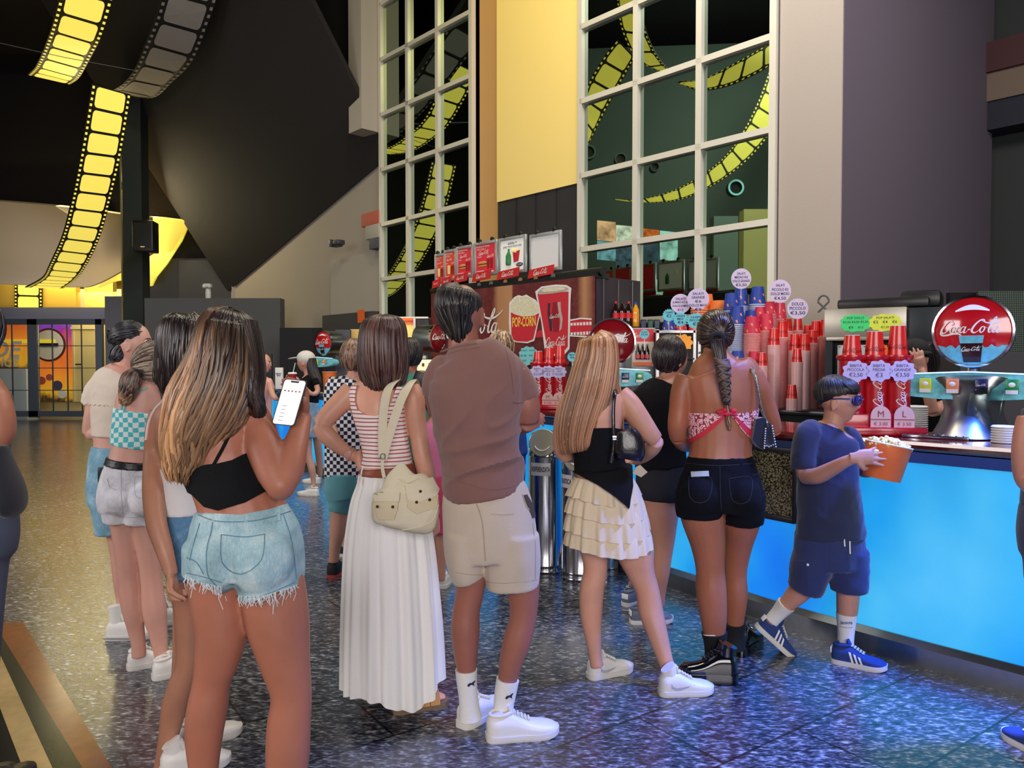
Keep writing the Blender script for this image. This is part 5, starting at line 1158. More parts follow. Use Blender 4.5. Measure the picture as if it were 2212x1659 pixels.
def head_geo(mb, c, h, phi, pitch=0.0, roll=0.0, nu=56, nv=40, ears=True, wide=1.0, nose=1.0):
    """phi: 0 looks away from the camera, 90 looks right, 180 looks at the camera"""
    f=V((sin(phi),cos(phi),0)); r=V((cos(phi),-sin(phi),0)); R=basis(r,f,Z)
    R=R@Matrix.Rotation(pitch,3,'X')@Matrix.Rotation(roll,3,'Y')
    vs=[];fs=[]
    for i in range(nv+1):
        ph=-pi/2+pi*i/nv
        for j in range(nu):
            th=2*pi*j/nu; dx,dy,dz=cos(ph)*sin(th),cos(ph)*cos(th),sin(ph)
            x,y,z=.325*wide*dx,.41*dy,.5*dz
            if dz<0:
                t=-dz; x*=1-.34*t**1.7
                if dy<0: y*=1-.62*min(1,t*1.15)**1.2
                else: y*=1-.06*t
            if dy>0:
                X,Zz=x,z
                npf=max(0,min(1,(.05-Zz)/.17)) if Zz>-.135 else max(0,1-(-.135-Zz)/.035)
                y-=.02*dy**3
                y+=nose*.095*g_(X,.042+.012*npf)*npf*dy
                y+=.016*g_(Zz-.085,.03)*g_(X,.2)
                y-=.034*g_(abs(X)-.13,.065)*g_(Zz-.03,.04)
                y+=.024*g_(X,.085)*g_(Zz+.235,.035)-.014*g_(X,.085)*g_(Zz+.232,.008)
                y+=.034*g_(X,.10)*g_(Zz+.40,.06)-.012*g_(X,.1)*g_(Zz+.31,.02)
                y+=.014*g_(abs(X)-.19,.06)*g_(Zz+.07,.06)
            vs.append(c+R@V((x*h,y*h,z*h)))
    for i in range(nv):
        for j in range(nu):
            j2=(j+1)%nu; fs.append((i*nu+j,i*nu+j2,(i+1)*nu+j2,(i+1)*nu+j))
    # the poles are collapsed rings; close them
    mb.add(vs,fs)
    if ears:
        for s in (-1,1):
            e=c+R@V((s*.325*wide*h,-.02*h,-.05*h)); Re=R@Matrix.Rotation(s*.35,3,'Z')@Matrix.Rotation(-.2,3,'X')
            mb.ball(e,(.028*h,.070*h,.14*h),12,rot=Re); mb.tube([e+Re@V((s*.02*h,.072*h*cos(a),.14*h*sin(a))) for a in [-1.9+ .42*q for q in range(11)]],.020*h,6)
    return c,R
class Person:
    def __init__(s,label,D,fx,skin,nm='person',group=None,floor=None):
        s.D=D; base=V(((fx-1106)/F*D,D,0)); s.root=thing(nm,label,'person',base,group); _LOC[s.root.name]=V(base); s.mb=MB(); s.skin_m=skin; s.bvh=None
    def loft(s,st,**k): return loft(s.mb,st,s.D,**k)
    def head(s,px,py,h,phi,pitch=0,roll=0,dd=0,**k):
        s.hc=P(px,py,s.D+dd); s.hh=h; s.hphi=radians(phi); _,s.R=head_geo(s.mb,s.hc,h,radians(phi),pitch,roll,**k)
    def hand(s,px,py,dd,dirv,palmn,size=.18,curl=.6,side=1,thumb=.5,fist=False,spread=.12,curls=None,topx=None):
        """dirv: wrist to knuckles, palmn: where the palm faces, side: +1/-1 thumb side along dirv x palmn"""
        w_=P(px,py,s.D+dd) if topx is None else topx; d=V(dirv).normalized(); pn=V(palmn); pn=(pn-d*pn.dot(d)).normalized(); sd=d.cross(pn)*side; k=size/.18
        mb=s.mb; mb.tube([w_-d*.025*k,w_,w_+d*.03*k,w_+d*.06*k,w_+d*.088*k],[.024*k,.026*k,.038*k,.041*k,.037*k],12,ax=sd,flat=.42)
        L=(.072,.080,.075,.060)
        for i in range(4):
            o=(1.5-i)*.0195*k; c=curl if curls is None else curls[i]; p=w_+d*(.082-.004*abs(i-1))*k+sd*o; dd_=(d+sd*((1.5-i)*spread*.35)).normalized(); path=[p-dd_*.01*k,p]; rr=[.0095*k,.0098*k]; an=0
            for q,fr in enumerate((.45,.32,.25)):
                an+=c*(1.0 if q==0 else .9); v=dd_*cos(an)+pn*sin(an); p=p+v*(L[i]*fr*k); path.append(p); rr.append((.0092,.0083,.0068)[q]*k)
            mb.tube(path,rr,8); mb.ball(path[-1],rr[-1]*1.0,8)
        b=w_+d*.02*k+sd*.028*k; t1=(sd*.75+d*.65+pn*.25).normalized(); t2=(sd*(.3-.5*thumb)+d*.9+pn*(.35+thumb)).normalized(); p1=b+t1*.042*k; p2=p1+t2*.032*k; p3=p2+(t2*.9+pn*.25*thumb).normalized()*.026*k
        mb.tube([b-sd*.012*k,b+t1*.01*k,p1,p2,p3],[.014*k,.0155*k,.0118*k,.0102*k,.0082*k],8); mb.ball(p3,.0082*k,8)
        return w_
    def body(s,voxel=.0065,it=4):
        me=fuse(s.mb,voxel,it); o=from_mesh('body',me,s.skin_m,s.root); s.body_o=o
        b=parent_loc(s.root); me=o.data; s.bvh=BVHTree.FromPolygons([v.co+b for v in me.vertices],[tuple(p.vertices) for p in me.polygons]); return o
    def bvh_of(s,o):
        b=parent_loc(o.parent); me=o.data; return BVHTree.FromPolygons([v.co+b for v in me.vertices],[tuple(p.vertices) for p in me.polygons])
    def cloth(s,name,lofts,mat,voxel=.008,it=3,clip=None,wrinkle=None,cuts=(),grow=0.0,label=None,extra=None,parent=None,expo=1.0):
        mb=MB()
        for st in lofts: loft(mb,st,s.D,n=28,grow=grow,expo=expo)
        if extra: extra(mb)
        D=s.D
        cl=(clip,D-.8,D+.8) if clip else None
        me=fuse(mb,voxel,it,clip=cl,wrinkle=wrinkle,cuts=[(c,D-.8,D-.0) if not isinstance(c,tuple) else c for c in cuts]); o=from_mesh(name,me,mat,parent or s.root)
        if label: o['label']=label
        return o
    def part(s,name,mb,mat,parent=None,label=None,**k):
        o=mb.build(name,mat,parent or s.root,**k)
        if label: o['label']=label
        return o
    def onsurf(s,bvh,pts,off=.002,back=False):
        out=[]
        for x,y in pts:
            d=raydir(x,y); h=bvh.ray_cast(CAMO,d)
            if h[0] is None: out.append(out[-1] if out else P(x,y,s.D)); continue
            n=h[1]; n=n if n.dot(d)<0 else -n; out.append(h[0]+n*off)
        return out
    def seam(s,mb,bvh,pts,r=.0015,n=5,off=.0008,m=None,seg=5,flat=1.0):
        k=catmull([tuple(p) for p in pts],seg); mb.tube(s.onsurf(bvh,k,off),r,n,m=m,flat=flat)
    def patch(s,mb,bvh,poly,off=.003,th=.002,m=None):
        """thin flat-following patch outlined in pixels: fan of points on the surface"""
        k=[]; n=len(poly)
        for i in range(n):
            a,b=poly[i],poly[(i+1)%n]
            for q in range(3): k.append((a[0]+(b[0]-a[0])*q/3,a[1]+(b[1]-a[1])*q/3))
        cx=sum(p[0] for p in k)/len(k); cy=sum(p[1] for p in k)/len(k)
        rings=[[(cx+(x-cx)*f,cy+(y-cy)*f) for x,y in k] for f in (1.0,.97,.66,.33)]
        pts=[s.onsurf(bvh,r,off if i else 0.0) for i,r in enumerate(rings)]; c=s.onsurf(bvh,[(cx,cy)],off)[0]
        vs=[p for r in pts for p in r]+[c]; N_=len(k); fs=[]
        for i in range(3):
            for j in range(N_): j2=(j+1)%N_; fs.append((i*N_+j,i*N_+j2,(i+1)*N_+j2,(i+1)*N_+j))
        for j in range(N_): fs.append((3*N_+j,3*N_+(j+1)%N_,4*N_))
        mb.add(vs,fs,m)
# ---------------------------------------------------------------- hair
def hair_mat(name,dark,light,tip=None,rough=.42,tipstart=.5):
    m=M(name,dark,rough); nt,b,L=nodes_of(m); a=nt.nodes.new('ShaderNodeVertexColor'); a.layer_name='hc'; sp=nt.nodes.new('ShaderNodeSeparateColor'); L(a.outputs['Color'],sp.inputs[0])
    c=ramp(nt,sp.outputs[0],[(0,tuple(x*.72 for x in dark)),(.45,dark),(.85,light),(1,tuple(min(255,x*1.08) for x in light))])
    if tip:
        f=ramp(nt,sp.outputs[1],[(max(0,tipstart-.25),(0,0,0)),(tipstart+.15,(255,255,255))]); 
        c2=ramp(nt,sp.outputs[0],[(0,tuple(x*.55 for x in tip)),(.5,tuple(x*.85 for x in tip)),(1,tuple(min(255,x*1.2) for x in tip))])
        mx=nt.nodes.new('ShaderNodeMix'); mx.data_type='RGBA'; L(f,mx.inputs['Factor']); L(c,mx.inputs['A']); L(c2,mx.inputs['B']); c=mx.outputs['Result']
    L(c,b.inputs['Base Color']); b.inputs['Anisotropic'].default_value=.6; b.inputs['Specular IOR Level'].default_value=.55
    return m
def hair_build(name, locks, base_mb, mat, parent):
    """locks: list of (path, width list, tint)"""
    vs=[];fs=[];hc=[]
    if base_mb is not None:
        vs+=base_mb.v; fs+=base_mb.f; hc+=[(.22,.0)]*len(base_mb.v) if not hasattr(base_mb,'hc') else base_mb.hc
    for path,wd,tint,nr in locks:
        b=len(vs);k=len(path)
        for i in range(k):
            t=(path[min(i+1,k-1)]-path[max(i-1,0)]).normalized(); n_=nr[i]; a=t.cross(n_)
            if a.length<1e-6: a=t.orthogonal()
            a.normalize(); n2=a.cross(t)
            for x,y in ((1,0),(.3,.38),(-.3,.38),(-1,0),(0,-.3)):
                vs.append(path[i]+a*(x*wd[i])+n2*(y*wd[i])); hc.append((tint,i/(k-1)))
        for i in range(k-1):
            for j in range(5):
                j2=(j+1)%5; fs.append((b+i*5+j,b+i*5+j2,b+(i+1)*5+j2,b+(i+1)*5+j))
    base=parent_loc(parent); me=bpy.data.meshes.new(name); me.from_pydata([tuple(p-base) for p in vs],[],fs)
    at=me.color_attributes.new('hc','FLOAT_COLOR','POINT'); at.data.foreach_set('color',[x for t,g in hc for x in (t,g,0,1)])
    me.materials.append(mat); me.polygons.foreach_set('use_smooth',[True]*len(me.polygons)); me.update()
    o=bpy.data.objects.new(name,me); COL.objects.link(o); o.parent=parent; return o
def hair_fall(p, st, mat, nlocks=260, D=None, wob=0.0, wfreq=3.0, wd=.007, rng=(-pi,pi), base=.93, seed=1, name='hair', jit=.03, tmin=.86, basecut=1.0, flare=.0, parent=None, tintf=None):
    """hair mass following elliptical stations from crown to tips, with many locks on its surface"""
    D=D or p.D; rd=random.Random(seed); out=[]
    for s in st:
        s=list(s)+[None,0,0][len(s)-3:] if len(s)<6 else list(s); px,py,hw,hd,dd,yaw=s; d=D+dd; r=hw*d/F; out.append((px,py,r,(r if hd is None else hd),dd,yaw))
    k=catmull(out,5); cs=[P(a[0],a[1],D+a[4]) for a in k]; q=len(k); fr=[]
    for i,a in enumerate(k):
        t=(cs[min(i+1,q-1)]-cs[max(i-1,0)]).normalized(); ax=V((cos(a[5]),sin(a[5]),0)); ax=ax-t*ax.dot(t); ax.normalize(); fr.append((ax,t.cross(ax)))
    def pt(i,th,f):
        i0=int(min(q-1.001,max(0,i))); u=i-i0; 
        def one(j): 
            a=k[j]; ax,bx=fr[j]; return cs[j]+ax*(cos(th)*max(a[2],.001)*f)+bx*(sin(th)*max(a[3],.001)*f)
        return one(i0).lerp(one(min(i0+1,q-1)),u)
    bmb=MB(); n=28; e=int((q-1)*basecut); vs=[pt(min(i,q-1),2*pi*j/n,base*(1-.25*max(0,i/(q-1)-.85)/.15)) for i in range(e+1) for j in range(n)]; fs=[]
    for i in range(e):
        for j in range(n): fs.append((i*n+j,i*n+(j+1)%n,(i+1)*n+(j+1)%n,(i+1)*n+j))
    fs.append(tuple(range(n-1,-1,-1))); fs.append(tuple(e*n+j for j in range(n))); bmb.add(vs,fs); bmb.hc=[(.18,i/(q-1)) for i in range(e+1) for j in range(n)]
    locks=[]; N_=22
    for l in range(nlocks):
        th=rd.uniform(*rng); f=rd.uniform(.95,1.03); ph=rd.uniform(0,6.28); te=rd.uniform(tmin,1.0); w_=wd*rd.uniform(.6,1.35); tint=rd.random() if tintf is None else tintf(th,rd); path=[];nr=[];ws=[]
        s0=rd.choice((0,0,0,.05,.15,.3))
        for i in range(N_):
            t=s0+(te-s0)*i/(N_-1); ii=t*(q-1); amp=wob*max(0,(t-.25))/.75; tt=th+jit*sin(ph+2.3*t)+amp*sin(ph+wfreq*2*pi*t); ff=f+amp*.5*cos(ph*2+wfreq*2*pi*t)
            a=pt(ii,tt,ff); c=pt(ii,tt,ff-.1); path.append(a); nr.append((a-c).normalized() if (a-c).length>1e-7 else Z)
            ws.append(w_*(.55+.45*min(1,t*6))*(1 if i<N_-4 else (N_-1-i)/4+.12))
        locks.append((path,ws,tint,nr))
    return hair_build(name,locks,bmb,mat,parent or p.root)
def hair_cap(p, c, rad, R, starts, target, mat, nl=200, wd=.006, seed=1, base=.985, name='hair', lift=1.0, jit=.06, clipz=None, parent=None, curve=0.0, bun=None, ends=None):
    """slicked hair: locks run over an ellipsoid from start directions to a target direction (both in the head frame)"""
    rd=random.Random(seed); locks=[]; T=V(target).normalized() if target is not None else None
    def pt(d,f=1.0): return c+R@V((d.x*rad[0]*f,d.y*rad[1]*f,d.z*rad[2]*f))
    for l in range(nl):
        a=V(starts(rd)).normalized(); b=T if T is not None else V(ends(rd,a)).normalized()
        j=V((rd.uniform(-1,1),rd.uniform(-1,1),rd.uniform(-1,1)))*jit; b=(b+j*.6).normalized(); f=rd.uniform(.985,1.035)*lift; path=[];nr=[];ws=[]; w_=wd*rd.uniform(.6,1.3); N_=12
        for i in range(N_):
            t=i/(N_-1); d=(a.lerp(b,t)+j*sin(pi*t)*.7+V((0,0,curve*sin(pi*t)))).normalized(); q=pt(d,f); path.append(q); nr.append((q-c).normalized()); ws.append(w_*(.25+.75*sin(pi*min(1,.12+t*.8))))
        locks.append((path,ws,rd.random(),nr))
    bmb=MB(); bmb.ball(c,tuple(x*base for x in rad),28,rot=R)
    if clipz is not None: pass
    if bun: bun(bmb)
    bmb.hc=[(.2,0)]*len(bmb.v)
    return hair_build(name,locks,bmb,mat,parent or p.root)
def braid(p,pts,r0,r1,nlobe,mat,parent=None,name='braid'):
    k=catmull(pts,6); path=[P(x,y,p.D+dd) for x,y,dd in k]; s=[0]
    for i in range(1,len(path)): s.append(s[-1]+(path[i]-path[i-1]).length)
    def at(v):
        v=max(0,min(s[-1],v)); i=0
        while i<len(s)-2 and s[i+1]<v: i+=1
        return path[i].lerp(path[i+1],(v-s[i])/(s[i+1]-s[i]+1e-9)),(path[i+1]-path[i]).normalized()
    locks=[]; rd=random.Random(5)
    for l in range(nlobe):
        v0=s[-1]*l/nlobe; r=r0+(r1-r0)*l/nlobe; sg=1 if l%2 else -1; step=s[-1]/nlobe
        for q in range(9):
            o=(q-4)/4; pa=[];nr=[];ws=[]
            for i in range(9):
                t=i/8; c,tn=at(v0+step*(2.1*t-.3)); sd=V((1,0,0)); sd=(sd-tn*sd.dot(tn)).normalized(); up=V((0,-1,0)); x=sg*r*(1.05*cos(pi*t*.95)*1.0)+sd.x*0; dpt=r*(.35+.75*sin(pi*t))
                a=c+sd*(x+o*r*.28*sin(pi*t))+up*(dpt*.8)+tn*(o*r*.42); pa.append(a); nr.append(up); ws.append(r*.16*(.4+.6*sin(pi*t)))
            locks.append((pa,ws,rd.uniform(.1,1),nr))
    bm_=MB(); bm_.tube(path,[r0+(r1-r0)*i/len(path) for i in range(len(path))],10,flat=.8); bm_.hc=[(.1,0)]*len(bm_.v)
    return hair_build(name,locks,bm_,mat,parent or p.root)
# ---------------------------------------------------------------- shoes
def shoe(p, heel, toe, L=None, w=.098, H=.075, upper=None, sole=None, style='sneaker', high=0.0, hpx=None, lift=0.0, mats2=None, side=1, label=None, scale=1.0, pitch=0.0, z=0.0):
    """heel, toe: points on the floor; builds shoe > sole, laces, stripes"""
    heel=V(heel); toe=V(toe); x=(toe-heel); L=L or x.length; x.z=0; x.normalize(); y=Z.cross(x); R=basis(x,y,Z)
    if pitch: R=R@Matrix.Rotation(pitch,3,'Y')
    o0=heel+V((0,0,z))
    st=[(0.0,.36,.62),(.04,.66,.86),(.12,.80,1.0),(.22,.82,1.02),(.34,.82,.98),(.45,.84,.80),(.56,.90,.62),(.70,.98,.50),(.82,.96,.44),(.91,.80,.37),(.97,.52,.28),(1.0,.20,.18)]
    st=catmull([(a,b,c) for a,b,c in st],3); sz=.020 if style!='boot' else .042
    def pr(u):
        u=max(0,min(1,u))
        for a,b in zip(st[:-1],st[1:]):
            if a[0]<=u<=b[0]: t=(u-a[0])/(b[0]-a[0]+1e-9); return (a[1]+(b[1]-a[1])*t)*w/2,(a[2]+(b[2]-a[2])*t)*H
        return st[-1][1]*w/2,st[-1][2]*H
    mb=MB(); n=18; vs=[];fs=[];q=len(st)
    for a,b,c in st:
        hw,ht=b*w/2,c*H
        for j in range(n):
            th=2*pi*j/n; cy=math.copysign(abs(cos(th))**.75,cos(th)); cz=abs(sin(th))**.85 if sin(th)>0 else -min(1,abs(sin(th))*2.6); vs.append(o0+R@V((a*L,cy*hw*(1-.18*max(0,cz)**2),sz+.35*0+ht*(cz*.5+.5)*1.0-.004)))
    for i in range(q-1):
        for j in range(n): fs.append((i*n+j,i*n+(j+1)%n,(i+1)*n+(j+1)%n,(i+1)*n+j))
    fs.append(tuple(range(n-1,-1,-1))); fs.append(tuple((q-1)*n+j for j in range(n))); mb.add(vs,fs)
    cx=.19*L
    if high>0: mb.tube([o0+R@V((cx,0,sz+H*.6)),o0+R@V((cx-.004,0,sz+H+high*.5)),o0+R@V((cx-.01,0,sz+H+high))],[w*.36,w*.36,w*.38],20,ax=x,flat=.88)
    else: mb.tube([o0+R@V((cx+cos(a)*w*.40,sin(a)*w*.30,sz+H*(.96+.06*cos(a)))) for a in [2*pi*i/20 for i in range(21)]],.007,8)
    mb.tube([o0+R@V((.33*L,0,sz+H*.95)),o0+R@V((.29*L,0,sz+H*1.28))],[w*.24,w*.20],10,ax=y,flat=.35)
    s_=mb.build('shoe' if style!='boot' else 'boot',upper,p.root)
    if label: s_['label']=label
    # sole
    mb=MB(); ol=[(u,pr(u)[0]*1.03+.002) for u in (0,.02,.06,.12,.22,.34,.45,.58,.70,.82,.91,.96,.99,1.0)]
    out=[(u*L*1.015-.004,yv) for u,yv in ol]+[(u*L*1.015-.004,-yv) for u,yv in ol[::-1]]
    spring=lambda u:(.012*max(0,(u-.75)/.25)**2)
    vs=[];k=len(out)
    for zz,g in ((0,.97),(.006,1.0),(sz*.6,1.0),(sz+.004,.985)):
        for a,b in out: vs.append(o0+R@V((a,b*g,zz+spring(a/L))))
    fs=[tuple(range(k-1,-1,-1)),tuple(3*k+i for i in range(k))]+[(r*k+i,r*k+(i+1)%k,(r+1)*k+(i+1)%k,(r+1)*k+i) for r in range(3) for i in range(k)]
    mb.add(vs,fs); mb.build('sole',sole,s_,fix=True)
    if style in('sneaker','stripes','swoosh','hightop','boot','velcro'):
        mb=MB()
        if style=='velcro':
            for u in (.40,.50,.60): hw,ht=pr(u); mb.tube([o0+R@V((u*L,hw*1.02*cos(a),sz+ht*(.45+.62*sin(a)))) for a in [pi*i/8 for i in range(9)]],.009,6,ax=x,flat=.25)
            mb.build('strap',mats2 or upper,s_)
        else:
            for u in (.36,.41,.46,.51,.56):
                hw,ht=pr(u); top_=sz+ht*1.02
                for s2 in (1,-1): mb.tube([o0+R@V((u*L,-s2*hw*.36,top_-.002)),o0+R@V(((u+.012)*L,0,top_+.006)),o0+R@V(((u+.03)*L,s2*hw*.36,top_-.002))],.0028,6)
            mb.tube([o0+R@V((.34*L,0,sz+H*1.02))]+[o0+R@V((.34*L+.018*cos(a)-.01,.02+.016*sin(a),sz+H*1.05+.004)) for a in [2*pi*i/8 for i in range(9)]],.0022,5)
            mb.build('laces',sole if style!='boot' else upper,s_)
    def sd(u,v,sg,off=.0015):
        hw,ht=pr(u); cz=max(-1,min(1,2*v-1)); yy=hw*(1-.18*max(0,cz)**2)*((max(0.0,1-abs(cz)**(2/.85))**.375) if cz>0 else 1.0) ; return o0+R@V((u*L,sg*(yy+off),sz+ht*v-.004))
    if style=='stripes':
        mb=MB()
        for sg in (1,-1):
            for k in range(3):
                u0=.38+.085*k; g=[sd(u0+.0+.05*t*0+ -.06*t,.12+.62*t,sg) for t in (0,.25,.5,.75,1)]; g2=[sd(u0+.042-.06*t,.12+.62*t,sg) for t in (0,.25,.5,.75,1)]; mb.add(g+g2,[(i,i+1,i+6,i+5) for i in range(4)])
        mb.build('stripes',mats2,s_)
        mb=MB(); mb.box(o0+R@V((-.002,0,sz+H*.55)),(.006,.045,.03),R,bev=.002); mb.build('heel_tab',mats2,s_)
    if style=='swoosh':
        mb=MB()
        for sg in (1,-1):
            top_=[(.60,.78),(.48,.50),(.36,.34),(.26,.30),(.20,.40),(.17,.55)]; bo=[(.60,.76),(.46,.36),(.34,.16),(.24,.16),(.17,.28),(.17,.54)]
            mb.add([sd(a,b,sg) for a,b in top_+bo],[(i,i+1,i+7,i+6) for i in range(5)])
        mb.build('side_mark',mats2,s_)
    return s_
def mshirt(name,col,rough=.85,bump=.25,bscale=260,var=.06): return M(name,col,rough,bump=bump,bscale=bscale,var=var,vscale=14,sheen=.25)
def denim(name,col,light,var=1.0):
    m=M(name,col,.85); nt,b,L=nodes_of(m); v=objco(nt); n=noisen(nt,v,9,4,.6); n2=noisen(nt,objco(nt,(1,1,.25)),240,2,.5); f=mathn(nt,'ADD',mathn(nt,'MULTIPLY',n,.75),mathn(nt,'MULTIPLY',n2,.25))
    L(ramp(nt,f,[(.3,tuple(x*.78 for x in col)),(.5,col),(.66,light),(.8,tuple(min(255,x*1.08) for x in light))]),b.inputs['Base Color']); bp=nt.nodes.new('ShaderNodeBump'); bp.inputs['Strength'].default_value=.35; bp.inputs['Distance'].default_value=.002; L(n2,bp.inputs['Height']); L(bp.outputs[0],b.inputs['Normal']); return m
def skin(name,col,red=0.0):
    m=M(name,col,.46,bump=.12,bscale=220); nt,b,L=nodes_of(m); n=noisen(nt,objco(nt),6,3,.5); L(ramp(nt,n,[(.3,tuple(x*.93 for x in col)),(.55,col),(.8,(min(255,col[0]*1.04),col[1]*.97,col[2]*.95))]),b.inputs['Base Color']); b.inputs['Subsurface Weight'].default_value=.0; return m
def face_bits(p,iris=(40,26,18),brow=(30,22,18),lip=(170,90,84),lashes=True,which=(1,1)):
    c,R,h=p.hc,p.R,p.hh
    for s,on in zip((-1,1),which):
        if not on: continue
        e=c+R@V((s*.135*h,.325*h,.028*h)); mb=MB(); mb.ball(e,.056*h,16,m=0); f=R@V((s*.06,1,0)); f.normalize(); mb.ball(e+f*.028*h,.032*h,12,m=1); mb.ball(e+f*.043*h,.019*h,10,m=2)
        eb=mb.build('eye',[M('eye_white',(225,220,215),.2),M('iris_%d'%iris[0],iris,.2),m_black],p.root)
        mb=MB(); mb.tube([c+R@V((s*x*h,y*h,z*h)) for x,y,z in ((.055,.415,.085),(.10,.412,.10),(.16,.385,.105),(.215,.335,.085))],[.007*h,.013*h,.012*h,.005*h],6); mb.build('eyebrow',M('brow_%d'%brow[0],brow,.8),p.root)
        mb=MB(); mb.tube([e+R@V((s*x*h,y*h,z*h)) for x,y,z in ((-.055,.032,.004),(-.02,.056,.034),(.02,.052,.034),(.06,.02,.008))],.007*h,5); mb.build('eyelash',m_black,p.root)
    mb=MB(); 
    mb.tube([c+R@V((x*h,y*h,z*h)) for x,y,z in ((-.085,.365,-.235),(-.04,.402,-.224),(0,.41,-.228),(.04,.402,-.224),(.085,.365,-.235))],[.004*h,.014*h,.013*h,.014*h,.004*h],8); mb.tube([c+R@V((x*h,y*h,z*h)) for x,y,z in ((-.075,.365,-.243),(-.035,.398,-.256),(0,.404,-.26),(.035,.398,-.256),(.075,.365,-.243))],[.004*h,.014*h,.016*h,.014*h,.004*h],8)
    mb.build('lips',M('lip_%d'%lip[0],lip,.4),p.root)
# ================================================================ the man in the brown shirt
m_wshoe=M('white_leather',(226,222,216),.45,var=.05,vscale=20); m_wsole=M('white_sole',(216,212,204),.6)
m_wsock=M('white_ribbed_sock',(228,226,220),.9,bump=.6,bscale=160)
p=Person('man in mauve brown polo shirt and sand shorts standing with crossed arms',3.0,1060,skin('skin_tan_man',(156,98,80)))
p.loft([(1002,748,30,.075,0),(1004,775,34,.08,0),(1010,800,75,.09,0),(1035,830,92,.11,.0),(1035,900,88,.12,0),(1038,980,80,.11,0),(1044,1060,84,.115,0),(1052,1130,92,.12,0),(1060,1200,70,.11,0)])
p.loft([(1000,700,33,.07,.01),(1001,735,33,.07,.01),(1004,790,40,.08,0)],n=16)
p.loft([(1110,800,30,None,.02),(1126,840,31,None,.03),(1138,880,30,None,.03),(1140,912,24,None,.04)])
p.loft([(1142,908,25,None,.04),(1120,915,24,None,.14),(1085,905,20,None,.26),(1050,900,15,None,.30)])
p.loft([(950,810,28,None,.02),(945,850,27,None,.06),(955,890,24,None,.14),(1020,905,20,None,.26),(1090,898,16,None,.22),(1112,895,14,None,.16)])
p.hand(1108,897,.14,(.55,-.55,.1),(.3,.3,-1),.19,curl=.55,side=1,thumb=.3)
for L_ in ([(1012,1180,46,None,0),(1014,1230,40,None,0),(1015,1275,32,None,0),(1007,1320,30,None,0),(1005,1360,32,None,0),(1006,1410,27,None,.0),(1008,1450,21,None,0),(1012,1500,18,None,0),(1014,1545,17,None,0)],
           [(1110,1170,50,None,0),(1124,1230,42,None,0),(1130,1275,36,None,0),(1130,1330,30,None,0),(1118,1380,31,None,0),(1105,1425,27,None,0),(1096,1470,21,None,0),(1090,1520,18,None,0),(1086,1570,17,None,0)]): p.loft(L_)
p.head(1000,682,.245,5,pitch=-.02,dd=.02)
p.body(.0065,5)
hm=hair_mat('black_short_hair',(22,18,20),(58,48,46))
hair_fall(p,[(996,619,6,.01,.03),(995,621,26,.05,.03),(992,632,42,.09,.03),(990,650,49,.115,.025),(990,675,48,.118,.02),(991,695,42,.105,.01),(993,712,32,.085,.0),(994,726,23,.07,-.005),(995,733,12,.04,.0)],hm,nlocks=620,wd=.0062,seed=3,wob=.10,wfreq=1.2,jit=.22,tmin=.45,base=.955,rng=(-pi*.55,pi*1.08))
# polo shirt
brn=mshirt('mauve_knit',(128,90,82),.9,.35,420)
shirt_t=[(1004,741,36,.075,.0),(1007,751,47,.085,.0),(1014,764,70,.098,.0),(1020,782,88,.11,0),(1028,812,100,.125,0),(1029,850,103,.135,0),(1030,900,98,.14,0),(1036,950,88,.135,0),(1038,1000,87,.135,0),(1043,1040,90,.14,0),(1048,1072,86,.14,.0)]
def wf(pp):
    n=noise.noise(V((pp.x*7+pp.z*5,pp.y*5,pp.z*3.0-pp.x*4))); m_=noise.noise(V((pp.x*16+pp.z*9,pp.y*9,pp.z*7))); low=max(0,min(1,(1.45-pp.z)/.35))*max(0,min(1,(pp.z-.97)/.10)); r_=1-abs(noise.noise(V((pp.x*5.5-pp.z*7.5,pp.y*4,pp.z*2.5+pp.x*3))))*2.6; return (.020*max(0,r_)**2-.006+.006*m_)*low
o=p.cloth('polo_shirt',[shirt_t,[(1078,768,14,None,.02),(1092,782,28,None,.02),(1116,820,36,None,.03),(1132,852,34,None,.035),(1137,866,32,None,.035)],[(968,778,14,None,.02),(957,790,28,None,.02),(944,825,32,None,.04),(943,850,32,None,.06)]],brn,.007,4,wrinkle=wf)
bv=p.bvh_of(o); mb=MB(); p.seam(mb,bv,[(953,760),(975,752),(1000,746),(1030,742)],.0035); mb.build('collar_ribbing',brn,o)
mb=MB(); p.seam(mb,bv,[(957,768),(980,760),(1008,754),(1036,750)],.0016); mb.build('collar_seam',brn,o)
mb=MB(); p.seam(mb,bv,[(1108,868),(1128,868),(1150,850)],.003); mb.build('sleeve_cuff',brn,o); mb=MB(); p.seam(mb,bv,[(1092,752),(1104,800),(1110,850)],.0015); mb.build('shoulder_seam',brn,o)
mb=MB(); p.seam(mb,bv,[(956,1020),(1000,1042),(1050,1056),(1100,1053),(1130,1038)],.0014); mb.build('hem_seam',brn,o)
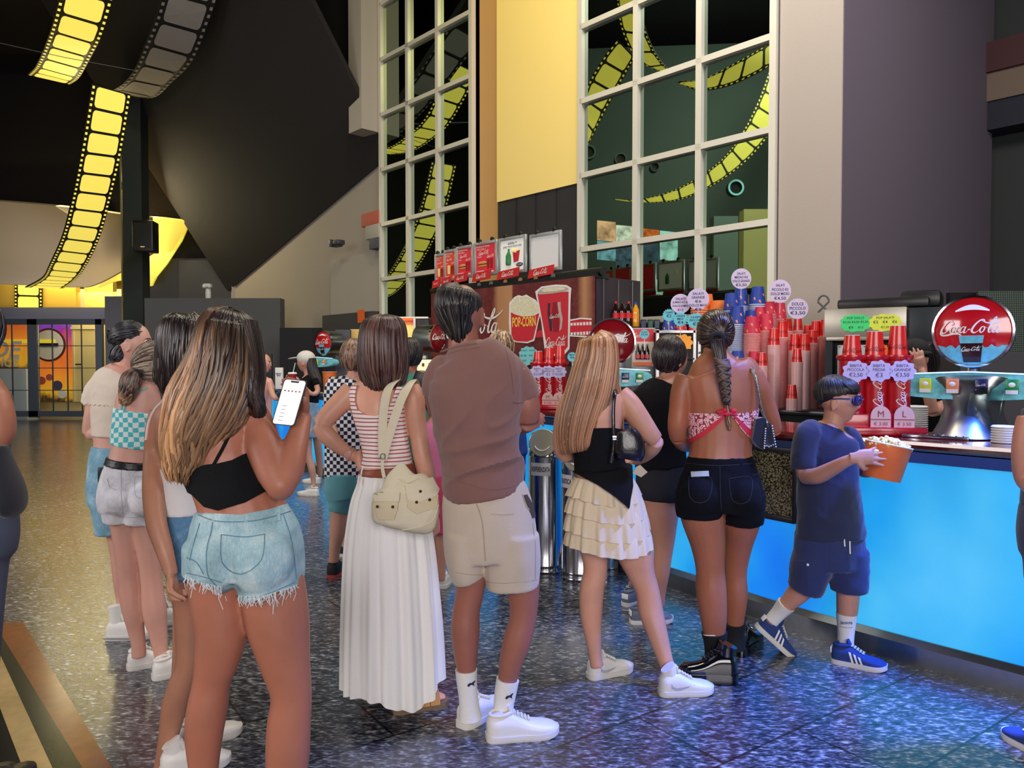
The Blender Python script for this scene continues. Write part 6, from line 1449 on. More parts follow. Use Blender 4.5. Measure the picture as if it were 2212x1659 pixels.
# shorts
snd=mshirt('sand_cotton',(196,180,160),.85,.3,200)
def wf2(pp):
    n=noise.noise(V((pp.x*10,pp.y*8,pp.z*5-pp.x*6))); return -.006*abs(n)+.002
o=p.cloth('shorts',[[(1046,1045,86,.125,0),(1050,1080,96,.13,0),(1056,1130,101,.135,0),(1060,1180,100,.13,0),(1062,1205,84,.12,0)],
   [(1004,1150,44,.12,0),(1004,1195,44,.115,0),(1010,1235,40,.10,0),(1015,1252,33,.09,0)],[(1108,1150,56,.125,0),(1106,1200,62,.12,0),(1106,1245,60,.105,0),(1107,1268,58,.10,0)]],snd,.007,4,wrinkle=wf2)
bv=p.bvh_of(o); mb=MB()
p.seam(mb,bv,[(1020,1068),(1040,1120),(1046,1180),(1050,1250)],.0022); p.seam(mb,bv,[(1128,1068),(1138,1095),(1152,1110),(1158,1122)],.003); p.seam(mb,bv,[(1048,1256),(1090,1260),(1162,1252)],.0014); p.seam(mb,bv,[(984,1236),(1010,1241),(1045,1242)],.0014); p.seam(mb,bv,[(1150,1130),(1156,1180),(1156,1250)],.0016); p.seam(mb,bv,[(1060,1110),(1085,1112),(1110,1110)],.0012)
mb.build('seams',M('sand_stitch',(170,152,128),.8),o)
mb=MB(); p.patch(mb,bv,[(1130,1070),(1137,1068),(1156,1100),(1158,1116),(1150,1120)],.004); mb.build('pocket_lining',M('pocket_dark',(70,58,52),.8),o)
for cs,shp,nm in (([(1007,1446,23,None,0),(1008,1470,21.5,None,0),(1011,1500,20,None,0),(1014,1530,21,None,0),(1016,1552,24,None,0)],(1018,1478),'l'),([(1097,1467,24,None,0),(1092,1495,23,None,0),(1088,1525,21,None,0),(1087,1555,22,None,0),(1092,1580,26,None,0)],(1100,1505),'r')):
    mb=MB(); loft(mb,cs,3.0,n=24,grow=.002); so=mb.build('sock',m_wsock,p.root); bv=p.bvh_of(so); x,y=shp; mb=MB(); p.patch(mb,bv,[(x-9,y+3),(x-5,y-2),(x+1,y-3),(x+6,y-7),(x+9,y-8),(x+5,y-1),(x+7,y+4),(x+1,y+1),(x-3,y+2),(x-6,y+6)],.002); mb.build('sock_logo',m_ink,so)
W1=lambda x,y:W(x,y)
shoe(p,W(996,1574),W(996,1574)+V((.17,.22,0)),L=.285,w=.104,H=.085,upper=m_wshoe,sole=m_wsole)
shoe(p,W(1052,1598),W(1180,1585),L=.29,w=.108,H=.088,upper=m_wshoe,sole=m_wsole)
# ================================================================ foreground girl with the phone
p=Person('woman in black crop top and frayed light denim shorts holding up a phone',2.3,530,skin('skin_tan_girl',(174,110,86)))
p.loft([(492,840,40,.06,.05),(480,868,62,.075,.05),(470,900,84,.09,.03),(468,940,86,.10,.02),(478,990,84,.10,.02),(496,1040,82,.10,.01),(512,1080,86,.105,0),(522,1120,104,.12,0),(530,1180,120,.13,0),(532,1225,96,.12,0),(532,1240,70,.10,0)])
p.loft([(494,780,30,None,.06),(492,820,30,None,.06),(486,860,42,None,.05)])
p.loft([(535,885,38,None,.04),(556,925,38,None,.02),(574,975,38,None,-.02),(592,1022,36,None,-.05),(606,1050,31,None,-.07)],n=18)
p.loft([(606,1050,30,None,-.07),(622,1020,33,None,-.04),(636,970,28,None,.0),(650,920,21,None,.06),(656,895,18,None,.085)],n=18)
p.mb.ball(P(607,1048,2.235),(.044,.046,.046),18)
p.loft([(400,900,36,None,.08),(380,950,34,None,.12),(385,1010,30,None,.18),(430,1020,24,None,.28)],n=16)
p.loft([(475,1230,66,None,0),(474,1290,62,None,0),(480,1360,57,None,0),(468,1430,47,None,0),(457,1475,40,None,0),(449,1525,43,None,0),(441,1580,41,None,0),(440,1656,32,None,0),(441,1740,25,None,0),(441,1800,23,None,0)],n=22)
p.loft([(585,1230,66,None,0),(592,1290,70,None,0),(602,1356,67,None,0),(616,1430,54,None,0),(629,1500,44,None,0),(624,1565,47,None,0),(621,1640,47,None,0),(618,1710,38,None,0),(614,1790,27,None,0),(612,1820,25,None,0)],n=22)
p.head(498,752,.235,55,pitch=-.15,dd=.05)
hw_=P(650,893,2.36)
p.hand(657,899,.085,(-.06,.08,1),(-.85,-.45,.1),.18,side=1,thumb=.75,curls=(.62,.66,.7,.75),spread=.15)
p.body(.0058,5)
hm=hair_mat('brown_highlighted_hair',(48,30,24),(86,56,40),tip=(184,138,96),tipstart=.56,rough=.36)
hair_fall(p,[(500,668,8,.02,.05),(499,671,30,.06,.05),(496,684,48,.09,.05),(493,705,60,.105,.05),(491,740,68,.115,.04),(483,790,76,.115,.02),(466,840,86,.10,-.01),(440,890,86,.085,-.03),(415,940,66,.07,-.04),(405,990,54,.055,-.04),(400,1020,44,.045,-.04),(398,1046,30,.03,-.04)],hm,nlocks=620,wob=.16,wfreq=2.6,wd=.0068,seed=4,base=.95,basecut=.9,tmin=.80,tintf=lambda th,r: min(1,max(0,r.random()*.75+(.35 if cos(th)<-.1 else -.22))))
hair_fall(p,[(530,700,24,.05,.03),(548,760,16,.05,.02),(552,810,16,.05,.0),(546,850,20,.04,-.02),(556,885,16,.03,.0),(572,905,6,.02,.02)],hair_mat('dark_brown_front_hair',(34,22,18),(66,44,34)),nlocks=160,wob=.2,wd=.006,seed=8,name='front_hair')
blk=M('black_ribbed_top',(8,8,11),.85,bump=.5,bscale=300,spec=.25)
tor=[(470,930,88,.105,.02),(478,990,86,.105,.02),(496,1040,84,.105,.01),(512,1080,88,.11,0),(516,1110,92,.11,0)]
o=p.cloth('crop_top',[tor],blk,.006,3,grow=.005,clip=[(330,1000),(396,1024),(441,1004),(470,1001),(500,994),(524,982),(560,968),(640,960),(640,1050),(600,1066),(572,1062),(530,1085),(470,1103),(440,1095),(415,1070),(330,1020)])
bv=p.bvh; mb=MB()
sp=p.onsurf(bv,catmull([(462,1004),(480,970),(498,935),(518,905),(532,880)],5),.003); mb.tube(sp,.0052,8,flat=.5); mb.build('shoulder_strap',blk,o)
den=denim('light_denim',(158,192,200),(204,220,220))
sh=[[(514,1088,90,.115,0),(520,1120,108,.125,0),(527,1160,121,.14,.0),(530,1200,124,.145,-.0),(530,1235,112,.14,0)],[(470,1170,66,.135,0),(468,1225,66,.13,0),(463,1255,60,.12,0),(462,1262,56,.11,0)],[(585,1180,66,.14,0),(586,1235,68,.14,0),(584,1275,66,.13,0),(578,1292,62,.12,0)]]
def wf3(pp): n=noise.noise(V((pp.x*14,pp.y*9,pp.z*12))); return -.005*abs(n)+.002
bum=lambda mb:(mb.ball(P(474,1205,2.3-.075),(.088,.095,.10),20),mb.ball(P(566,1210,2.3-.075),(.092,.095,.105),20))
o=p.cloth('denim_shorts',sh,den,.0062,5,wrinkle=wf3,extra=bum,clip=[(380,1088),(425,1094),(450,1108),(520,1112),(580,1100),(625,1086),(680,1080),(680,1240),(640,1268),(600,1278),(560,1296),(527,1304),(506,1301),(490,1293),(474,1278),(440,1264),(398,1250),(380,1230)])
bv=p.bvh_of(o); mb=MB(); st_=M('denim_stitch',(96,132,150),.8)
for pts in ([(428,1112),(470,1126),(540,1126),(590,1116),(628,1104)],[(460,1124),(456,1150),(448,1180),(446,1215),(452,1248),(480,1275)],[(478,1155),(530,1160),(572,1154)],[(478,1155),(480,1215),(520,1240),(564,1210),(572,1154)],[(404,1205),(425,1215),(440,1240)],[(432,1130),(420,1170),(410,1210)],[(612,1112),(630,1170),(640,1250)],[(404,1238),(440,1246),(478,1258)],[(500,1288),(560,1288),(636,1258)]): p.seam(mb,bv,pts,.0014)
mb.build('stitching',st_,o)
mb=MB(); rd=random.Random(2)
for x0,y0,x1,y1,n in ((400,1244,480,1268,46),(486,1284,640,1264,80)):
    for i in range(n):
        t=rd.random(); x=x0+(x1-x0)*t; y=y0+(y1-y0)*t+ (14*sin(pi*t) if x0>480 else 4*sin(pi*t)); a=p.onsurf(bv,[(x,y-2)],.001)[0]; L_=rd.uniform(.008,.035)*(2.0 if rd.random()<.08 else 1); mb.tube([a,a+V((rd.uniform(-.006,.006),-.003,-L_*.5)),a+V((rd.uniform(-.01,.01),-.001,-L_))],.0009,4)
mb.build('frayed_threads',M('white_thread',(222,228,230),.9),o).__setitem__('kind','stuff')
for x in (462,534,600): 
    mb=MB(); a=p.onsurf(bv,[(x,1100+(6 if x==534 else 0)),(x-1,1126)],.004); mb.tube(a,.006,6,flat=.4); mb.build('belt_loop',den,o)
# phone in her hand, a thing of its own
c=P(625,869,2.292); ez=V((.10,.12,1)).normalized(); ex=V((1,-.02,0)); ex=(ex-ez*ex.dot(ez)).normalized(); ey=ez.cross(ex)
ph=thing('smartphone','smartphone with bright white screen held up by the foreground woman','phone',c); _LOC[ph.name]=V(c)
R_=basis(ex,ey,ez); ez2=V((-.06,0,0))
def sk(a,b): return c+ex*(a+b*.16)+ez*b
def rr(w_,h_,r,n=5,sx=sk):
    pts=[]
    for cx,cy,a0 in ((w_/2-r,h_/2-r,0),(-w_/2+r,h_/2-r,90),(-w_/2+r,-h_/2+r,180),(w_/2-r,-h_/2+r,270)):
        for i in range(n+1): an=radians(a0+90*i/n); pts.append(sx(cx+r*cos(an),cy+r*sin(an)))
    return pts
nf=-ey if (-ey).y<0 else ey
mb=MB(); mb.prism(rr(.070,.142,.010),-nf*.008); mb.build('phone_case',M('dark_phone_case',(30,22,26),.4),ph,fix=True)
mb=MB(); mb.prism([q+nf*.0008 for q in rr(.064,.136,.008)],nf*.0004,0)
mb.prism([q for q in [sk(-.014,.066)+nf*.002,sk(.014,.066)+nf*.002,sk(.011,.060)+nf*.002,sk(-.011,.060)+nf*.002]],nf*.0003,1)
for k in range(5): mb.prism([sk(-.022+.011*k+dx,.034+dz_)+nf*.0022 for dx,dz_ in ((-.003,-.0025),(.003,-.0025),(.003,.0025),(-.003,.0025))],nf*.0003,2)
for k in range(5): mb.prism([sk(dx,-.012-.011*k+dz_)+nf*.0022 for dx,dz_ in ((-.018,-.001),(-.004,-.001),(-.004,.001),(-.018,.001))],nf*.0003,3)
mb.build('phone_screen',[M('screen_white',(245,240,245),.2,emit=(250,244,250),es=.95),m_black,M('screen_rose',(190,120,130),.4),M('screen_grey',(150,150,160),.4)],ph,fix=True)
shoe(p,W(455,1815),W(455,1815)+V((.02,.24,0)),L=.25,w=.09,H=.075,upper=m_wshoe,sole=m_wsole); shoe(p,W(612,1835),W(612,1835)+V((.06,.24,0)),L=.25,w=.09,H=.075,upper=m_wshoe,sole=m_wsole)
# ================================================================ woman in striped top and long white skirt
ivory=M('ivory_canvas',(214,204,176),.8,bump=.3,bscale=300,var=.06,vscale=20)
p=Person('woman in striped tank top and long white skirt with ivory shoulder bag, hand on hip',3.25,845,skin('skin_fair',(214,156,130)))
p.loft([(826,808,24,.06,.02),(822,828,44,.07,.02),(820,842,62,.085,.02),(818,870,62,.10,.01),(820,900,57,.10,0),(829,948,50,.095,0),(834,1000,53,.10,0),(836,1040,62,.115,0),(842,1100,74,.13,0),(842,1200,60,.12,0)])
p.loft([(832,770,25,.06,.03),(829,815,24,.06,.02),(828,840,34,.07,.02)],n=16)
p.loft([(762,842,24,None,.01),(744,862,24,None,0),(722,884,23,None,-.02),(703,905,21,None,-.04),(690,920,18,None,-.05)],n=16)
p.loft([(688,918,18,None,-.05),(706,940,20,None,-.06),(730,962,17,None,-.05),(752,978,13,None,-.03),(764,986,11.5,None,-.02)],n=16)
p.hand(764,986,-.02,(1,.15,-.12),(.1,1,-.3),.165,curl=.55,side=-1,thumb=.3)
p.loft([(884,838,23,None,.01),(893,862,25,None,0),(897,900,23,None,0),(905,945,20,None,.0),(912,985,20,None,-.01),(922,1030,19,None,-.0),(933,1080,15,None,.02),(940,1112,12,None,.03)],n=16)
p.hand(940,1112,.03,(.05,.0,-1),(-.9,.2,0),.17,curl=.5,side=-1,thumb=.3)
p.loft([(795,1380,24,None,.04),(795,1440,18,None,.05),(796,1498,17,None,.05)],n=14); p.loft([(858,1380,24,None,0),(858,1450,19,None,0),(860,1520,19,None,0)],n=14)
p.head(833,752,.235,25,pitch=-.05,dd=.03)
p.body(.006,4)
hm=hair_mat('chestnut_bob',(52,32,30),(96,66,58))
hair_fall(p,[(829,681,6,.02,.03),(829,683,26,.05,.03),(829,694,42,.09,.03),(828,715,49,.11,.03),(827,750,52,.115,.02),(828,785,53,.11,.015),(829,812,50,.10,.01),(830,832,42,.085,.0),(832,842,34,.07,.0)],hm,nlocks=520,wob=.07,wfreq=1.3,wd=.006,seed=11,jit=.06,tmin=.88)
def stripe_mat(name,base,cols,freq,zoff=0.0,duty=.3):
    m=M(name,base,.85,bump=.2,bscale=300); nt,b,L=nodes_of(m); t=nt.nodes.new('ShaderNodeTexCoord'); sp=nt.nodes.new('ShaderNodeSeparateXYZ'); L(t.outputs['Object'],sp.inputs[0]); n=noisen(nt,t.outputs['Object'],4,2)
    f=mathn(nt,'FRACT',mathn(nt,'ADD',mathn(nt,'MULTIPLY',sp.outputs['Z'],freq),mathn(nt,'MULTIPLY',n,.35)))
    L(ramp(nt,f,[(0,base),(.5-duty/2,cols[0]),(.5+duty/2,base),(.999,base)] if len(cols)==1 else [(0,base),(.18,cols[0]),(.34,base),(.64,cols[1]),(.80,base)],True),b.inputs['Base Color']); return m
o=p.cloth('striped_tank_top',[[(820,836,60,.085,.02),(818,870,62,.10,.01),(820,900,57,.10,0),(829,948,50,.095,0),(835,1003,53,.10,0),(836,1024,56,.105,0)],[(884,838,23,None,.01),(893,862,25,None,0)],[(762,842,24,None,.01),(748,860,23,None,0)],[(829,820,28,.06,.02),(828,840,40,.07,.02)]],
 stripe_mat('red_stripes',(236,226,222),[(186,84,96),(170,96,84)],30.0),.006,3,grow=.006,clip=[(764,812),(776,812),(768,845),(766,868),(772,885),(790,897),(812,899),(832,890),(846,868),(856,838),(862,818),(884,818),(882,840),(876,870),(874,895),(880,930),(890,975),(897,1012),(778,1012),(784,985),(776,945),(764,905),(757,880),(754,850)])
bel=M('brown_leather_belt',(140,72,50),.5)
o=p.cloth('leather_belt',[[(835,1006,54,.103,0),(836,1016,57,.107,0),(836,1025,58,.108,0)]],bel,.005,1,grow=.008)
# long pleated skirt
def pleat(name,st,D,mat,folds,amp,root,hem=None,seed=0,th=.003,n=160,label=None):
    k=catmull(st,5); rows=[]; rd=random.Random(seed); ph=[rd.uniform(0,6.28) for _ in range(4)]
    for i,a in enumerate(k):
        t=i/(len(k)-1); px,py,hw,hd,dd=a[:5]; row=[]
        for j in range(n+1):
            th_=2*pi*j/n; A=amp*(.12+.88*t); f=sin(folds*th_+ph[0]+.8*sin(2*th_+ph[1]))+.5*sin(folds*1.73*th_+ph[2]); w_=1+0
            x=cos(th_)*(hw*(D+dd)/F+A*f); y=sin(th_)*(hd+A*f); c=P(px,py,D+dd); dz_=(hem(th_) if hem else 0)*t*t; row.append(c+V((x,y,dz_)))
        rows.append(row)
    mb=MB(); mb.sheet(rows,th); o=mb.build(name,mat,root); 
    if label: o['label']=label
    return o
wsk=M('white_gauze',(236,234,230),.8,bump=.25,bscale=180,sheen=.3)
sk_=pleat('long_skirt',[(836,1022,58,.11,0),(838,1045,64,.12,0),(840,1090,80,.14,0),(842,1180,94,.16,0),(845,1280,101,.18,.0),(848,1380,106,.20,.0),(850,1478,108,.21,.0)],3.25,wsk,15,.011,p.root,hem=lambda t:.03*sin(3*t+1)+.02*cos(2*t),seed=5,n=240)
mb=MB(); mb.tube([P(784,1008,3.13),P(781,1018,3.12),P(779,1030,3.12)],.003,6); mb.tube([P(776,1024,3.13),P(772,1040,3.13)],.002,5); mb.build('drawstring',wsk,p.root)
# ivory bag, a thing of its own on her shoulder
bc=P(876,1080,3.02); bg=thing('shoulder_bag','ivory canvas shoulder bag with two pockets hanging behind the white skirt','bag',bc); _LOC[bg.name]=V(bc)
mb=MB(); loft(mb,[(868,1000,6,.01,-.2),(866,1030,34,.025,-.21),(872,1050,62,.045,-.22),(876,1080,72,.055,-.23),(876,1110,74,.055,-.23),(876,1130,68,.045,-.23),(874,1142,50,.02,-.22)],3.25,n=28,expo=.8)
me=fuse(mb,.006,4,wrinkle=wr(.006,8)); bb=from_mesh('bag_body',me,ivory,bg)
bvb=p.bvh_of(bb); q=p
mb=MB(); 
for pl_ in ([(814,1072),(862,1076),(860,1100),(852,1122),(820,1122),(812,1100)],[(876,1066),(930,1046),(944,1070),(942,1096),(900,1110),(880,1096)]): q.patch(mb,bvb,pl_,.009)
mb.build('pocket',M('ivory_pocket',(206,192,158),.8,bump=.3,bscale=300),bb)
mb=MB()
for pl_ in ([(810,1062),(866,1064),(864,1084),(812,1084)],[(874,1050),(930,1034),(944,1058),(940,1072),(902,1086),(882,1080)]): q.patch(mb,bvb,pl_,.014)
mb.build('pocket_flap',ivory,bb)
mb=MB()
for x,y in ((820,1094),(850,1094),(900,1084),(926,1080),(908,1064)): mb.ball(q.onsurf(bvb,[(x,y)],.016)[0],.006,8)
mb.build('stud',M('dark_brass',(90,66,44),.4,.8),bb)
mb=MB(); mb.tube(q.onsurf(bvb,catmull([(862,1036),(880,1044),(905,1034)],4),.006),.003,6); mb.tube(q.onsurf(bvb,catmull([(806,1060),(802,1100),(812,1134),(870,1144),(930,1128),(946,1090)],4),.002),.003,6); mb.build('bag_piping',ivory,bb)
mb=MB()
for path,w_ in (([(827,986,-.16),(826,940,-.14),(828,895,-.125),(834,855,-.12),(842,835,-.10),(856,822,-.05),(868,820,.02),(872,832,.08)],.018),([(827,990,-.165),(838,950,-.15),(852,905,-.14),(866,865,-.13),(880,838,-.11),(890,824,-.05),(894,822,.02),(900,834,.08)],.018),([(827,986,-.165),(826,1010,-.18),(830,1032,-.20)],.007)):
    k=catmull(path,5); mb.tube([P(a,b,3.25+c) for a,b,c in k],w_,8,ax=V((1,0,.2)),flat=.16)
mb.build('bag_strap',ivory,bg)
mb=MB(); mb.tube([P(827+5*cos(a),986+6*sin(a),3.08) for a in [2*pi*i/12 for i in range(13)]],.0025,6); mb.build('strap_ring',m_chrome,bg)
mb=MB(); w_=P(757,982,3.215); mb.tube([w_+V((0,.026*cos(a),.026*sin(a)))*1.0+V((.012*sin(a),0,0)) for a in [2*pi*i/20 for i in range(21)]],.006,6); mb.box(w_+V((-.006,-.028,.006)),(.03,.008,.03),bev=.003); mb.build('wrist_watch',M('rose_strap',(190,140,128),.4),p.root)
# sandals
cork=M('cork_sole',(120,100,78),.8,bump=.5,bscale=200,var=.2,vscale=60); sued=M('mustard_suede',(190,136,72),.8)
for hl,dr,L_ in ((W(848,1540),V((.95,.35,0)),.245),(W(783,1510),V((.85,.5,0)),.24)):
    x=dr.normalized(); y=Z.cross(x); R_=basis(x,y,Z); mb=MB(); ol=[(0,.02),(.02,.034),(.08,.036),(.14,.034),(.19,.044),(.22,.042),(.242,.02)]
    mb.prism([hl+R_@V((a,b,0)) for a,b in ol]+[hl+R_@V((a,-b,0)) for a,b in ol[::-1]],V((0,0,.03))); sd_=mb.build('sandal',cork,p.root)
    mb=MB()
    for u in (.13,.175): mb.tube([hl+R_@V((u,.048*cos(a),.026+.055*sin(a))) for a in [pi*i/10 for i in range(11)]],.021,8,ax=x,flat=.14)
    mb.build('strap',sued,sd_)
    mb=MB(); mb.tube([hl+R_@V((.02,0,.055)),hl+R_@V((.07,0,.055)),hl+R_@V((.13,0,.05)),hl+R_@V((.19,0,.042)),hl+R_@V((.225,0,.036))],[.026,.028,.034,.036,.02],12,flat=.55); mb.tube([hl+R_@V((.035,0,.04)),hl+R_@V((.035,0,.16))],[.027,.026],12); mb.build('foot',p.skin_m,p.root)
# ================================================================ woman with very long straight blonde hair
p=Person('woman with waist-long blonde hair, black top and cream ruffled mini skirt',3.5,1330,skin('skin_light',(214,156,128)))
p.loft([(1296,815,20,.055,.02),(1292,836,44,.075,.02),(1288,850,58,.085,.02),(1288,890,60,.10,0),(1290,940,52,.095,0),(1294,990,50,.09,0),(1300,1030,56,.10,0),(1306,1070,68,.12,0),(1316,1120,78,.13,0),(1318,1170,60,.12,0)])
p.loft([(1294,780,22,.055,.03),(1294,820,22,.055,.02),(1292,842,32,.07,.02)],n=16)
p.loft([(1338,850,22,None,.01),(1358,872,25,None,0),(1380,905,25,None,.0),(1400,932,22,None,-.0),(1416,950,18,None,.01)],n=16)
p.loft([(1418,952,17,None,.01),(1408,968,18,None,.07),(1392,985,14,None,.17),(1372,995,11,None,.25)],n=16)
p.hand(1372,995,.25,(-.8,.5,-.1),(0,.3,-1),.16,curl=.5,side=1)
p.loft([(1242,852,22,None,.01),(1226,880,23,None,.0),(1216,920,21,None,.0),(1214,965,20,None,.02),(1222,985,17,None,.06)],n=16)
p.loft([(1222,982,17,None,.05),(1250,985,14,None,.2),(1290,975,11,None,.3)],n=14)
p.hand(1290,975,.3,(.8,.4,0),(0,0,-1),.16,curl=.5,side=-1)
p.loft([(1278,1130,40,None,0),(1281,1175,32,None,0),(1286,1227,26,None,.0),(1278,1278,27,None,0),(1277,1330,24,None,0),(1282,1380,18,None,0),(1286,1420,14,None,0),(1290,1440,15,None,0)])
p.loft([(1352,1130,44,None,.0),(1370,1190,41,None,.0),(1385,1239,30,None,.0),(1398,1275,26,None,.0),(1406,1320,27,None,0),(1422,1375,22,None,-.03),(1440,1435,16,None,-.06),(1446,1462,16,None,-.07)])
p.head(1291,786,.235,28,dd=.03,pitch=-.1)
p.body(.006,4)
hm=hair_mat('straight_copper_blonde',(168,114,78),(204,156,118),tip=(168,120,86),tipstart=.5,rough=.36)
hair_fall(p,[(1288,721,6,.02,.02),(1289,723,24,.05,.02),(1291,734,38,.09,.02),(1291,755,43,.105,.015),(1288,790,48,.11,.01),(1282,825,52,.10,-.01),(1272,865,54,.075,-.03),(1259,905,52,.06,-.045),(1251,940,47,.05,-.05),(1250,962,43,.045,-.05),(1252,975,40,.035,-.05)],hm,nlocks=760,wob=.015,wfreq=1,wd=.0052,seed=21,jit=.03,tmin=.965,base=.96)
hair_fall(p,[(1322,800,10,.03,.0),(1330,840,10,.02,-.01),(1334,880,12,.02,-.02),(1338,920,9,.015,-.02),(1344,950,4,.01,-.02)],hm,nlocks=50,wob=.1,wd=.004,seed=22,name='loose_hair')
blk2=M('black_top',(9,9,13),.88,bump=.25,bscale=260,spec=.25)
o=p.cloth('black_top',[[(1288,900,59,.10,0),(1290,940,53,.095,0),(1294,990,52,.095,0),(1300,1030,58,.105,0),(1306,1065,70,.125,0),(1314,1100,76,.13,0)]],blk2,.006,3,grow=.007,wrinkle=lambda q_:-.003*abs(noise.noise(q_*14)),clip=[(1225,930),(1287,925),(1325,924),(1350,928),(1366,960),(1366,1010),(1366,1050),(1360,1100),(1330,1074),(1290,1048),(1250,1026),(1225,1015)])
p.cloth('black_top_tail',[[(1300,1010,64,.125,0),(1304,1040,78,.145,0),(1308,1070,90,.16,0),(1313,1105,97,.165,0)]],blk2,.007,2,clip=[(1220,1005),(1366,1000),(1368,1050),(1359,1099),(1330,1074),(1292,1048),(1238,1020),(1220,1014)])
rf=M('cream_ruffle',(224,204,172),.85,bump=.25,bscale=160,sheen=.2)
for i,(y0,y1,hw0,hw1,cx) in enumerate(((1030,1076,62,80,1304),(1062,1112,74,86,1308),(1098,1150,82,91,1311),(1136,1182,86,94,1314))):
    pleat('ruffle_tier',[(cx,y0,hw0,.115+.006*i,0),(cx,(y0+y1)/2,(hw0+hw1)/2+2,.128+.008*i,0),(cx,y1,hw1,.142+.008*i,0)],3.5,rf,17,.007,p.root,hem=lambda t:.016*sin(2*t+.8),seed=i+1,n=200)
m_sw=M('pale_grey_mark',(176,176,178),.5)
shoe(p,W(1272,1466),W(1352,1448),L=.245,w=.095,H=.08,upper=m_wshoe,sole=m_wsole,style='swoosh',mats2=m_sw,high=.012)
shoe(p,W(1424,1500),W(1540,1494),L=.25,w=.098,H=.085,upper=m_wshoe,sole=m_wsole,style='swoosh',mats2=m_sw,high=.016)
bag=thing('handbag','small black leather handbag hanging beside the blonde woman','bag',P(1352,962,3.36)); _LOC[bag.name]=V(bag.location)
mb=MB(); loft(mb,[(1350,930,22,.03,-.12),(1356,950,32,.04,-.12),(1360,975,34,.045,-.12),(1358,992,28,.03,-.12)],3.5,n=20,expo=.8); lb=M('black_leather',(20,16,18),.3,bump=.3,bscale=90,coat=.3); mb.build('bag_body',lb,bag)
mb=MB(); k=catmull([(1320,1000,-.13),(1326,960,-.13),(1325,920,-.13),(1325,880,-.12),(1328,850,-.10),(1330,838,-.03),(1332,842,.05)],5); mb.tube([P(a,b,3.5+c) for a,b,c in k],.008,8,flat=.4); mb.build('bag_strap',lb,bag)
mb=MB(); mb.box(P(1328,946,3.355),(.022,.006,.02),bev=.002); mb.build('buckle',m_chrome,bag)
mb=MB(); mb.prism([P(x,y,3.40) for x,y in ((1375,1008),(1383,1004),(1399,1020),(1385,1031),(1367,1022))],V((0,.002,0))); tag(mb.build('paper_tag',M('kraft_paper',(196,178,146),.7)),'small beige paper tag beside the black handbag','tag')
# ================================================================ customer in black T-shirt at the bar
p=Person('person with short dark hair and black T-shirt leaning at the bar',4.3,1425,skin('skin_mid',(196,140,116)))
p.loft([(1440,822,20,.055,.0),(1430,845,46,.08,0),(1424,880,58,.10,0),(1424,950,52,.10,0),(1428,1010,50,.10,0),(1428,1060,52,.11,0),(1428,1090,40,.1,0)])
p.loft([(1452,790,20,.05,.03),(1446,815,20,.05,.02),(1440,835,24,.06,0)],n=16)
p.loft([(1380,860,18,None,0),(1374,900,17,None,.03),(1380,940,15,None,.12),(1400,950,12,None,.3)],n=14)
p.loft([(1474,860,18,None,.05),(1484,900,17,None,.1),(1490,940,14,None,.2)],n=14)
p.loft([(1426,1060,42,None,0),(1430,1110,36,None,0),(1434,1160,25,None,0),(1432,1200,20,None,0),(1428,1240,18,None,0),(1424,1280,14,None,.0),(1424,1310,12,None,0)])
p.loft([(1400,1070,30,None,.15),(1390,1160,22,None,.25),(1380,1230,17,None,.35),(1366,1280,12,None,.4)])
p.head(1452,776,.23,62,pitch=-.12,dd=.03)
p.body(.008,3)
hm=hair_mat('near_black_hair',(26,20,22),(54,42,42))
hair_cap(p,p.hc+p.R@V((-.002,-.022,.022)),(.088,.100,.112),p.R,lambda r:(r.uniform(-.3,.3),r.uniform(-.4,.3),1),None,hm,nl=420,wd=.0065,jit=.10,seed=6,ends=lambda r,a:(r.uniform(-1,1),r.uniform(-1,.35),r.uniform(-.75,-.1)))
o=p.cloth('black_t_shirt',[[(1440,826,26,.065,.0),(1432,845,50,.09,0),(1424,880,61,.11,0),(1424,950,57,.115,0),(1428,1010,56,.12,0)],[(1388,850,20,None,0),(1374,885,24,None,.02),(1372,908,23,None,.04)],[(1468,850,20,None,.04),(1486,890,22,None,.09)]],blk2,.009,4,wrinkle=wr(.006,7))
mb=MB(); mb.tube([P(1440+24*cos(a),826+6*sin(a),4.30+.06*sin(-a)) for a in [2*pi*i/20 for i in range(21)]],.004,6); mb.build('collar_edge',m_white,o)
o=p.cloth('black_shorts',[[(1428,1000,54,.115,0),(1428,1040,55,.12,0),(1428,1062,54,.12,0),(1427,1080,46,.11,0)]],M('black_shorts_cloth',(20,19,26),.8),.009,3)
gsh=M('grey_suede',(96,104,116),.8)
shoe(p,W(1362,1346),W(1456,1342),L=.25,w=.095,upper=gsh,sole=m_wsole,style='stripes',mats2=m_white); shoe(p,W(1350,1310),W(1372,1302)+V((.10,.12,0)),L=.24,w=.09,upper=gsh,sole=m_wsole,style='stripes',mats2=m_white)
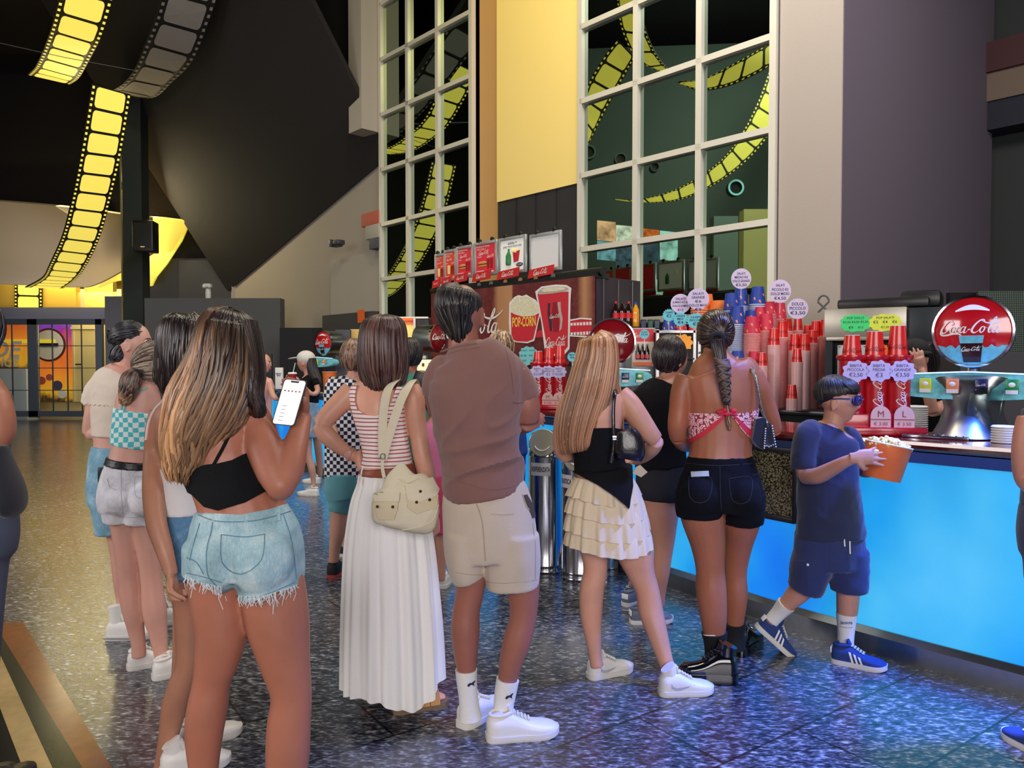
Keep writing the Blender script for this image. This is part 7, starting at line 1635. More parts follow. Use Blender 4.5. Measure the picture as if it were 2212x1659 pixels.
# ================================================================ woman with the braid
p=Person('woman with long braid, red scarf bikini top and black denim shorts at the bar',3.6,1555,skin('skin_bronze',(168,102,72)))
p.loft([(1547,762,28,.06,.02),(1548,786,56,.08,.01),(1552,800,80,.09,.01),(1558,820,88,.10,0),(1560,860,80,.11,0),(1560,900,74,.10,0),(1558,950,67,.10,0),(1556,980,68,.105,0),(1556,1020,80,.12,0),(1556,1050,86,.12,0),(1552,1078,60,.10,0)])
p.loft([(1545,725,26,.06,.02),(1546,765,27,.06,.02),(1547,790,40,.075,.02)],n=18)
p.loft([(1483,812,22,None,0),(1472,845,23,None,0),(1467,885,22,None,0),(1463,920,21,None,.0),(1464,945,18,None,.03)],n=18)
p.loft([(1464,943,18,None,.03),(1478,960,16,None,.14),(1510,965,12,None,.28)],n=14)
p.hand(1510,965,.28,(.7,.6,0),(0,0,-1),.17,curl=.5,side=-1)
p.loft([(1626,808,22,None,.0),(1642,838,21,None,0),(1656,872,19,None,.02),(1668,905,17,None,.03),(1676,930,14,None,.05)],n=18)
p.loft([(1675,928,14,None,.05),(1655,935,12,None,.2),(1620,930,10,None,.34)],n=14)
p.hand(1620,930,.34,(-.7,.6,0),(0,0,-1),.17,curl=.5,side=1)
p.loft([(1512,1070,52,None,0),(1518,1118,47,None,0),(1529,1174,38,None,0),(1534,1228,31,None,0),(1536,1275,33,None,0),(1541,1330,29,None,0),(1543,1372,23,None,0),(1545,1410,18,None,0),(1545,1440,17,None,0)])
p.loft([(1598,1070,50,None,.02),(1600,1125,42,None,.05),(1594,1177,31,None,.10),(1588,1235,25,None,.14),(1590,1285,25,None,.15),(1588,1340,19,None,.17),(1588,1390,15,None,.18)])
p.head(1545,724,.225,0,dd=.03,pitch=-.04)
p.body(.006,5)
hm=hair_mat('dark_brown_slick',(38,26,22),(74,54,44),rough=.3)
hair_cap(p,p.hc+p.R@V((0,-.006,.016)),(.084,.100,.104),p.R,lambda r:(r.uniform(-1,1),r.uniform(-.15,.8),r.uniform(-.25,1)),(0.03,-1,-.18),hm,nl=460,wd=.0055,jit=.03,seed=9)
mb=MB(); tie=P(1549,733,3.52); mb.tube([tie+V((.028*cos(a),0,.026*sin(a)+.0)) for a in [2*pi*i/20 for i in range(21)]],.014,10); mb.build('hair_tie',m_blackm,p.root)
hair_fall(p,[(1549,735,14,.02,-.10),(1552,752,15,.022,-.11),(1556,775,13,.02,-.12),(1559,785,10,.018,-.12)],hm,nlocks=90,wd=.004,seed=12,name='ponytail_base',tmin=.9)
braid(p,[(1558,778,-.125),(1562,810,-.135),(1566,840,-.135),(1569,865,-.13),(1570,872,-.13)],.034,.014,11,hair_mat('braid_brown',(52,36,30),(112,84,66)))
mb=MB(); mb.tube([P(1569,868,3.46),P(1569,873,3.46)],.013,10); mb.build('braid_band',m_blackm,p.root)
hair_fall(p,[(1570,874,4,.008,-.13),(1573,900,5,.008,-.12),(1577,930,3,.004,-.12)],hair_mat('tail_tip',(120,84,60),(190,150,116)),nlocks=30,wd=.0025,wob=.4,seed=3,name='braid_tail')
mb=MB()
for x in (1511,1578): mb.ball(P(x,762,3.62),.006,8)
mb.build('earring',m_chrome,p.root)
def scarf_mat():
    m=M('red_print_scarf',(232,180,180),.8); nt,b,L=nodes_of(m); v=objco(nt); vo=nt.nodes.new('ShaderNodeTexVoronoi'); vo.inputs['Scale'].default_value=75; vo.inputs['Randomness'].default_value=.6; L(v,vo.inputs['Vector']); L(ramp(nt,vo.outputs['Distance'],[(.0,(206,40,70)),(.2,(214,60,84)),(.34,(244,214,212)),(.5,(240,200,200)),(.62,(150,40,60))]),b.inputs['Base Color']); return m
ts=[[(1560,860,80,.11,0),(1560,900,74,.10,0),(1558,950,67,.10,0),(1557,975,67,.10,0)]]
scf=scarf_mat(); sred=M('scarf_hem_red',(206,38,62),.7)
pol_l=[(1478,892),(1525,893),(1561,894),(1563,900),(1540,916),(1515,935),(1496,949),(1478,955)]; pol_r=[(1580,894),(1610,892),(1645,884),(1645,942),(1618,946),(1602,928),(1588,908),(1580,898)]
o=p.cloth('scarf_top',ts,scf,.006,2,grow=.006,clip=pol_l); o2=p.cloth('scarf_top_side',ts,scf,.006,2,grow=.006,clip=pol_r)
for po in ([(1563,897),(1566,902),(1543,925),(1517,944),(1494,955),(1478,958),(1478,953),(1496,945),(1515,933),(1540,914)],[(1580,896),(1590,906),(1604,926),(1622,946),(1645,952),(1645,940),(1630,934),(1610,918),(1594,902)]): p.cloth('scarf_border',ts,sred,.006,2,grow=.009,clip=po)
mb=MB(); 
for x,y,rx,rz in ((1556,890,.018,.012),(1566,886,.014,.012),(1584,888,.016,.012),(1572,896,.012,.009)): mb.ball(P(x,y,3.475),(rx,.012,rz),10)
mb.tube([P(1553,896,3.475),P(1573,893,3.468),P(1592,896,3.475)],.006,8); mb.build('scarf_knot',sred,p.root)
bden=M('black_denim',(11,11,16),.9,spec=.2,bump=.3,bscale=200,var=.15,vscale=10)
bum=lambda mb:(mb.ball(P(1512,1072,3.53),(.095,.09,.10),20),mb.ball(P(1600,1072,3.53),(.095,.09,.10),20))
o=p.cloth('black_denim_shorts',[[(1556,984,70,.11,0),(1556,1005,76,.118,0),(1556,1040,89,.135,0),(1555,1075,93,.14,0),(1553,1100,88,.13,0)],[(1512,1060,52,.13,0),(1511,1098,52,.12,0),(1511,1116,49,.115,0)],[(1600,1060,50,.135,.02),(1602,1100,49,.125,.04),(1601,1124,47,.115,.05)]],bden,.007,4,wrinkle=wr(.004,10),extra=bum)
bv=p.bvh_of(o); mb=MB(); p.patch(mb,bv,[(1493,1019),(1531,1017),(1532,1029),(1494,1031)],.006); mb.build('phone_in_pocket',M('pale_phone',(196,208,214),.3),o)
mb=MB()
for pts in ([(1480,1000),(1550,1006),(1636,1000)],[(1488,1030),(1535,1032),(1532,1075),(1510,1086),(1490,1072),(1488,1030)],[(1575,1034),(1622,1032),(1620,1076),(1600,1088),(1580,1076),(1575,1034)],[(1555,1006),(1556,1060),(1558,1100)],[(1645,1018),(1630,1026),(1624,1024)]): p.seam(mb,bv,pts,.0014)
mb.build('stitching',M('charcoal_thread',(44,44,52),.8),o)
mb=MB(); loft(mb,[(1543,1366,25,None,0),(1545,1390,21,None,0),(1546,1420,20,None,0),(1546,1445,21,None,0)],3.6,n=20,grow=.007); mb.build('sock',m_blackm,p.root)
mb=MB(); loft(mb,[(1588,1345,21,None,.17),(1588,1370,17,None,.18),(1588,1402,17,None,.18)],3.6,n=20,grow=.006); mb.build('sock',m_blackm,p.root)
mb=MB(); mb.tube([P(1543+24.5*cos(a),1371+2*sin(a),3.6-.05*sin(a)) for a in [2*pi*i/20 for i in range(21)]],.003,5); mb.build('sock_trim',m_white,p.root)
pat=M('black_patent',(10,9,12),.12,coat=.8)
shoe(p,W(1592,1474),W(1476,1468),L=.27,w=.115,H=.105,upper=pat,sole=pat,style='boot',high=.03)
shoe(p,W(1590,1418),W(1606,1418)+V((.12,.18,0)),L=.26,w=.11,H=.105,upper=pat,sole=pat,style='boot',high=.03)
# studded bag with glitter strap
bag=thing('studded_bag','black velvet bag with pearl studs and glittering shoulder strap','bag',P(1648,935,3.58)); _LOC[bag.name]=V(bag.location)
vel=M('black_velvet',(12,14,22),.9,sheen=.6)
mb=MB(); mb.prism([P(x,y,3.50) for x,y in ((1634,905),(1650,902),(1668,920),(1675,962),(1664,966),(1657,948),(1650,972),(1638,966),(1626,950))],V((0,.05,0))); mb.build('bag_body',vel,bag)
mb=MB()
for pts in (((1654,926),(1651,968)),((1668,920),(1676,965))):
    for i in range(9): t=i/8; mb.ball(P(pts[0][0]+(pts[1][0]-pts[0][0])*t,pts[0][1]+(pts[1][1]-pts[0][1])*t,3.495),.0036,8)
for i in range(5): mb.ball(P(1652+i*4.5,968-abs(i-2)*2-(0 if i in(0,) else 3),3.495),.0034,8)
mb.build('pearl_studs',M('pearl',(226,226,236),.2),bag).__setitem__('kind','stuff')
mb=MB(); rd=random.Random(3); k=catmull([(1620,792,.02),(1624,796,-.07),(1632,812,-.085),(1638,840,-.09),(1643,870,-.09),(1650,895,-.09),(1657,912,-.09)],8)
mb.tube([P(a,b,3.6+c) for a,b,c in k],.0075,8)
for i in range(420):
    a,b,c=k[rd.randrange(4,len(k))]; q=P(a+rd.uniform(-3.2,3.2),b+rd.uniform(-2,2),3.6+c-.007); s_=.0022; mb.face([q+V((-s_,0,-s_)),q+V((s_,0,-s_*.4)),q+V((rd.uniform(-s_,s_),0,s_))],1)
mb.build('glitter_strap',[M('glitter_base',(120,108,104),.3,.7),M('glitter_spark',(240,232,222),.1,.9)],bag,smooth=False)
mb=MB(); mb.tube([P(1657,908,3.50),P(1659,922,3.50)],.004,6); mb.ball(P(1657,912,3.5),.007,8); mb.build('clasp',m_chrome,bag)
# ================================================================ left group
p=Person('woman with dark shoulder-length hair and white strap top, mostly behind the foreground woman',2.75,400,skin('skin_tan_b',(178,124,98)))
p.loft([(400,862,34,.06,.02),(398,885,56,.075,.0),(396,910,64,.09,0),(402,970,58,.09,0),(408,1030,52,.088,0),(413,1090,56,.10,0),(415,1150,58,.105,0),(414,1200,44,.09,0)])
p.loft([(404,800,26,.06,.02),(402,870,26,.06,.02)],n=16)
p.loft([(352,892,28,None,.0),(342,930,27,None,0),(337,980,25,None,0),(333,1030,24,None,-.05),(332,1073,23,None,-.10),(338,1130,22,None,-.15),(354,1184,19,None,-.18),(367,1228,15,None,-.19),(370,1240,15,None,-.19)],n=18)
p.hand(370,1240,-.19,(.12,.02,-1),(1,.1,.1),.175,curl=1.25,side=1,thumb=.7)
p.loft([(404,1180,48,None,0),(404,1250,38,None,0),(404,1310,29,None,0),(404,1370,25,None,0),(404,1437,24,None,0),(390,1480,27,None,0),(376,1530,27,None,0),(364,1590,21,None,0),(350,1640,15,None,0),(346,1670,15,None,0)])
p.loft([(430,1180,44,None,.1),(410,1300,34,None,.3),(400,1400,26,None,.4),(392,1500,22,None,.5),(388,1580,14,None,.55),(386,1610,13,None,.55)])
p.head(404,770,.232,40,dd=.03)
p.body(.0068,4)
hm=hair_mat('espresso_bob',(32,24,24),(66,52,48),rough=.3)
hair_fall(p,[(412,684,6,.02,.03),(412,686,30,.06,.03),(408,700,50,.10,.03),(404,725,58,.115,.02),(402,770,58,.12,.015),(396,815,58,.105,.0),(388,845,50,.08,-.01),(378,862,32,.05,-.01)],hm,nlocks=420,wd=.0065,wob=.05,seed=31,tmin=.9)
wt=mshirt('white_strap_top',(226,224,224))
o=p.cloth('white_strap_top',[[(408,1004,56,.095,0),(410,1030,54,.095,0),(412,1075,56,.108,0),(414,1105,60,.112,0)]],wt,.008,3,grow=.008)
mb=MB(); mb.tube(p.onsurf(p.bvh,catmull([(376,861),(352,868),(334,888),(322,915),(317,950)],5),.003),.006,8,flat=.4); mb.build('shoulder_strap',wt,o)
dn2=denim('mid_denim',(92,138,176),(140,178,206))
o=p.cloth('denim_shorts',[[(414,1092,60,.11,0),(416,1130,62,.115,0),(416,1190,60,.115,0),(414,1240,50,.11,0)]],dn2,.008,4,wrinkle=wr(.006,10))
shoe(p,W(346,1676),W(346,1676)+V((.22,.10,0)),L=.24,w=.092,upper=m_wshoe,sole=m_wsole,style='velcro',mats2=M('lilac_grey_strap',(176,172,196),.6),high=.02)
shoe(p,W(384,1615),W(384,1615)+V((.22,.14,0)),L=.24,w=.09,upper=m_wshoe,sole=m_wsole,style='velcro',mats2=_M['lilac_grey_strap'])
# girl with aqua checkered top
p=Person('girl with ash blonde low ponytail, aqua checkered crop top and white shorts',3.6,285,skin('skin_rosy',(214,160,142)))
p.loft([(312,822,22,.05,.01),(306,845,40,.065,.0),(300,868,48,.08,0),(296,900,46,.085,0),(290,950,44,.085,0),(284,990,45,.09,0),(278,1030,54,.105,0),(274,1070,55,.12,0),(277,1092,38,.09,0)])
p.loft([(330,792,22,.05,.02),(314,835,22,.05,.01)],n=16)
p.loft([(346,868,18,None,.03),(350,900,18,None,.06),(352,950,16,None,.12),(340,990,12,None,.2)],n=14)
p.loft([(272,862,17,None,.02),(264,900,15,None,.10),(270,930,13,None,.2)],n=14)
p.loft([(262,1090,32,None,0),(268,1140,27,None,0),(276,1200,25,None,0),(279,1245,23,None,0),(284,1300,23,None,0),(292,1350,18,None,0),(299,1390,15,None,0),(300,1420,15,None,0)])
p.loft([(306,1090,34,None,0),(312,1140,28,None,0),(322,1201,24,None,0),(327,1252,22,None,0),(334,1319,25,None,0),(342,1370,19,None,0),(348,1410,15,None,0),(352,1440,15,None,0)])
p.head(341,789,.215,48,pitch=-.2,dd=.03)
p.body(.007,4)
hm=hair_mat('ash_blonde',(112,92,76),(176,158,138),tip=(70,46,36),tipstart=.8)
hair_cap(p,p.hc+V((-.012,-.012,.012)),(.080,.098,.102),p.R,lambda r:(r.uniform(-1,1),r.uniform(-.25,.9),r.uniform(-.4,1)),(-.25,-.95,-.42),hm,nl=360,wd=.006,jit=.04,seed=2)
hair_fall(p,[(300,806,10,.02,-.07),(288,812,20,.03,-.09),(280,830,21,.03,-.10),(276,850,17,.028,-.10),(268,866,11,.02,-.10),(264,874,6,.01,-.10)],hair_mat('ponytail_dark_blonde',(60,42,36),(120,92,70),tip=(190,146,104),tipstart=.8),nlocks=150,wd=.006,wob=.35,seed=5,name='ponytail')
mb=MB(); mb.tube([P(296+9*cos(a),808+7*sin(a),3.50) for a in [2*pi*i/14 for i in range(15)]],.009,8); mb.build('hair_tie',m_blackm,p.root)
def check_mat(name,c1,c2,sc,warp=0.0,rot=0.0):
    m=M(name,c1,.85,bump=.2,bscale=240); nt,b,L=nodes_of(m); t=nt.nodes.new('ShaderNodeTexCoord'); sp=nt.nodes.new('ShaderNodeSeparateXYZ'); L(t.outputs['Object'],sp.inputs[0]); cb=nt.nodes.new('ShaderNodeCombineXYZ')
    n=noisen(nt,t.outputs['Object'],7,2); at=mathn(nt,'ARCTAN2',sp.outputs['X'],mathn(nt,'MULTIPLY',sp.outputs['Y'],-1))
    L(mathn(nt,'ADD',mathn(nt,'ADD',sp.outputs['X'],0),mathn(nt,'MULTIPLY',n,warp)),cb.inputs[0]); L(mathn(nt,'ADD',sp.outputs['Z'],mathn(nt,'MULTIPLY',n,warp)),cb.inputs[1]); cb.inputs[2].default_value=.001
    ck=nt.nodes.new('ShaderNodeTexChecker'); ck.inputs['Scale'].default_value=sc; ck.inputs['Color1'].default_value=s2l(c1); ck.inputs['Color2'].default_value=s2l(c2); L(cb.outputs[0],ck.inputs['Vector']); L(ck.outputs['Color'],b.inputs['Base Color']); return m
o=p.cloth('checkered_crop_top',[[(298,886,47,.088,0),(294,915,46,.088,0),(290,950,45,.088,0),(288,964,45,.088,0)]],check_mat('aqua_check',(76,190,196),(226,236,232),44,.05),.006,3,grow=.007)
mb=MB()
for pts in ([(267,886),(276,868),(295,850),(318,838)],[(262,900),(263,880),(268,862)]): mb.tube(p.onsurf(p.bvh,catmull(pts,5),.003),.004,6,flat=.5)
mb.build('shoulder_straps',M('aqua_strap',(110,196,200),.7),o)
wsh=denim('white_denim',(218,218,224),(240,240,244))
bum=lambda mb:(mb.ball(P(262,1078,3.53),(.07,.075,.085),18),mb.ball(P(310,1078,3.53),(.07,.075,.085),18))
o=p.cloth('white_shorts',[[(284,998,48,.095,0),(280,1030,58,.115,0),(276,1075,62,.13,0),(278,1095,60,.125,0)],[(262,1075,36,.115,0),(262,1105,36,.11,0),(262,1126,34,.10,0)],[(308,1075,38,.115,0),(306,1105,36,.11,0),(303,1128,34,.10,0)]],wsh,.0065,3,extra=bum,wrinkle=wr(.003,10))
bv=p.bvh_of(o); mb=MB()
for pts in ([(236,1012),(280,1016),(330,1012)],[(262,1016),(262,1060),(266,1110)],[(292,1030),(325,1032),(322,1070),(306,1076),(292,1068),(292,1030)],[(232,1034),(238,1052),(252,1058)],[(228,1108),(262,1116),(300,1118),(336,1112)]): p.seam(mb,bv,pts,.0013)
mb.build('stitching',M('white_stitch',(170,172,186),.8),o)
p.cloth('belt',[[(284,992,47,.094,0),(283,1000,48,.096,0),(282,1008,50,.1,0)]],m_black,.005,1,grow=.008)
shoe(p,W(276,1447),W(276,1447)+V((.19,.14,0)),L=.235,w=.09,upper=m_wshoe,sole=m_wsole); shoe(p,W(330,1468),W(330,1468)+V((.19,.14,0)),L=.235,w=.09,upper=m_wshoe,sole=m_wsole)
# woman in the cream T-shirt looking right
p=Person('woman in cream T-shirt with dark clipped-up hair looking to the right, far left group',4.1,240,skin('skin_pale_b',(214,162,144)))
p.loft([(262,790,22,.05,0),(256,812,44,.07,0),(252,835,50,.085,0),(250,880,46,.09,0),(248,930,42,.085,0),(246,965,42,.085,0),(246,1010,48,.10,0),(246,1070,50,.11,0),(246,1110,40,.1,0)])
p.loft([(278,760,20,.05,.02),(266,800,20,.05,.01),(260,815,26,.05,0)],n=16)
p.loft([(222,820,19,None,.0),(210,850,19,None,0),(202,890,18,None,0),(195,922,16,None,0),(192,938,13,None,0)],n=16)
p.loft([(193,938,13,None,0),(222,934,14,None,-.03),(250,934,12,None,-.04),(270,932,10,None,-.02)],n=16)
p.hand(270,932,-.02,(1,.3,0),(0,1,0),.16,curl=.5,side=-1)
p.loft([(240,1080,32,None,0),(256,1150,25,None,0),(262,1200,22,None,0),(264,1250,19,None,0),(266,1290,15,None,0),(266,1330,12,None,0)])
p.loft([(280,1080,32,None,.15),(300,1200,22,None,.3),(330,1280,16,None,.3),(340,1310,12,None,.3)])
p.head(288,742,.235,84,pitch=.02,dd=.02)
p.body(.0052,3)
face_bits(p,brow=(40,26,24),lip=(186,110,104))
hm=hair_mat('blue_black_hair',(20,18,24),(50,48,58),rough=.32)
hair_cap(p,p.hc+p.R@V((0,-.022,.036)),(.082,.097,.088),p.R,lambda r:(r.uniform(-1,1),r.uniform(.3,.9),r.uniform(.1,1)),(0,-1,-.25),hm,nl=340,wd=.0055,jit=.03,seed=7)
hair_fall(p,[(268,745,10,.03,-.02),(257,758,15,.03,-.02),(252,772,16,.03,-.02),(250,782,9,.02,-.02)],hm,nlocks=90,wd=.005,wob=.1,name='hair_bun')
mb=MB(); mb.ball(P(243,726,4.1),(.026,.02,.045),12,rot=Matrix.Rotation(.3,3,'Y')); mb.ball(P(238,722,4.1),(.014,.03,.035),10); mb.build('hair_claw',m_black,p.root)
crt=mshirt('cream_tee',(222,208,190))
o=p.cloth('cream_t_shirt',[[(260,800,27,.06,0),(256,812,46,.08,0),(252,835,54,.10,0),(250,880,51,.105,0),(248,915,47,.10,0),(247,942,46,.10,0)],[(228,812,20,None,0),(212,842,26,None,0),(206,868,28,None,0),(204,876,27,None,0)]],crt,.0065,4,wrinkle=wr(.006,9))
bv=p.bvh_of(o); mb=MB(); rd=random.Random(1)
k=[(180+ i*2.1,872+1.6*sin(i*1.3)+ (i*.15)) for i in range(26)]; mb.tube(p.onsurf(bv,k,.002),.004,5); mb.build('lettuce_hem',crt,o)
o=p.cloth('jeans',[[(247,965,46,.095,0),(246,1000,52,.11,0),(246,1050,56,.12,0),(246,1090,54,.12,0)],[(236,1070,36,.12,0),(240,1120,34,.11,0),(243,1152,32,.10,0)],[(276,1070,36,.12,.08),(284,1150,30,.1,.15)]],denim('sky_denim',(124,172,194),(176,206,218)),.008,4,wrinkle=wr(.005,9))
mb=MB(); mb.box(P(222,1026,3.97),(.05,.012,.08),bev=.004); mb.build('phone_in_pocket',m_black,o)
mb=MB(); mb.lathe(P(201,1020,4.02),[(.012,0),(.012,.05)],10,axis=(1,0,.2)); mb.build('lip_balm',m_black,o)
cv=M('white_canvas',(228,226,220),.8)
s_=shoe(p,W(232,1380),W(232,1380)+V((.24,.03,0)),L=.26,w=.095,H=.085,upper=cv,sole=m_wsole,style='hightop',high=.075); shoe(p,W(330,1352),W(330,1352)+V((.2,.1,0)),L=.25,w=.09,H=.085,upper=cv,sole=m_wsole,style='hightop',high=.06)
mb=MB(); q=W(232,1380); mb.tube([q+V((.00,-.046,.016)),q+V((.12,-.052,.018)),q+V((.2,-.05,.018))],.0018,4); mb.build('sole_stripe',m_ink,s_)
# person cut off at the left edge
p=Person('person cut off by the left edge, bare arm and dark clothes',2.5,-60,skin('skin_tan_c',(178,116,90)))
p.loft([(-60,800,40,.07,.0),(-62,860,80,.10,0),(-62,930,76,.10,0),(-62,1010,70,.10,0),(-62,1100,84,.12,0),(-62,1180,84,.12,0)])
p.loft([(-60,740,28,.06,0),(-60,820,28,.06,0)],n=14)
p.loft([(-14,852,30,None,0),(-4,890,32,None,-.01),(2,930,29,None,-.01),(-8,955,24,None,-.02),(-40,975,20,None,-.1)],n=16)
p.loft([(-95,1160,48,None,0),(-95,1300,38,None,0),(-95,1420,34,None,0),(-95,1560,28,None,0),(-95,1690,20,None,0),(-95,1740,20,None,0)]); p.loft([(-40,1160,46,None,0),(-42,1300,36,None,0),(-45,1420,32,None,0),(-50,1560,26,None,0),(-50,1690,20,None,0),(-50,1740,20,None,0)])
p.head(-60,720,.235,20)
p.body(.009,3)
hair_cap(p,p.hc+V((0,-.01,.02)),(.09,.105,.115),p.R,lambda r:(r.uniform(-.3,.3),r.uniform(-.4,.3),1),None,hm,nl=200,wd=.008,seed=6,ends=lambda r,a:(r.uniform(-1,1),r.uniform(-1,.3),r.uniform(-.7,-.1)))
nav=mshirt('dark_navy_cloth',(22,24,34))
p.cloth('dark_top',[[(-62,850,76,.105,0),(-62,930,74,.105,0),(-62,1010,70,.105,0),(-62,1070,80,.12,0)]],nav,.01,3,grow=.006)
p.cloth('grey_trousers',[[(-62,1060,82,.13,0),(-62,1150,90,.14,0),(-62,1200,84,.13,0)],[(-95,1180,56,None,0),(-95,1300,46,None,0),(-95,1500,38,None,0),(-95,1700,34,None,0)],[(-38,1180,54,None,0),(-40,1300,44,None,0),(-44,1500,34,None,0),(-48,1700,30,None,0)]],M('slate_cloth',(70,76,96),.9),.011,3)
p.cloth('dark_bag',[[(8,960,6,.02,-.1),(10,1000,16,.04,-.1),(22,1060,26,.06,-.1),(24,1095,24,.06,-.1),(10,1106,16,.04,-.1)]],nav,.008,3)
shoe(p,W(-95,1752),W(-95,1752)+V((.02,.25,0)),upper=m_black,sole=m_black); shoe(p,W(-50,1752),W(-50,1752)+V((.02,.25,0)),upper=m_black,sole=m_black)
# ================================================================ boy with the popcorn bucket
p=Person('boy in navy T-shirt and blue sunglasses walking with an orange popcorn bucket',3.75,1795,skin('skin_boy',(196,140,118)))
p.loft([(1795,915,24,.05,0),(1790,932,44,.075,0),(1788,955,60,.09,0),(1786,1000,60,.095,0),(1786,1050,60,.095,0),(1790,1110,60,.10,0),(1792,1160,64,.105,0),(1792,1210,56,.10,0)])
p.loft([(1804,885,22,.05,0),(1798,925,23,.05,0),(1795,940,30,.06,0)],n=16)
p.loft([(1742,945,22,None,-.05),(1738,975,21,None,-.06),(1736,1005,19,None,-.07),(1740,1030,16,None,-.08)],n=16)
p.loft([(1738,1030,16,None,-.08),(1765,1028,18,None,-.17),(1795,1014,16,None,-.25),(1825,998,13,None,-.33),(1846,990,11,None,-.37)],n=16)
p.hand(1846,988,-.375,(1,.05,.04),(.1,1,-.1),.165,curl=.12,side=-1,thumb=.6,curls=(.10,.10,.16,.3),spread=.5)
p.loft([(1838,945,20,None,.06),(1852,985,18,None,.05),(1862,1015,15,None,.02),(1880,1018,13,None,-.03)],n=16)
p.hand(1878,1016,-.02,(.6,-.6,-.1),(.3,-.1,1),.15,curl=.6,side=-1)
p.loft([(1765,1170,38,None,0),(1752,1215,34,None,.0),(1742,1255,27,None,.02),(1724,1280,24,None,.04),(1702,1303,18,None,.06),(1680,1325,13,None,.08),(1662,1345,12,None,.09)])
p.loft([(1822,1170,38,None,0),(1830,1230,32,None,0),(1832,1275,25,None,0),(1830,1320,22,None,0),(1828,1360,16,None,0),(1826,1395,13,None,0),(1826,1415,13,None,0)])
p.head(1812,866,.225,126,pitch=-.03,dd=0,wide=1.05)
p.body(.0050,3)
face_bits(p,brow=(34,24,20),lip=(178,112,104))
hm=hair_mat('boy_black_hair',(20,17,18),(50,42,42),rough=.5)
hair_cap(p,p.hc+p.R@V((0,-.020,.040)),(.083,.097,.086),p.R,lambda r:(r.uniform(-.3,.3),r.uniform(-.5,.0),1),None,hm,nl=520,wd=.0055,jit=.06,seed=6,ends=lambda r,a:(lambda x:(cos(x),sin(x),-.45 if sin(x)<-.4 else -.05))(r.uniform(0,6.28)))
hair_cap(p,p.hc+p.R@V((0,.002,.056)),(.077,.090,.060),p.R,lambda r:(r.uniform(-.5,.5),r.uniform(-.6,.0),1),None,hm,nl=200,wd=.006,jit=.05,seed=8,name='fringe',ends=lambda r,a:(r.uniform(-.9,.9),1,-.12))
# sunglasses
gl=M('tinted_lens',(46,40,96),.06,coat=1.0); fm=M('blue_frame',(24,30,70),.25)
c,R_,h=p.hc,p.R,p.hh; mb=MB()
for s in (-1,1):
    mb.tube([c+R_@V((s*.16*h+.068*cos(a),.425*h-.10*(abs(s*.16*h+.068*cos(a))/.07)**2*.12*h*0-.25*abs(.068*cos(a)*s+.16*h)**1.2*.6,.035*h+.045*h*0+.024*sin(a))) for a in [2*pi*i/20 for i in range(21)]],.0032,6)
    mb.tube([c+R_@V((s*.34*h,.30*h,.075*h)),c+R_@V((s*.37*h,.10*h,.07*h)),c+R_@V((s*.36*h,-.06*h,.05*h))],.005,6,flat=.6)
mb.tube([c+R_@V((-.03,.47*h,.055*h)),c+R_@V((0,.48*h,.06*h)),c+R_@V((.03,.47*h,.055*h))],.004,6)
gs=mb.build('sunglasses',fm,p.root); mb=MB()
for s in (-1,1):
    mb.face([c+R_@V((s*.16*h+.066*cos(a)*.5*2*.5+s*.0,.428*h-.16*abs(.033*cos(a)*s+.16*h)**1.0*.6,.035*h+.022*sin(a))) for a in [2*pi*i/18 for i in range(18)]])
    mb.ball(c+R_@V((s*.165*h,.395*h,.035*h)),(.033,.010,.0225),16,rot=R_@Matrix.Rotation(-s*.35,3,'Z'))
mb.build('lens',gl,gs)
nvy=mshirt('navy_tee',(28,34,66))
o=p.cloth('navy_t_shirt',[[(1796,921,29,.062,0),(1791,934,48,.08,0),(1788,955,66,.105,0),(1786,1000,66,.115,0),(1788,1050,66,.12,0),(1792,1110,70,.125,0),(1794,1160,76,.13,0)],[(1762,922,17,None,-.02),(1748,935,27,None,-.045),(1737,975,27,None,-.055),(1734,1003,27,None,-.06),(1734,1010,26,None,-.06)],[(1824,930,12,None,.04),(1836,942,21,None,.06),(1850,985,24,None,.05),(1852,995,23,None,.05)]],nvy,.008,4,wrinkle=wr(.007,7))
nsh=mshirt('blue_cotton_shorts',(34,46,92))
o=p.cloth('cargo_shorts',[[(1793,1150,74,.12,0),(1792,1175,76,.125,0),(1792,1200,76,.125,0),(1792,1225,70,.12,0)],[(1766,1190,48,.11,0),(1752,1225,44,.105,.0),(1745,1255,40,.10,.01),(1738,1272,38,.09,.02)],[(1828,1190,46,.11,0),(1832,1230,44,.10,0),(1834,1262,40,.095,0),(1834,1276,38,.09,0)]],nsh,.008,4,wrinkle=wr(.006,8))
bv=p.bvh_of(o); mb=MB()
for x0,x1 in ((1824,1823),(1832,1834)): mb.tube(p.onsurf(bv,catmull([(x0,1152),(x1,1165),(x1+1,1180 if x0==1824 else 1196)],4),.004),.0035,6)
mb.ball(p.onsurf(bv,[(1745,1220)],.003)[0],.007,8); mb.build('drawstring',m_white,o)
mb=MB(); p.seam(mb,bv,[(1720,1210),(1745,1214),(1770,1216)],.0015); p.seam(mb,bv,[(1792,1170),(1794,1240)],.0015); mb.build('seams',nsh,o)
mb=MB(); loft(mb,[(1829,1325,21,None,0),(1828,1350,18,None,0),(1827,1380,16,None,0),(1826,1405,17,None,0)],3.75,n=22,grow=.002); so=mb.build('sock',m_wsock,p.root); bv=p.bvh_of(so); mb=MB()
gt=text_geo('Sarasota',.2,.02); vs,fs=gt; mb.add([p.onsurf(bv,[(1828+v.x*7.5,1345-v.y*10)],.0015)[0] for v in vs],fs); p.seam(mb,bv,[(1814,1353),(1828,1356),(1842,1355)],.001); mb.build('sock_print',M('denim_ink',(70,90,150),.6),so)
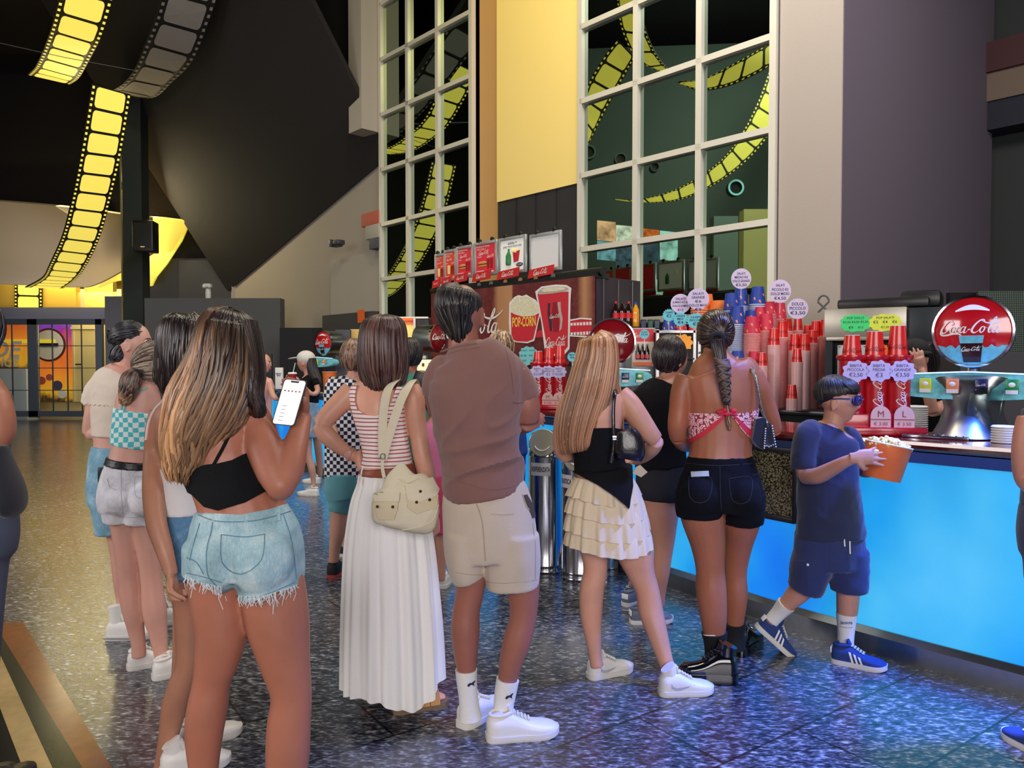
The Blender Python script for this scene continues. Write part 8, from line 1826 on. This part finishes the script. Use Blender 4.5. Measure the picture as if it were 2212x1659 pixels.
mb=MB(); loft(mb,[(1698,1306,19,None,.06),(1682,1324,15,None,.08),(1666,1342,14,None,.09)],3.75,n=22,grow=.003); mb.build('sock',m_wsock,p.root)
bsh=M('navy_suede',(32,56,116),.8)
shoe(p,W(1797,1428),W(1906,1449),L=.25,w=.095,H=.08,upper=bsh,sole=m_wsole,style='stripes',mats2=m_white)
t_=W(1700,1411); hl=P(1632,1350,3.86); dr=(t_-hl); x=dr.normalized()
shoe(p,hl-V((0,0,.01)),hl+V((dr.x,dr.y,0)),L=.245,w=.095,H=.08,upper=bsh,sole=m_wsole,style='stripes',mats2=m_white,pitch=math.asin(min(.95,max(.1,-x.z))))
# popcorn bucket held in his hands, a thing of its own
tb=P(1920,960,3.50); bb_=P(1904,1034,3.50); ax=(tb-bb_).normalized(); hgt=(tb-bb_).length
bk_=thing('popcorn_bucket','orange paper bucket full of popcorn held by the boy','bucket',bb_); _LOC[bk_.name]=V(bb_)
mb=MB(); mb.lathe(bb_,[(.079,0),(.081,.004),(.100,hgt)],40,axis=ax,cap=False); mb.lathe(bb_,[(.079,.001),(.001,.001)],40,axis=ax,cap=False); mb.build('bucket_wall',M('orange_paper_wall',(226,112,56),.5,var=.08,vscale=30),bk_)
mb=MB(); mb.tube([tb+ax.orthogonal().normalized()*(.101*cos(a))+ax.cross(ax.orthogonal().normalized())*(.101*sin(a)) for a in [2*pi*i/40 for i in range(41)]],.003,6); mb.build('rolled_rim',m_white,bk_)
def kernels(mb,c,ax,r,n,s_,rd,top=.03):
    e1_=ax.orthogonal().normalized(); e2_=ax.cross(e1_)
    for i in range(n):
        a=rd.uniform(0,6.28); q=sqrt(rd.random())*r; pos=c+e1_*(q*cos(a))+e2_*(q*sin(a))+ax*(top*(1-(q/r)**2)+rd.uniform(-.008,.006))
        for k in range(3): mb.ball(pos+V((rd.uniform(-1,1),rd.uniform(-1,1),rd.uniform(-.6,1)))*s_*.6,(s_*rd.uniform(.5,.8),)*3,7,m=0 if rd.random()>.18 else 1)
mb=MB(); kernels(mb,tb-ax*.008,ax,.094,170,.011,random.Random(4)); o=mb.build('popcorn',[M('popcorn_white',(240,228,178),.8),M('popcorn_gold',(222,190,110),.7)],bk_); o['kind']='stuff'
mb=MB(); mb.ball(P(1892,974,3.39),(.014,.006,.008),8); mb.ball(P(1902,992,3.40),(.008,.005,.006),8); mb.build('printed_kernels',_M['popcorn_white'],bk_)
# ================================================================ worker with the black cap, hand on the face
p=Person('worker in black cap behind the bar with a hand over the face',4.9,1985,skin('skin_worker',(206,152,132)))
p.loft([(1985,815,22,.06,0),(1988,835,52,.09,0),(1990,870,60,.11,0),(1990,930,54,.10,0),(1990,1000,52,.10,0),(1990,1060,58,.11,0)])
p.loft([(1982,780,18,.05,0),(1985,830,19,.05,0)],n=14)
p.loft([(2040,850,16,None,0),(2030,880,15,None,-.1),(2012,888,13,None,-.18)],n=14); p.loft([(2014,890,13,None,-.18),(2006,850,12,None,-.19),(1996,815,9,None,-.17),(1990,800,8.5,None,-.15)],n=14)
p.hand(1991,800,-.15,(-.25,.0,1),(.1,1,.1),.165,curl=.16,side=1,thumb=.3,spread=.3)
p.loft([(1940,850,16,None,0),(1930,900,15,None,-.05),(1940,940,12,None,-.18)],n=14)
p.loft([(1970,1040,30,None,0),(1970,1200,22,None,0),(1970,1275,14,None,0)],n=12); p.loft([(2010,1040,30,None,0),(2010,1200,22,None,0),(2010,1275,14,None,0)],n=12)
p.head(1978,772,.225,196,pitch=-.1)
p.body(.0065,3)
face_bits(p)
mb=MB(); c=p.hc; mb.ball(c+p.R@V((0,-.008,.040)),(.088,.104,.082),20,rot=p.R); mb.tube([c+p.R@V((.075*cos(a)*.95,.07+.075*sin(a),.035)) for a in [pi*i/10 for i in range(11)]],.006,6); mb.ball(c+p.R@V((0,.075,.04)),(.072,.07,.012),16,rot=p.R)
cap_=mb.build('black_cap',M('black_cap_cloth',(16,16,20),.9),p.root)
hair_fall(p,[(1990,745,22,.07,.02),(1998,770,26,.07,.03),(2004,795,24,.05,.04),(2004,815,14,.03,.04)],hair_mat('worker_hair',(24,20,22),(48,40,42)),nlocks=120,wd=.006,rng=(-pi,pi))
o=p.cloth('black_uniform',[[(1985,818,24,.065,0),(1988,835,55,.10,0),(1990,870,64,.12,0),(1990,930,60,.12,0),(1990,1040,60,.12,0)],[(2034,836,18,None,0),(2040,862,20,None,-.04)],[(1942,842,18,None,0),(1934,875,19,None,-.02)]],blk2,.009,3)
p.cloth('black_trousers',[[(1990,1030,60,.12,0),(1990,1080,62,.12,0)],[(1970,1060,34,None,0),(1970,1200,26,None,0),(1970,1262,20,None,0)],[(2010,1060,34,None,0),(2010,1200,26,None,0),(2010,1262,20,None,0)]],blk2,.012,3)
# person cut off at the right edge
p=Person('person cut off by the right edge, bare arm and navy clothes',2.75,2285,skin('skin_right',(188,130,108)))
p.loft([(2285,850,44,.08,0),(2290,900,70,.11,0),(2290,1000,66,.11,0),(2290,1100,72,.12,0),(2290,1180,74,.12,0)])
p.loft([(2285,760,26,.06,0),(2285,860,28,.06,0)],n=14)
p.loft([(2224,900,24,None,0),(2216,950,26,None,0),(2212,1000,24,None,0),(2216,1040,20,None,0),(2240,1060,15,None,-.1)],n=16)
p.loft([(2268,1160,38,None,0),(2270,1300,32,None,0),(2276,1420,28,None,0),(2280,1530,20,None,0),(2284,1640,15,None,0)]); p.loft([(2320,1160,38,None,0),(2320,1300,32,None,0),(2320,1420,28,None,0),(2320,1530,20,None,0),(2320,1640,15,None,0)])
p.head(2285,730,.235,-30); p.body(.01,3)
hair_cap(p,p.hc+V((0,-.01,.02)),(.09,.105,.115),p.R,lambda r:(r.uniform(-.3,.3),r.uniform(-.4,.3),1),None,hm,nl=200,wd=.008,seed=6,ends=lambda r,a:(r.uniform(-1,1),r.uniform(-1,.3),r.uniform(-.7,-.1)))
p.cloth('navy_top',[[(2288,880,70,.115,0),(2290,1000,68,.12,0),(2290,1100,74,.13,0)]],nvy,.011,3)
p.cloth('navy_shorts',[[(2290,1090,74,.13,0),(2290,1150,80,.14,0),(2290,1200,76,.13,0)],[(2266,1180,50,None,0),(2268,1260,48,None,0)],[(2320,1180,50,None,0),(2320,1260,48,None,0)]],nvy,.011,3)
shoe(p,W(2284,1650),W(2284,1650)+V((-.05,.22,0)),upper=bsh,sole=m_wsole); shoe(p,W(2320,1660),W(2320,1660)+V((-.08,.22,0)),upper=bsh,sole=m_wsole)
# ================================================================ people at the far part of the bar
fsk=skin('skin_far',(206,150,128))
p=Person('girl in white baseball cap and black crop top holding a red drink',8.5,668,fsk)
p.loft([(668,806,8,.045,0),(670,815,18,.07,0),(670,832,21,.09,0),(669,860,18,.09,0),(668,880,20,.1,0),(668,910,22,.11,0)],n=16)
p.loft([(662,790,7,.04,0),(665,810,8,.045,0)],n=12)
p.loft([(680,822,6.5,None,-.1),(686,845,6,None,-.12),(672,850,5,None,-.18),(648,826,4.5,None,-.24),(640,818,4,None,-.24)],n=12); p.hand(641,818,-.24,(-1,-.1,.2),(0,-1,-.2),.16,curl=.6,side=1)
p.loft([(662,900,12,None,0),(664,950,10,None,0),(667,985,8,None,0),(674,1015,8,None,0),(677,1040,5,None,0),(677,1060,5,None,0)],n=14); p.loft([(678,900,12,None,.1),(685,950,9,None,.2),(690,990,8,None,.3),(692,1030,5,None,.35)],n=14)
p.head(659,782,.225,-82,pitch=0); p.body(.009,3)
wc=M('white_cap_cloth',(214,208,200),.8); mb=MB(); mb.ball(p.hc+p.R@V((0,-.012,.045)),(.090,.106,.085),18,rot=p.R); mb.ball(p.hc+p.R@V((0,.115,.045)),(.072,.085,.010),14,rot=p.R@Matrix.Rotation(-.12,3,'X')); mb.build('white_cap',wc,p.root)
hair_fall(p,[(672,775,10,.06,-.02),(676,800,11,.06,-.03),(684,825,11,.05,-.05),(690,842,6,.03,-.06)],hair_mat('cap_girl_hair',(24,19,22),(46,38,42)),nlocks=110,wd=.008,wob=.1)
p.cloth('black_crop_top',[[(668,808,10,.05,0),(670,816,19,.08,0),(670,832,23,.10,0),(669,860,20,.10,0),(668,872,20,.10,0)],[(678,818,8,None,-.1),(684,832,8,None,-.11)]],blk2,.011,3)
p.cloth('denim_shorts',[[(668,868,20,.105,0),(668,900,24,.12,0),(667,935,22,.11,0),(667,945,21,.10,0)]],denim('pale_denim',(128,158,182),(180,200,214)),.011,3,wrinkle=wr(.006,9))
shoe(p,W(688,1071),W(640,1069),L=.26,upper=m_wshoe,sole=m_wsole); shoe(p,W(694,1044),W(694,1044)+V((-.22,.05,0)),L=.25,upper=m_wshoe,sole=m_wsole)
c=P(632,822,8.2); t=thing('red_drink','clear cup of red drink with straw held by the cap girl','drink',c); _LOC[t.name]=V(c); mb=MB(); mb.lathe(c,[(.034,0),(.044,.07)],16); mb.build('cup_body',M('red_juice',(170,24,34),.1,coat=.6),t); mb=MB(); mb.lathe(c,[(.047,.07),(.05,.075),(.04,.09)],16); mb.build('cup_rim',m_whitep,t); mb=MB(); mb.tube([c+V((0,0,.06)),c+V((.03,0,.19))],.004,6); mb.build('straw',m_white,t)
p=Person('girl with dark bob and pale pink T-shirt at the far left end of the bar',8.2,560,fsk)
p.loft([(562,806,8,.045,0),(560,815,22,.07,0),(560,835,26,.09,0),(560,880,24,.09,0),(560,930,26,.1,0)],n=16); p.loft([(565,790,7,.04,0),(563,812,8,.04,0)],n=12)
p.loft([(582,826,7,None,-.1),(588,850,6.5,None,-.15),(596,862,5,None,-.22),(606,856,4,None,-.26)],n=12); p.hand(606,856,-.26,(.8,-.3,.5),(0,-.4,1),.16,curl=.5)
p.loft([(552,920,12,None,0),(552,1000,8,None,0),(552,1075,5,None,0)],n=12); p.loft([(570,920,12,None,0),(570,1000,8,None,0),(570,1075,5,None,0)],n=12)
p.head(568,785,.225,95); p.body(.010,3); face_bits(p)
hair_cap(p,p.hc+p.R@V((0,-.03,.02)),(.088,.10,.11),p.R,lambda r:(r.uniform(-.3,.3),r.uniform(-.2,.6),1),None,hm,nl=160,wd=.009,seed=6,ends=lambda r,a:(r.uniform(-1,1),r.uniform(-1,.2),r.uniform(-.9,-.4)))
p.cloth('pink_t_shirt',[[(561,809,10,.05,0),(560,817,23,.08,0),(560,835,28,.105,0),(560,880,27,.105,0),(560,915,28,.11,0)],[(578,820,9,None,-.06),(586,842,9,None,-.1)]],M('pale_pink_cloth',(220,168,160),.9),.011,3)
p.cloth('shorts',[[(560,905,27,.11,0),(560,960,26,.11,0)]],nav,.012,2)
shoe(p,W(552,1082),W(552,1082)+V((.05,.2,0)),upper=m_wshoe,sole=m_wsole); shoe(p,W(570,1082),W(570,1082)+V((.05,.2,0)),upper=m_wshoe,sole=m_wsole)
c=P(606,850,7.9); mb=MB(); mb.box(c,(.085,.012,.06),Matrix.Rotation(-.5,3,'Y'),bev=.003); tag(mb.build('tablet_phone',m_black),'dark phone in the hands of the pink T-shirt girl','phone')
p=Person('boy in black and white checkered shirt, half behind the striped woman',5.2,742,skin('skin_teen',(200,150,128)))
p.loft([(765,815,14,.05,0),(758,832,38,.08,0),(752,850,48,.10,0),(752,920,42,.10,0),(750,980,38,.10,0),(748,1040,40,.11,0),(746,1070,34,.10,0)]); p.loft([(764,790,14,.05,0),(764,825,14,.05,0)],n=14)
p.loft([(716,860,13,None,0),(712,900,12,None,-.05),(722,940,10,None,-.15)],n=12)
p.loft([(734,1050,24,None,0),(732,1100,19,None,0),(730,1140,18,None,0),(724,1180,13,None,0),(720,1215,11,None,0)]); p.loft([(762,1050,22,None,.2),(760,1120,16,None,.4),(752,1170,12,None,.5),(745,1185,10,None,.5)])
p.head(764,775,.235,-20); p.body(.008,3)
hair_cap(p,p.hc+V((.0,-.01,.022)),(.09,.108,.115),p.R,lambda r:(r.uniform(-.3,.3),r.uniform(-.4,.3),1),None,hair_mat('light_brown_short',(96,70,56),(150,118,96)),nl=420,wd=.007,jit=.12,seed=6,ends=lambda r,a:(r.uniform(-1,1),r.uniform(-1,.3),r.uniform(-.8,-.1)))
o=p.cloth('checkered_shirt',[[(764,818,17,.06,0),(758,832,42,.09,0),(752,850,53,.115,0),(750,920,49,.12,0),(747,980,46,.12,0),(745,1030,45,.12,0)],[(724,846,16,None,0),(713,880,17,None,-.02),(712,900,17,None,-.04)]],check_mat('chess_check',(20,24,44),(228,228,234),40),.009,3)
o=p.cloth('teal_shorts',[[(746,1020,43,.125,0),(746,1050,45,.125,0),(748,1075,44,.12,0)],[(737,1045,27,.10,0),(734,1090,25,.10,0),(732,1104,24,.09,0)],[(764,1045,24,.10,.15),(764,1100,24,.10,.25)]],mshirt('teal_cloth',(92,156,166)),.009,3,wrinkle=wr(.006,8))
blr=M('black_mesh_shoe',(20,20,24),.7); rds=M('red_sole',(170,60,60),.5)
shoe(p,W(716,1250),W(716,1250)+V((.02,.27,0)),L=.28,w=.105,H=.10,upper=blr,sole=rds,high=.03); shoe(p,W(738,1203),W(738,1203)+V((.14,.2,0)),L=.28,w=.10,H=.1,upper=blr,sole=m_wsole)
p=Person('person in green T-shirt pointing at the flavour board',5.7,900,skin('skin_dark_b',(150,92,72)))
p.loft([(888,800,12,.05,0),(888,816,30,.08,0),(888,840,38,.10,0),(888,900,35,.10,0),(888,980,35,.10,0),(888,1040,36,.11,0)]); p.loft([(888,775,13,.05,0),(888,808,13,.05,0)],n=14)
p.loft([(914,838,12,None,0),(926,875,11,None,0),(932,905,10,None,0),(918,925,8,None,-.1)],n=12)
p.loft([(870,835,11,None,.1),(880,826,9,None,.25),(892,812,8,None,.3),(900,806,7,None,.32)],n=12); p.hand(898,804,.32,(.8,.5,-.02),(0,0,-1),.17,curl=1.0,curls=(.02,1.1,1.2,1.2),side=-1)
p.loft([(876,1020,18,None,0),(876,1100,13,None,0),(876,1190,9,None,0)],n=12); p.loft([(900,1020,18,None,0),(900,1100,13,None,0),(900,1190,9,None,0)],n=12)
p.head(886,768,.23,40); p.body(.010,3)
hair_cap(p,p.hc+V((0,-.01,.02)),(.09,.105,.112),p.R,lambda r:(r.uniform(-.3,.3),r.uniform(-.4,.3),1),None,hm,nl=160,wd=.008,seed=6,ends=lambda r,a:(r.uniform(-1,1),r.uniform(-1,.3),r.uniform(-.7,-.1)))
p.cloth('green_t_shirt',[[(888,804,15,.06,0),(888,818,33,.09,0),(888,840,40,.11,0),(888,900,39,.11,0),(888,1000,39,.11,0)],[(908,826,13,None,0),(918,862,15,None,0),(921,884,15,None,0)]],mshirt('green_knit',(60,140,116)),.011,3)
p.cloth('dark_shorts',[[(888,990,39,.115,0),(888,1070,38,.11,0)]],nav,.012,2)
shoe(p,W(876,1204),W(876,1204)+V((.05,.22,0)),upper=blr,sole=m_wsole); shoe(p,W(900,1204),W(900,1204)+V((.05,.22,0)),upper=blr,sole=m_wsole)
mb=MB(); mb.box(P(903,822,5.45),(.08,.012,.13),Matrix.Rotation(.35,3,'Y'),bev=.004); tag(mb.build('black_phone',m_black),'black phone held up between the striped woman and the brown shirt','phone')
p=Person('child in pink top and bright rose shorts between the white skirt and the man',4.9,942,fsk)
p.loft([(942,905,10,.045,0),(942,920,26,.07,0),(942,950,30,.085,0),(942,1000,26,.085,0),(942,1050,28,.09,0),(942,1090,28,.09,0)]); p.loft([(942,885,10,.045,0),(942,915,11,.045,0)],n=12)
p.loft([(930,1080,17,None,0),(930,1180,12,None,0),(930,1255,8,None,0)],n=12); p.loft([(954,1080,17,None,0),(954,1180,12,None,0),(954,1255,8,None,0)],n=12)
p.head(942,868,.20,10); p.body(.009,3)
hair_cap(p,p.hc+V((0,-.01,.018)),(.078,.092,.098),p.R,lambda r:(r.uniform(-.3,.3),r.uniform(-.4,.3),1),None,_M['chestnut_bob'],nl=160,wd=.007,seed=6,ends=lambda r,a:(r.uniform(-1,1),r.uniform(-1,.3),r.uniform(-.8,-.1)))
p.cloth('pink_top',[[(942,908,14,.05,0),(942,922,30,.08,0),(942,950,34,.10,0),(942,1000,31,.10,0),(943,1030,32,.10,0)]],M('pink_cloth',(232,130,170),.85),.010,3)
p.cloth('rose_shorts',[[(943,1022,32,.10,0),(943,1070,34,.11,0),(943,1150,33,.10,0)]],M('rose_cloth',(222,70,110),.85),.010,3,wrinkle=wr(.006,9))
shoe(p,W(930,1272),W(930,1272)+V((.03,.2,0)),L=.2,w=.08,upper=m_wshoe,sole=m_wsole); shoe(p,W(954,1272),W(954,1272)+V((.03,.2,0)),L=.2,w=.08,upper=m_wshoe,sole=m_wsole)
p=Person('blonde person in blue jeans seen just past the man in brown',5.2,1090,fsk)
p.loft([(1088,780,12,.05,0),(1090,800,32,.08,0),(1092,840,36,.10,0),(1096,920,32,.10,0),(1098,980,36,.11,0)]); p.loft([(1086,750,12,.05,0),(1088,790,13,.05,0)],n=12)
p.loft([(1086,960,22,None,0),(1088,1080,16,None,0),(1090,1200,10,None,0),(1090,1235,9,None,0)],n=12); p.loft([(1112,960,22,None,0),(1114,1080,16,None,0),(1114,1200,10,None,0),(1114,1235,9,None,0)],n=12)
p.head(1084,755,.225,50); p.body(.010,3)
hair_cap(p,p.hc+V((-.004,-.01,.018)),(.088,.10,.11),p.R,lambda r:(r.uniform(-.3,.3),r.uniform(-.4,.3),1),None,hair_mat('streaked_blonde',(120,88,62),(206,176,138)),nl=260,wd=.006,seed=6,ends=lambda r,a:(r.uniform(-1,1),r.uniform(-1,.2),r.uniform(-.9,-.3)))
p.cloth('blue_top',[[(1088,784,15,.06,0),(1090,802,34,.09,0),(1092,840,39,.11,0),(1096,940,36,.11,0)]],M('blue_cloth',(40,70,150),.85),.011,3)
p.cloth('blue_jeans',[[(1098,925,38,.115,0),(1099,980,42,.12,0)],[(1086,970,25,None,0),(1088,1080,19,None,0),(1090,1226,15,None,0)],[(1112,970,25,None,0),(1114,1080,19,None,0),(1114,1226,15,None,0)]],denim('royal_denim',(30,66,150),(60,100,180)),.011,3)
shoe(p,W(1090,1250),W(1090,1250)+V((.03,.22,0)),upper=m_wshoe,sole=m_wsole); shoe(p,W(1114,1250),W(1114,1250)+V((.03,.22,0)),upper=m_wshoe,sole=m_wsole)
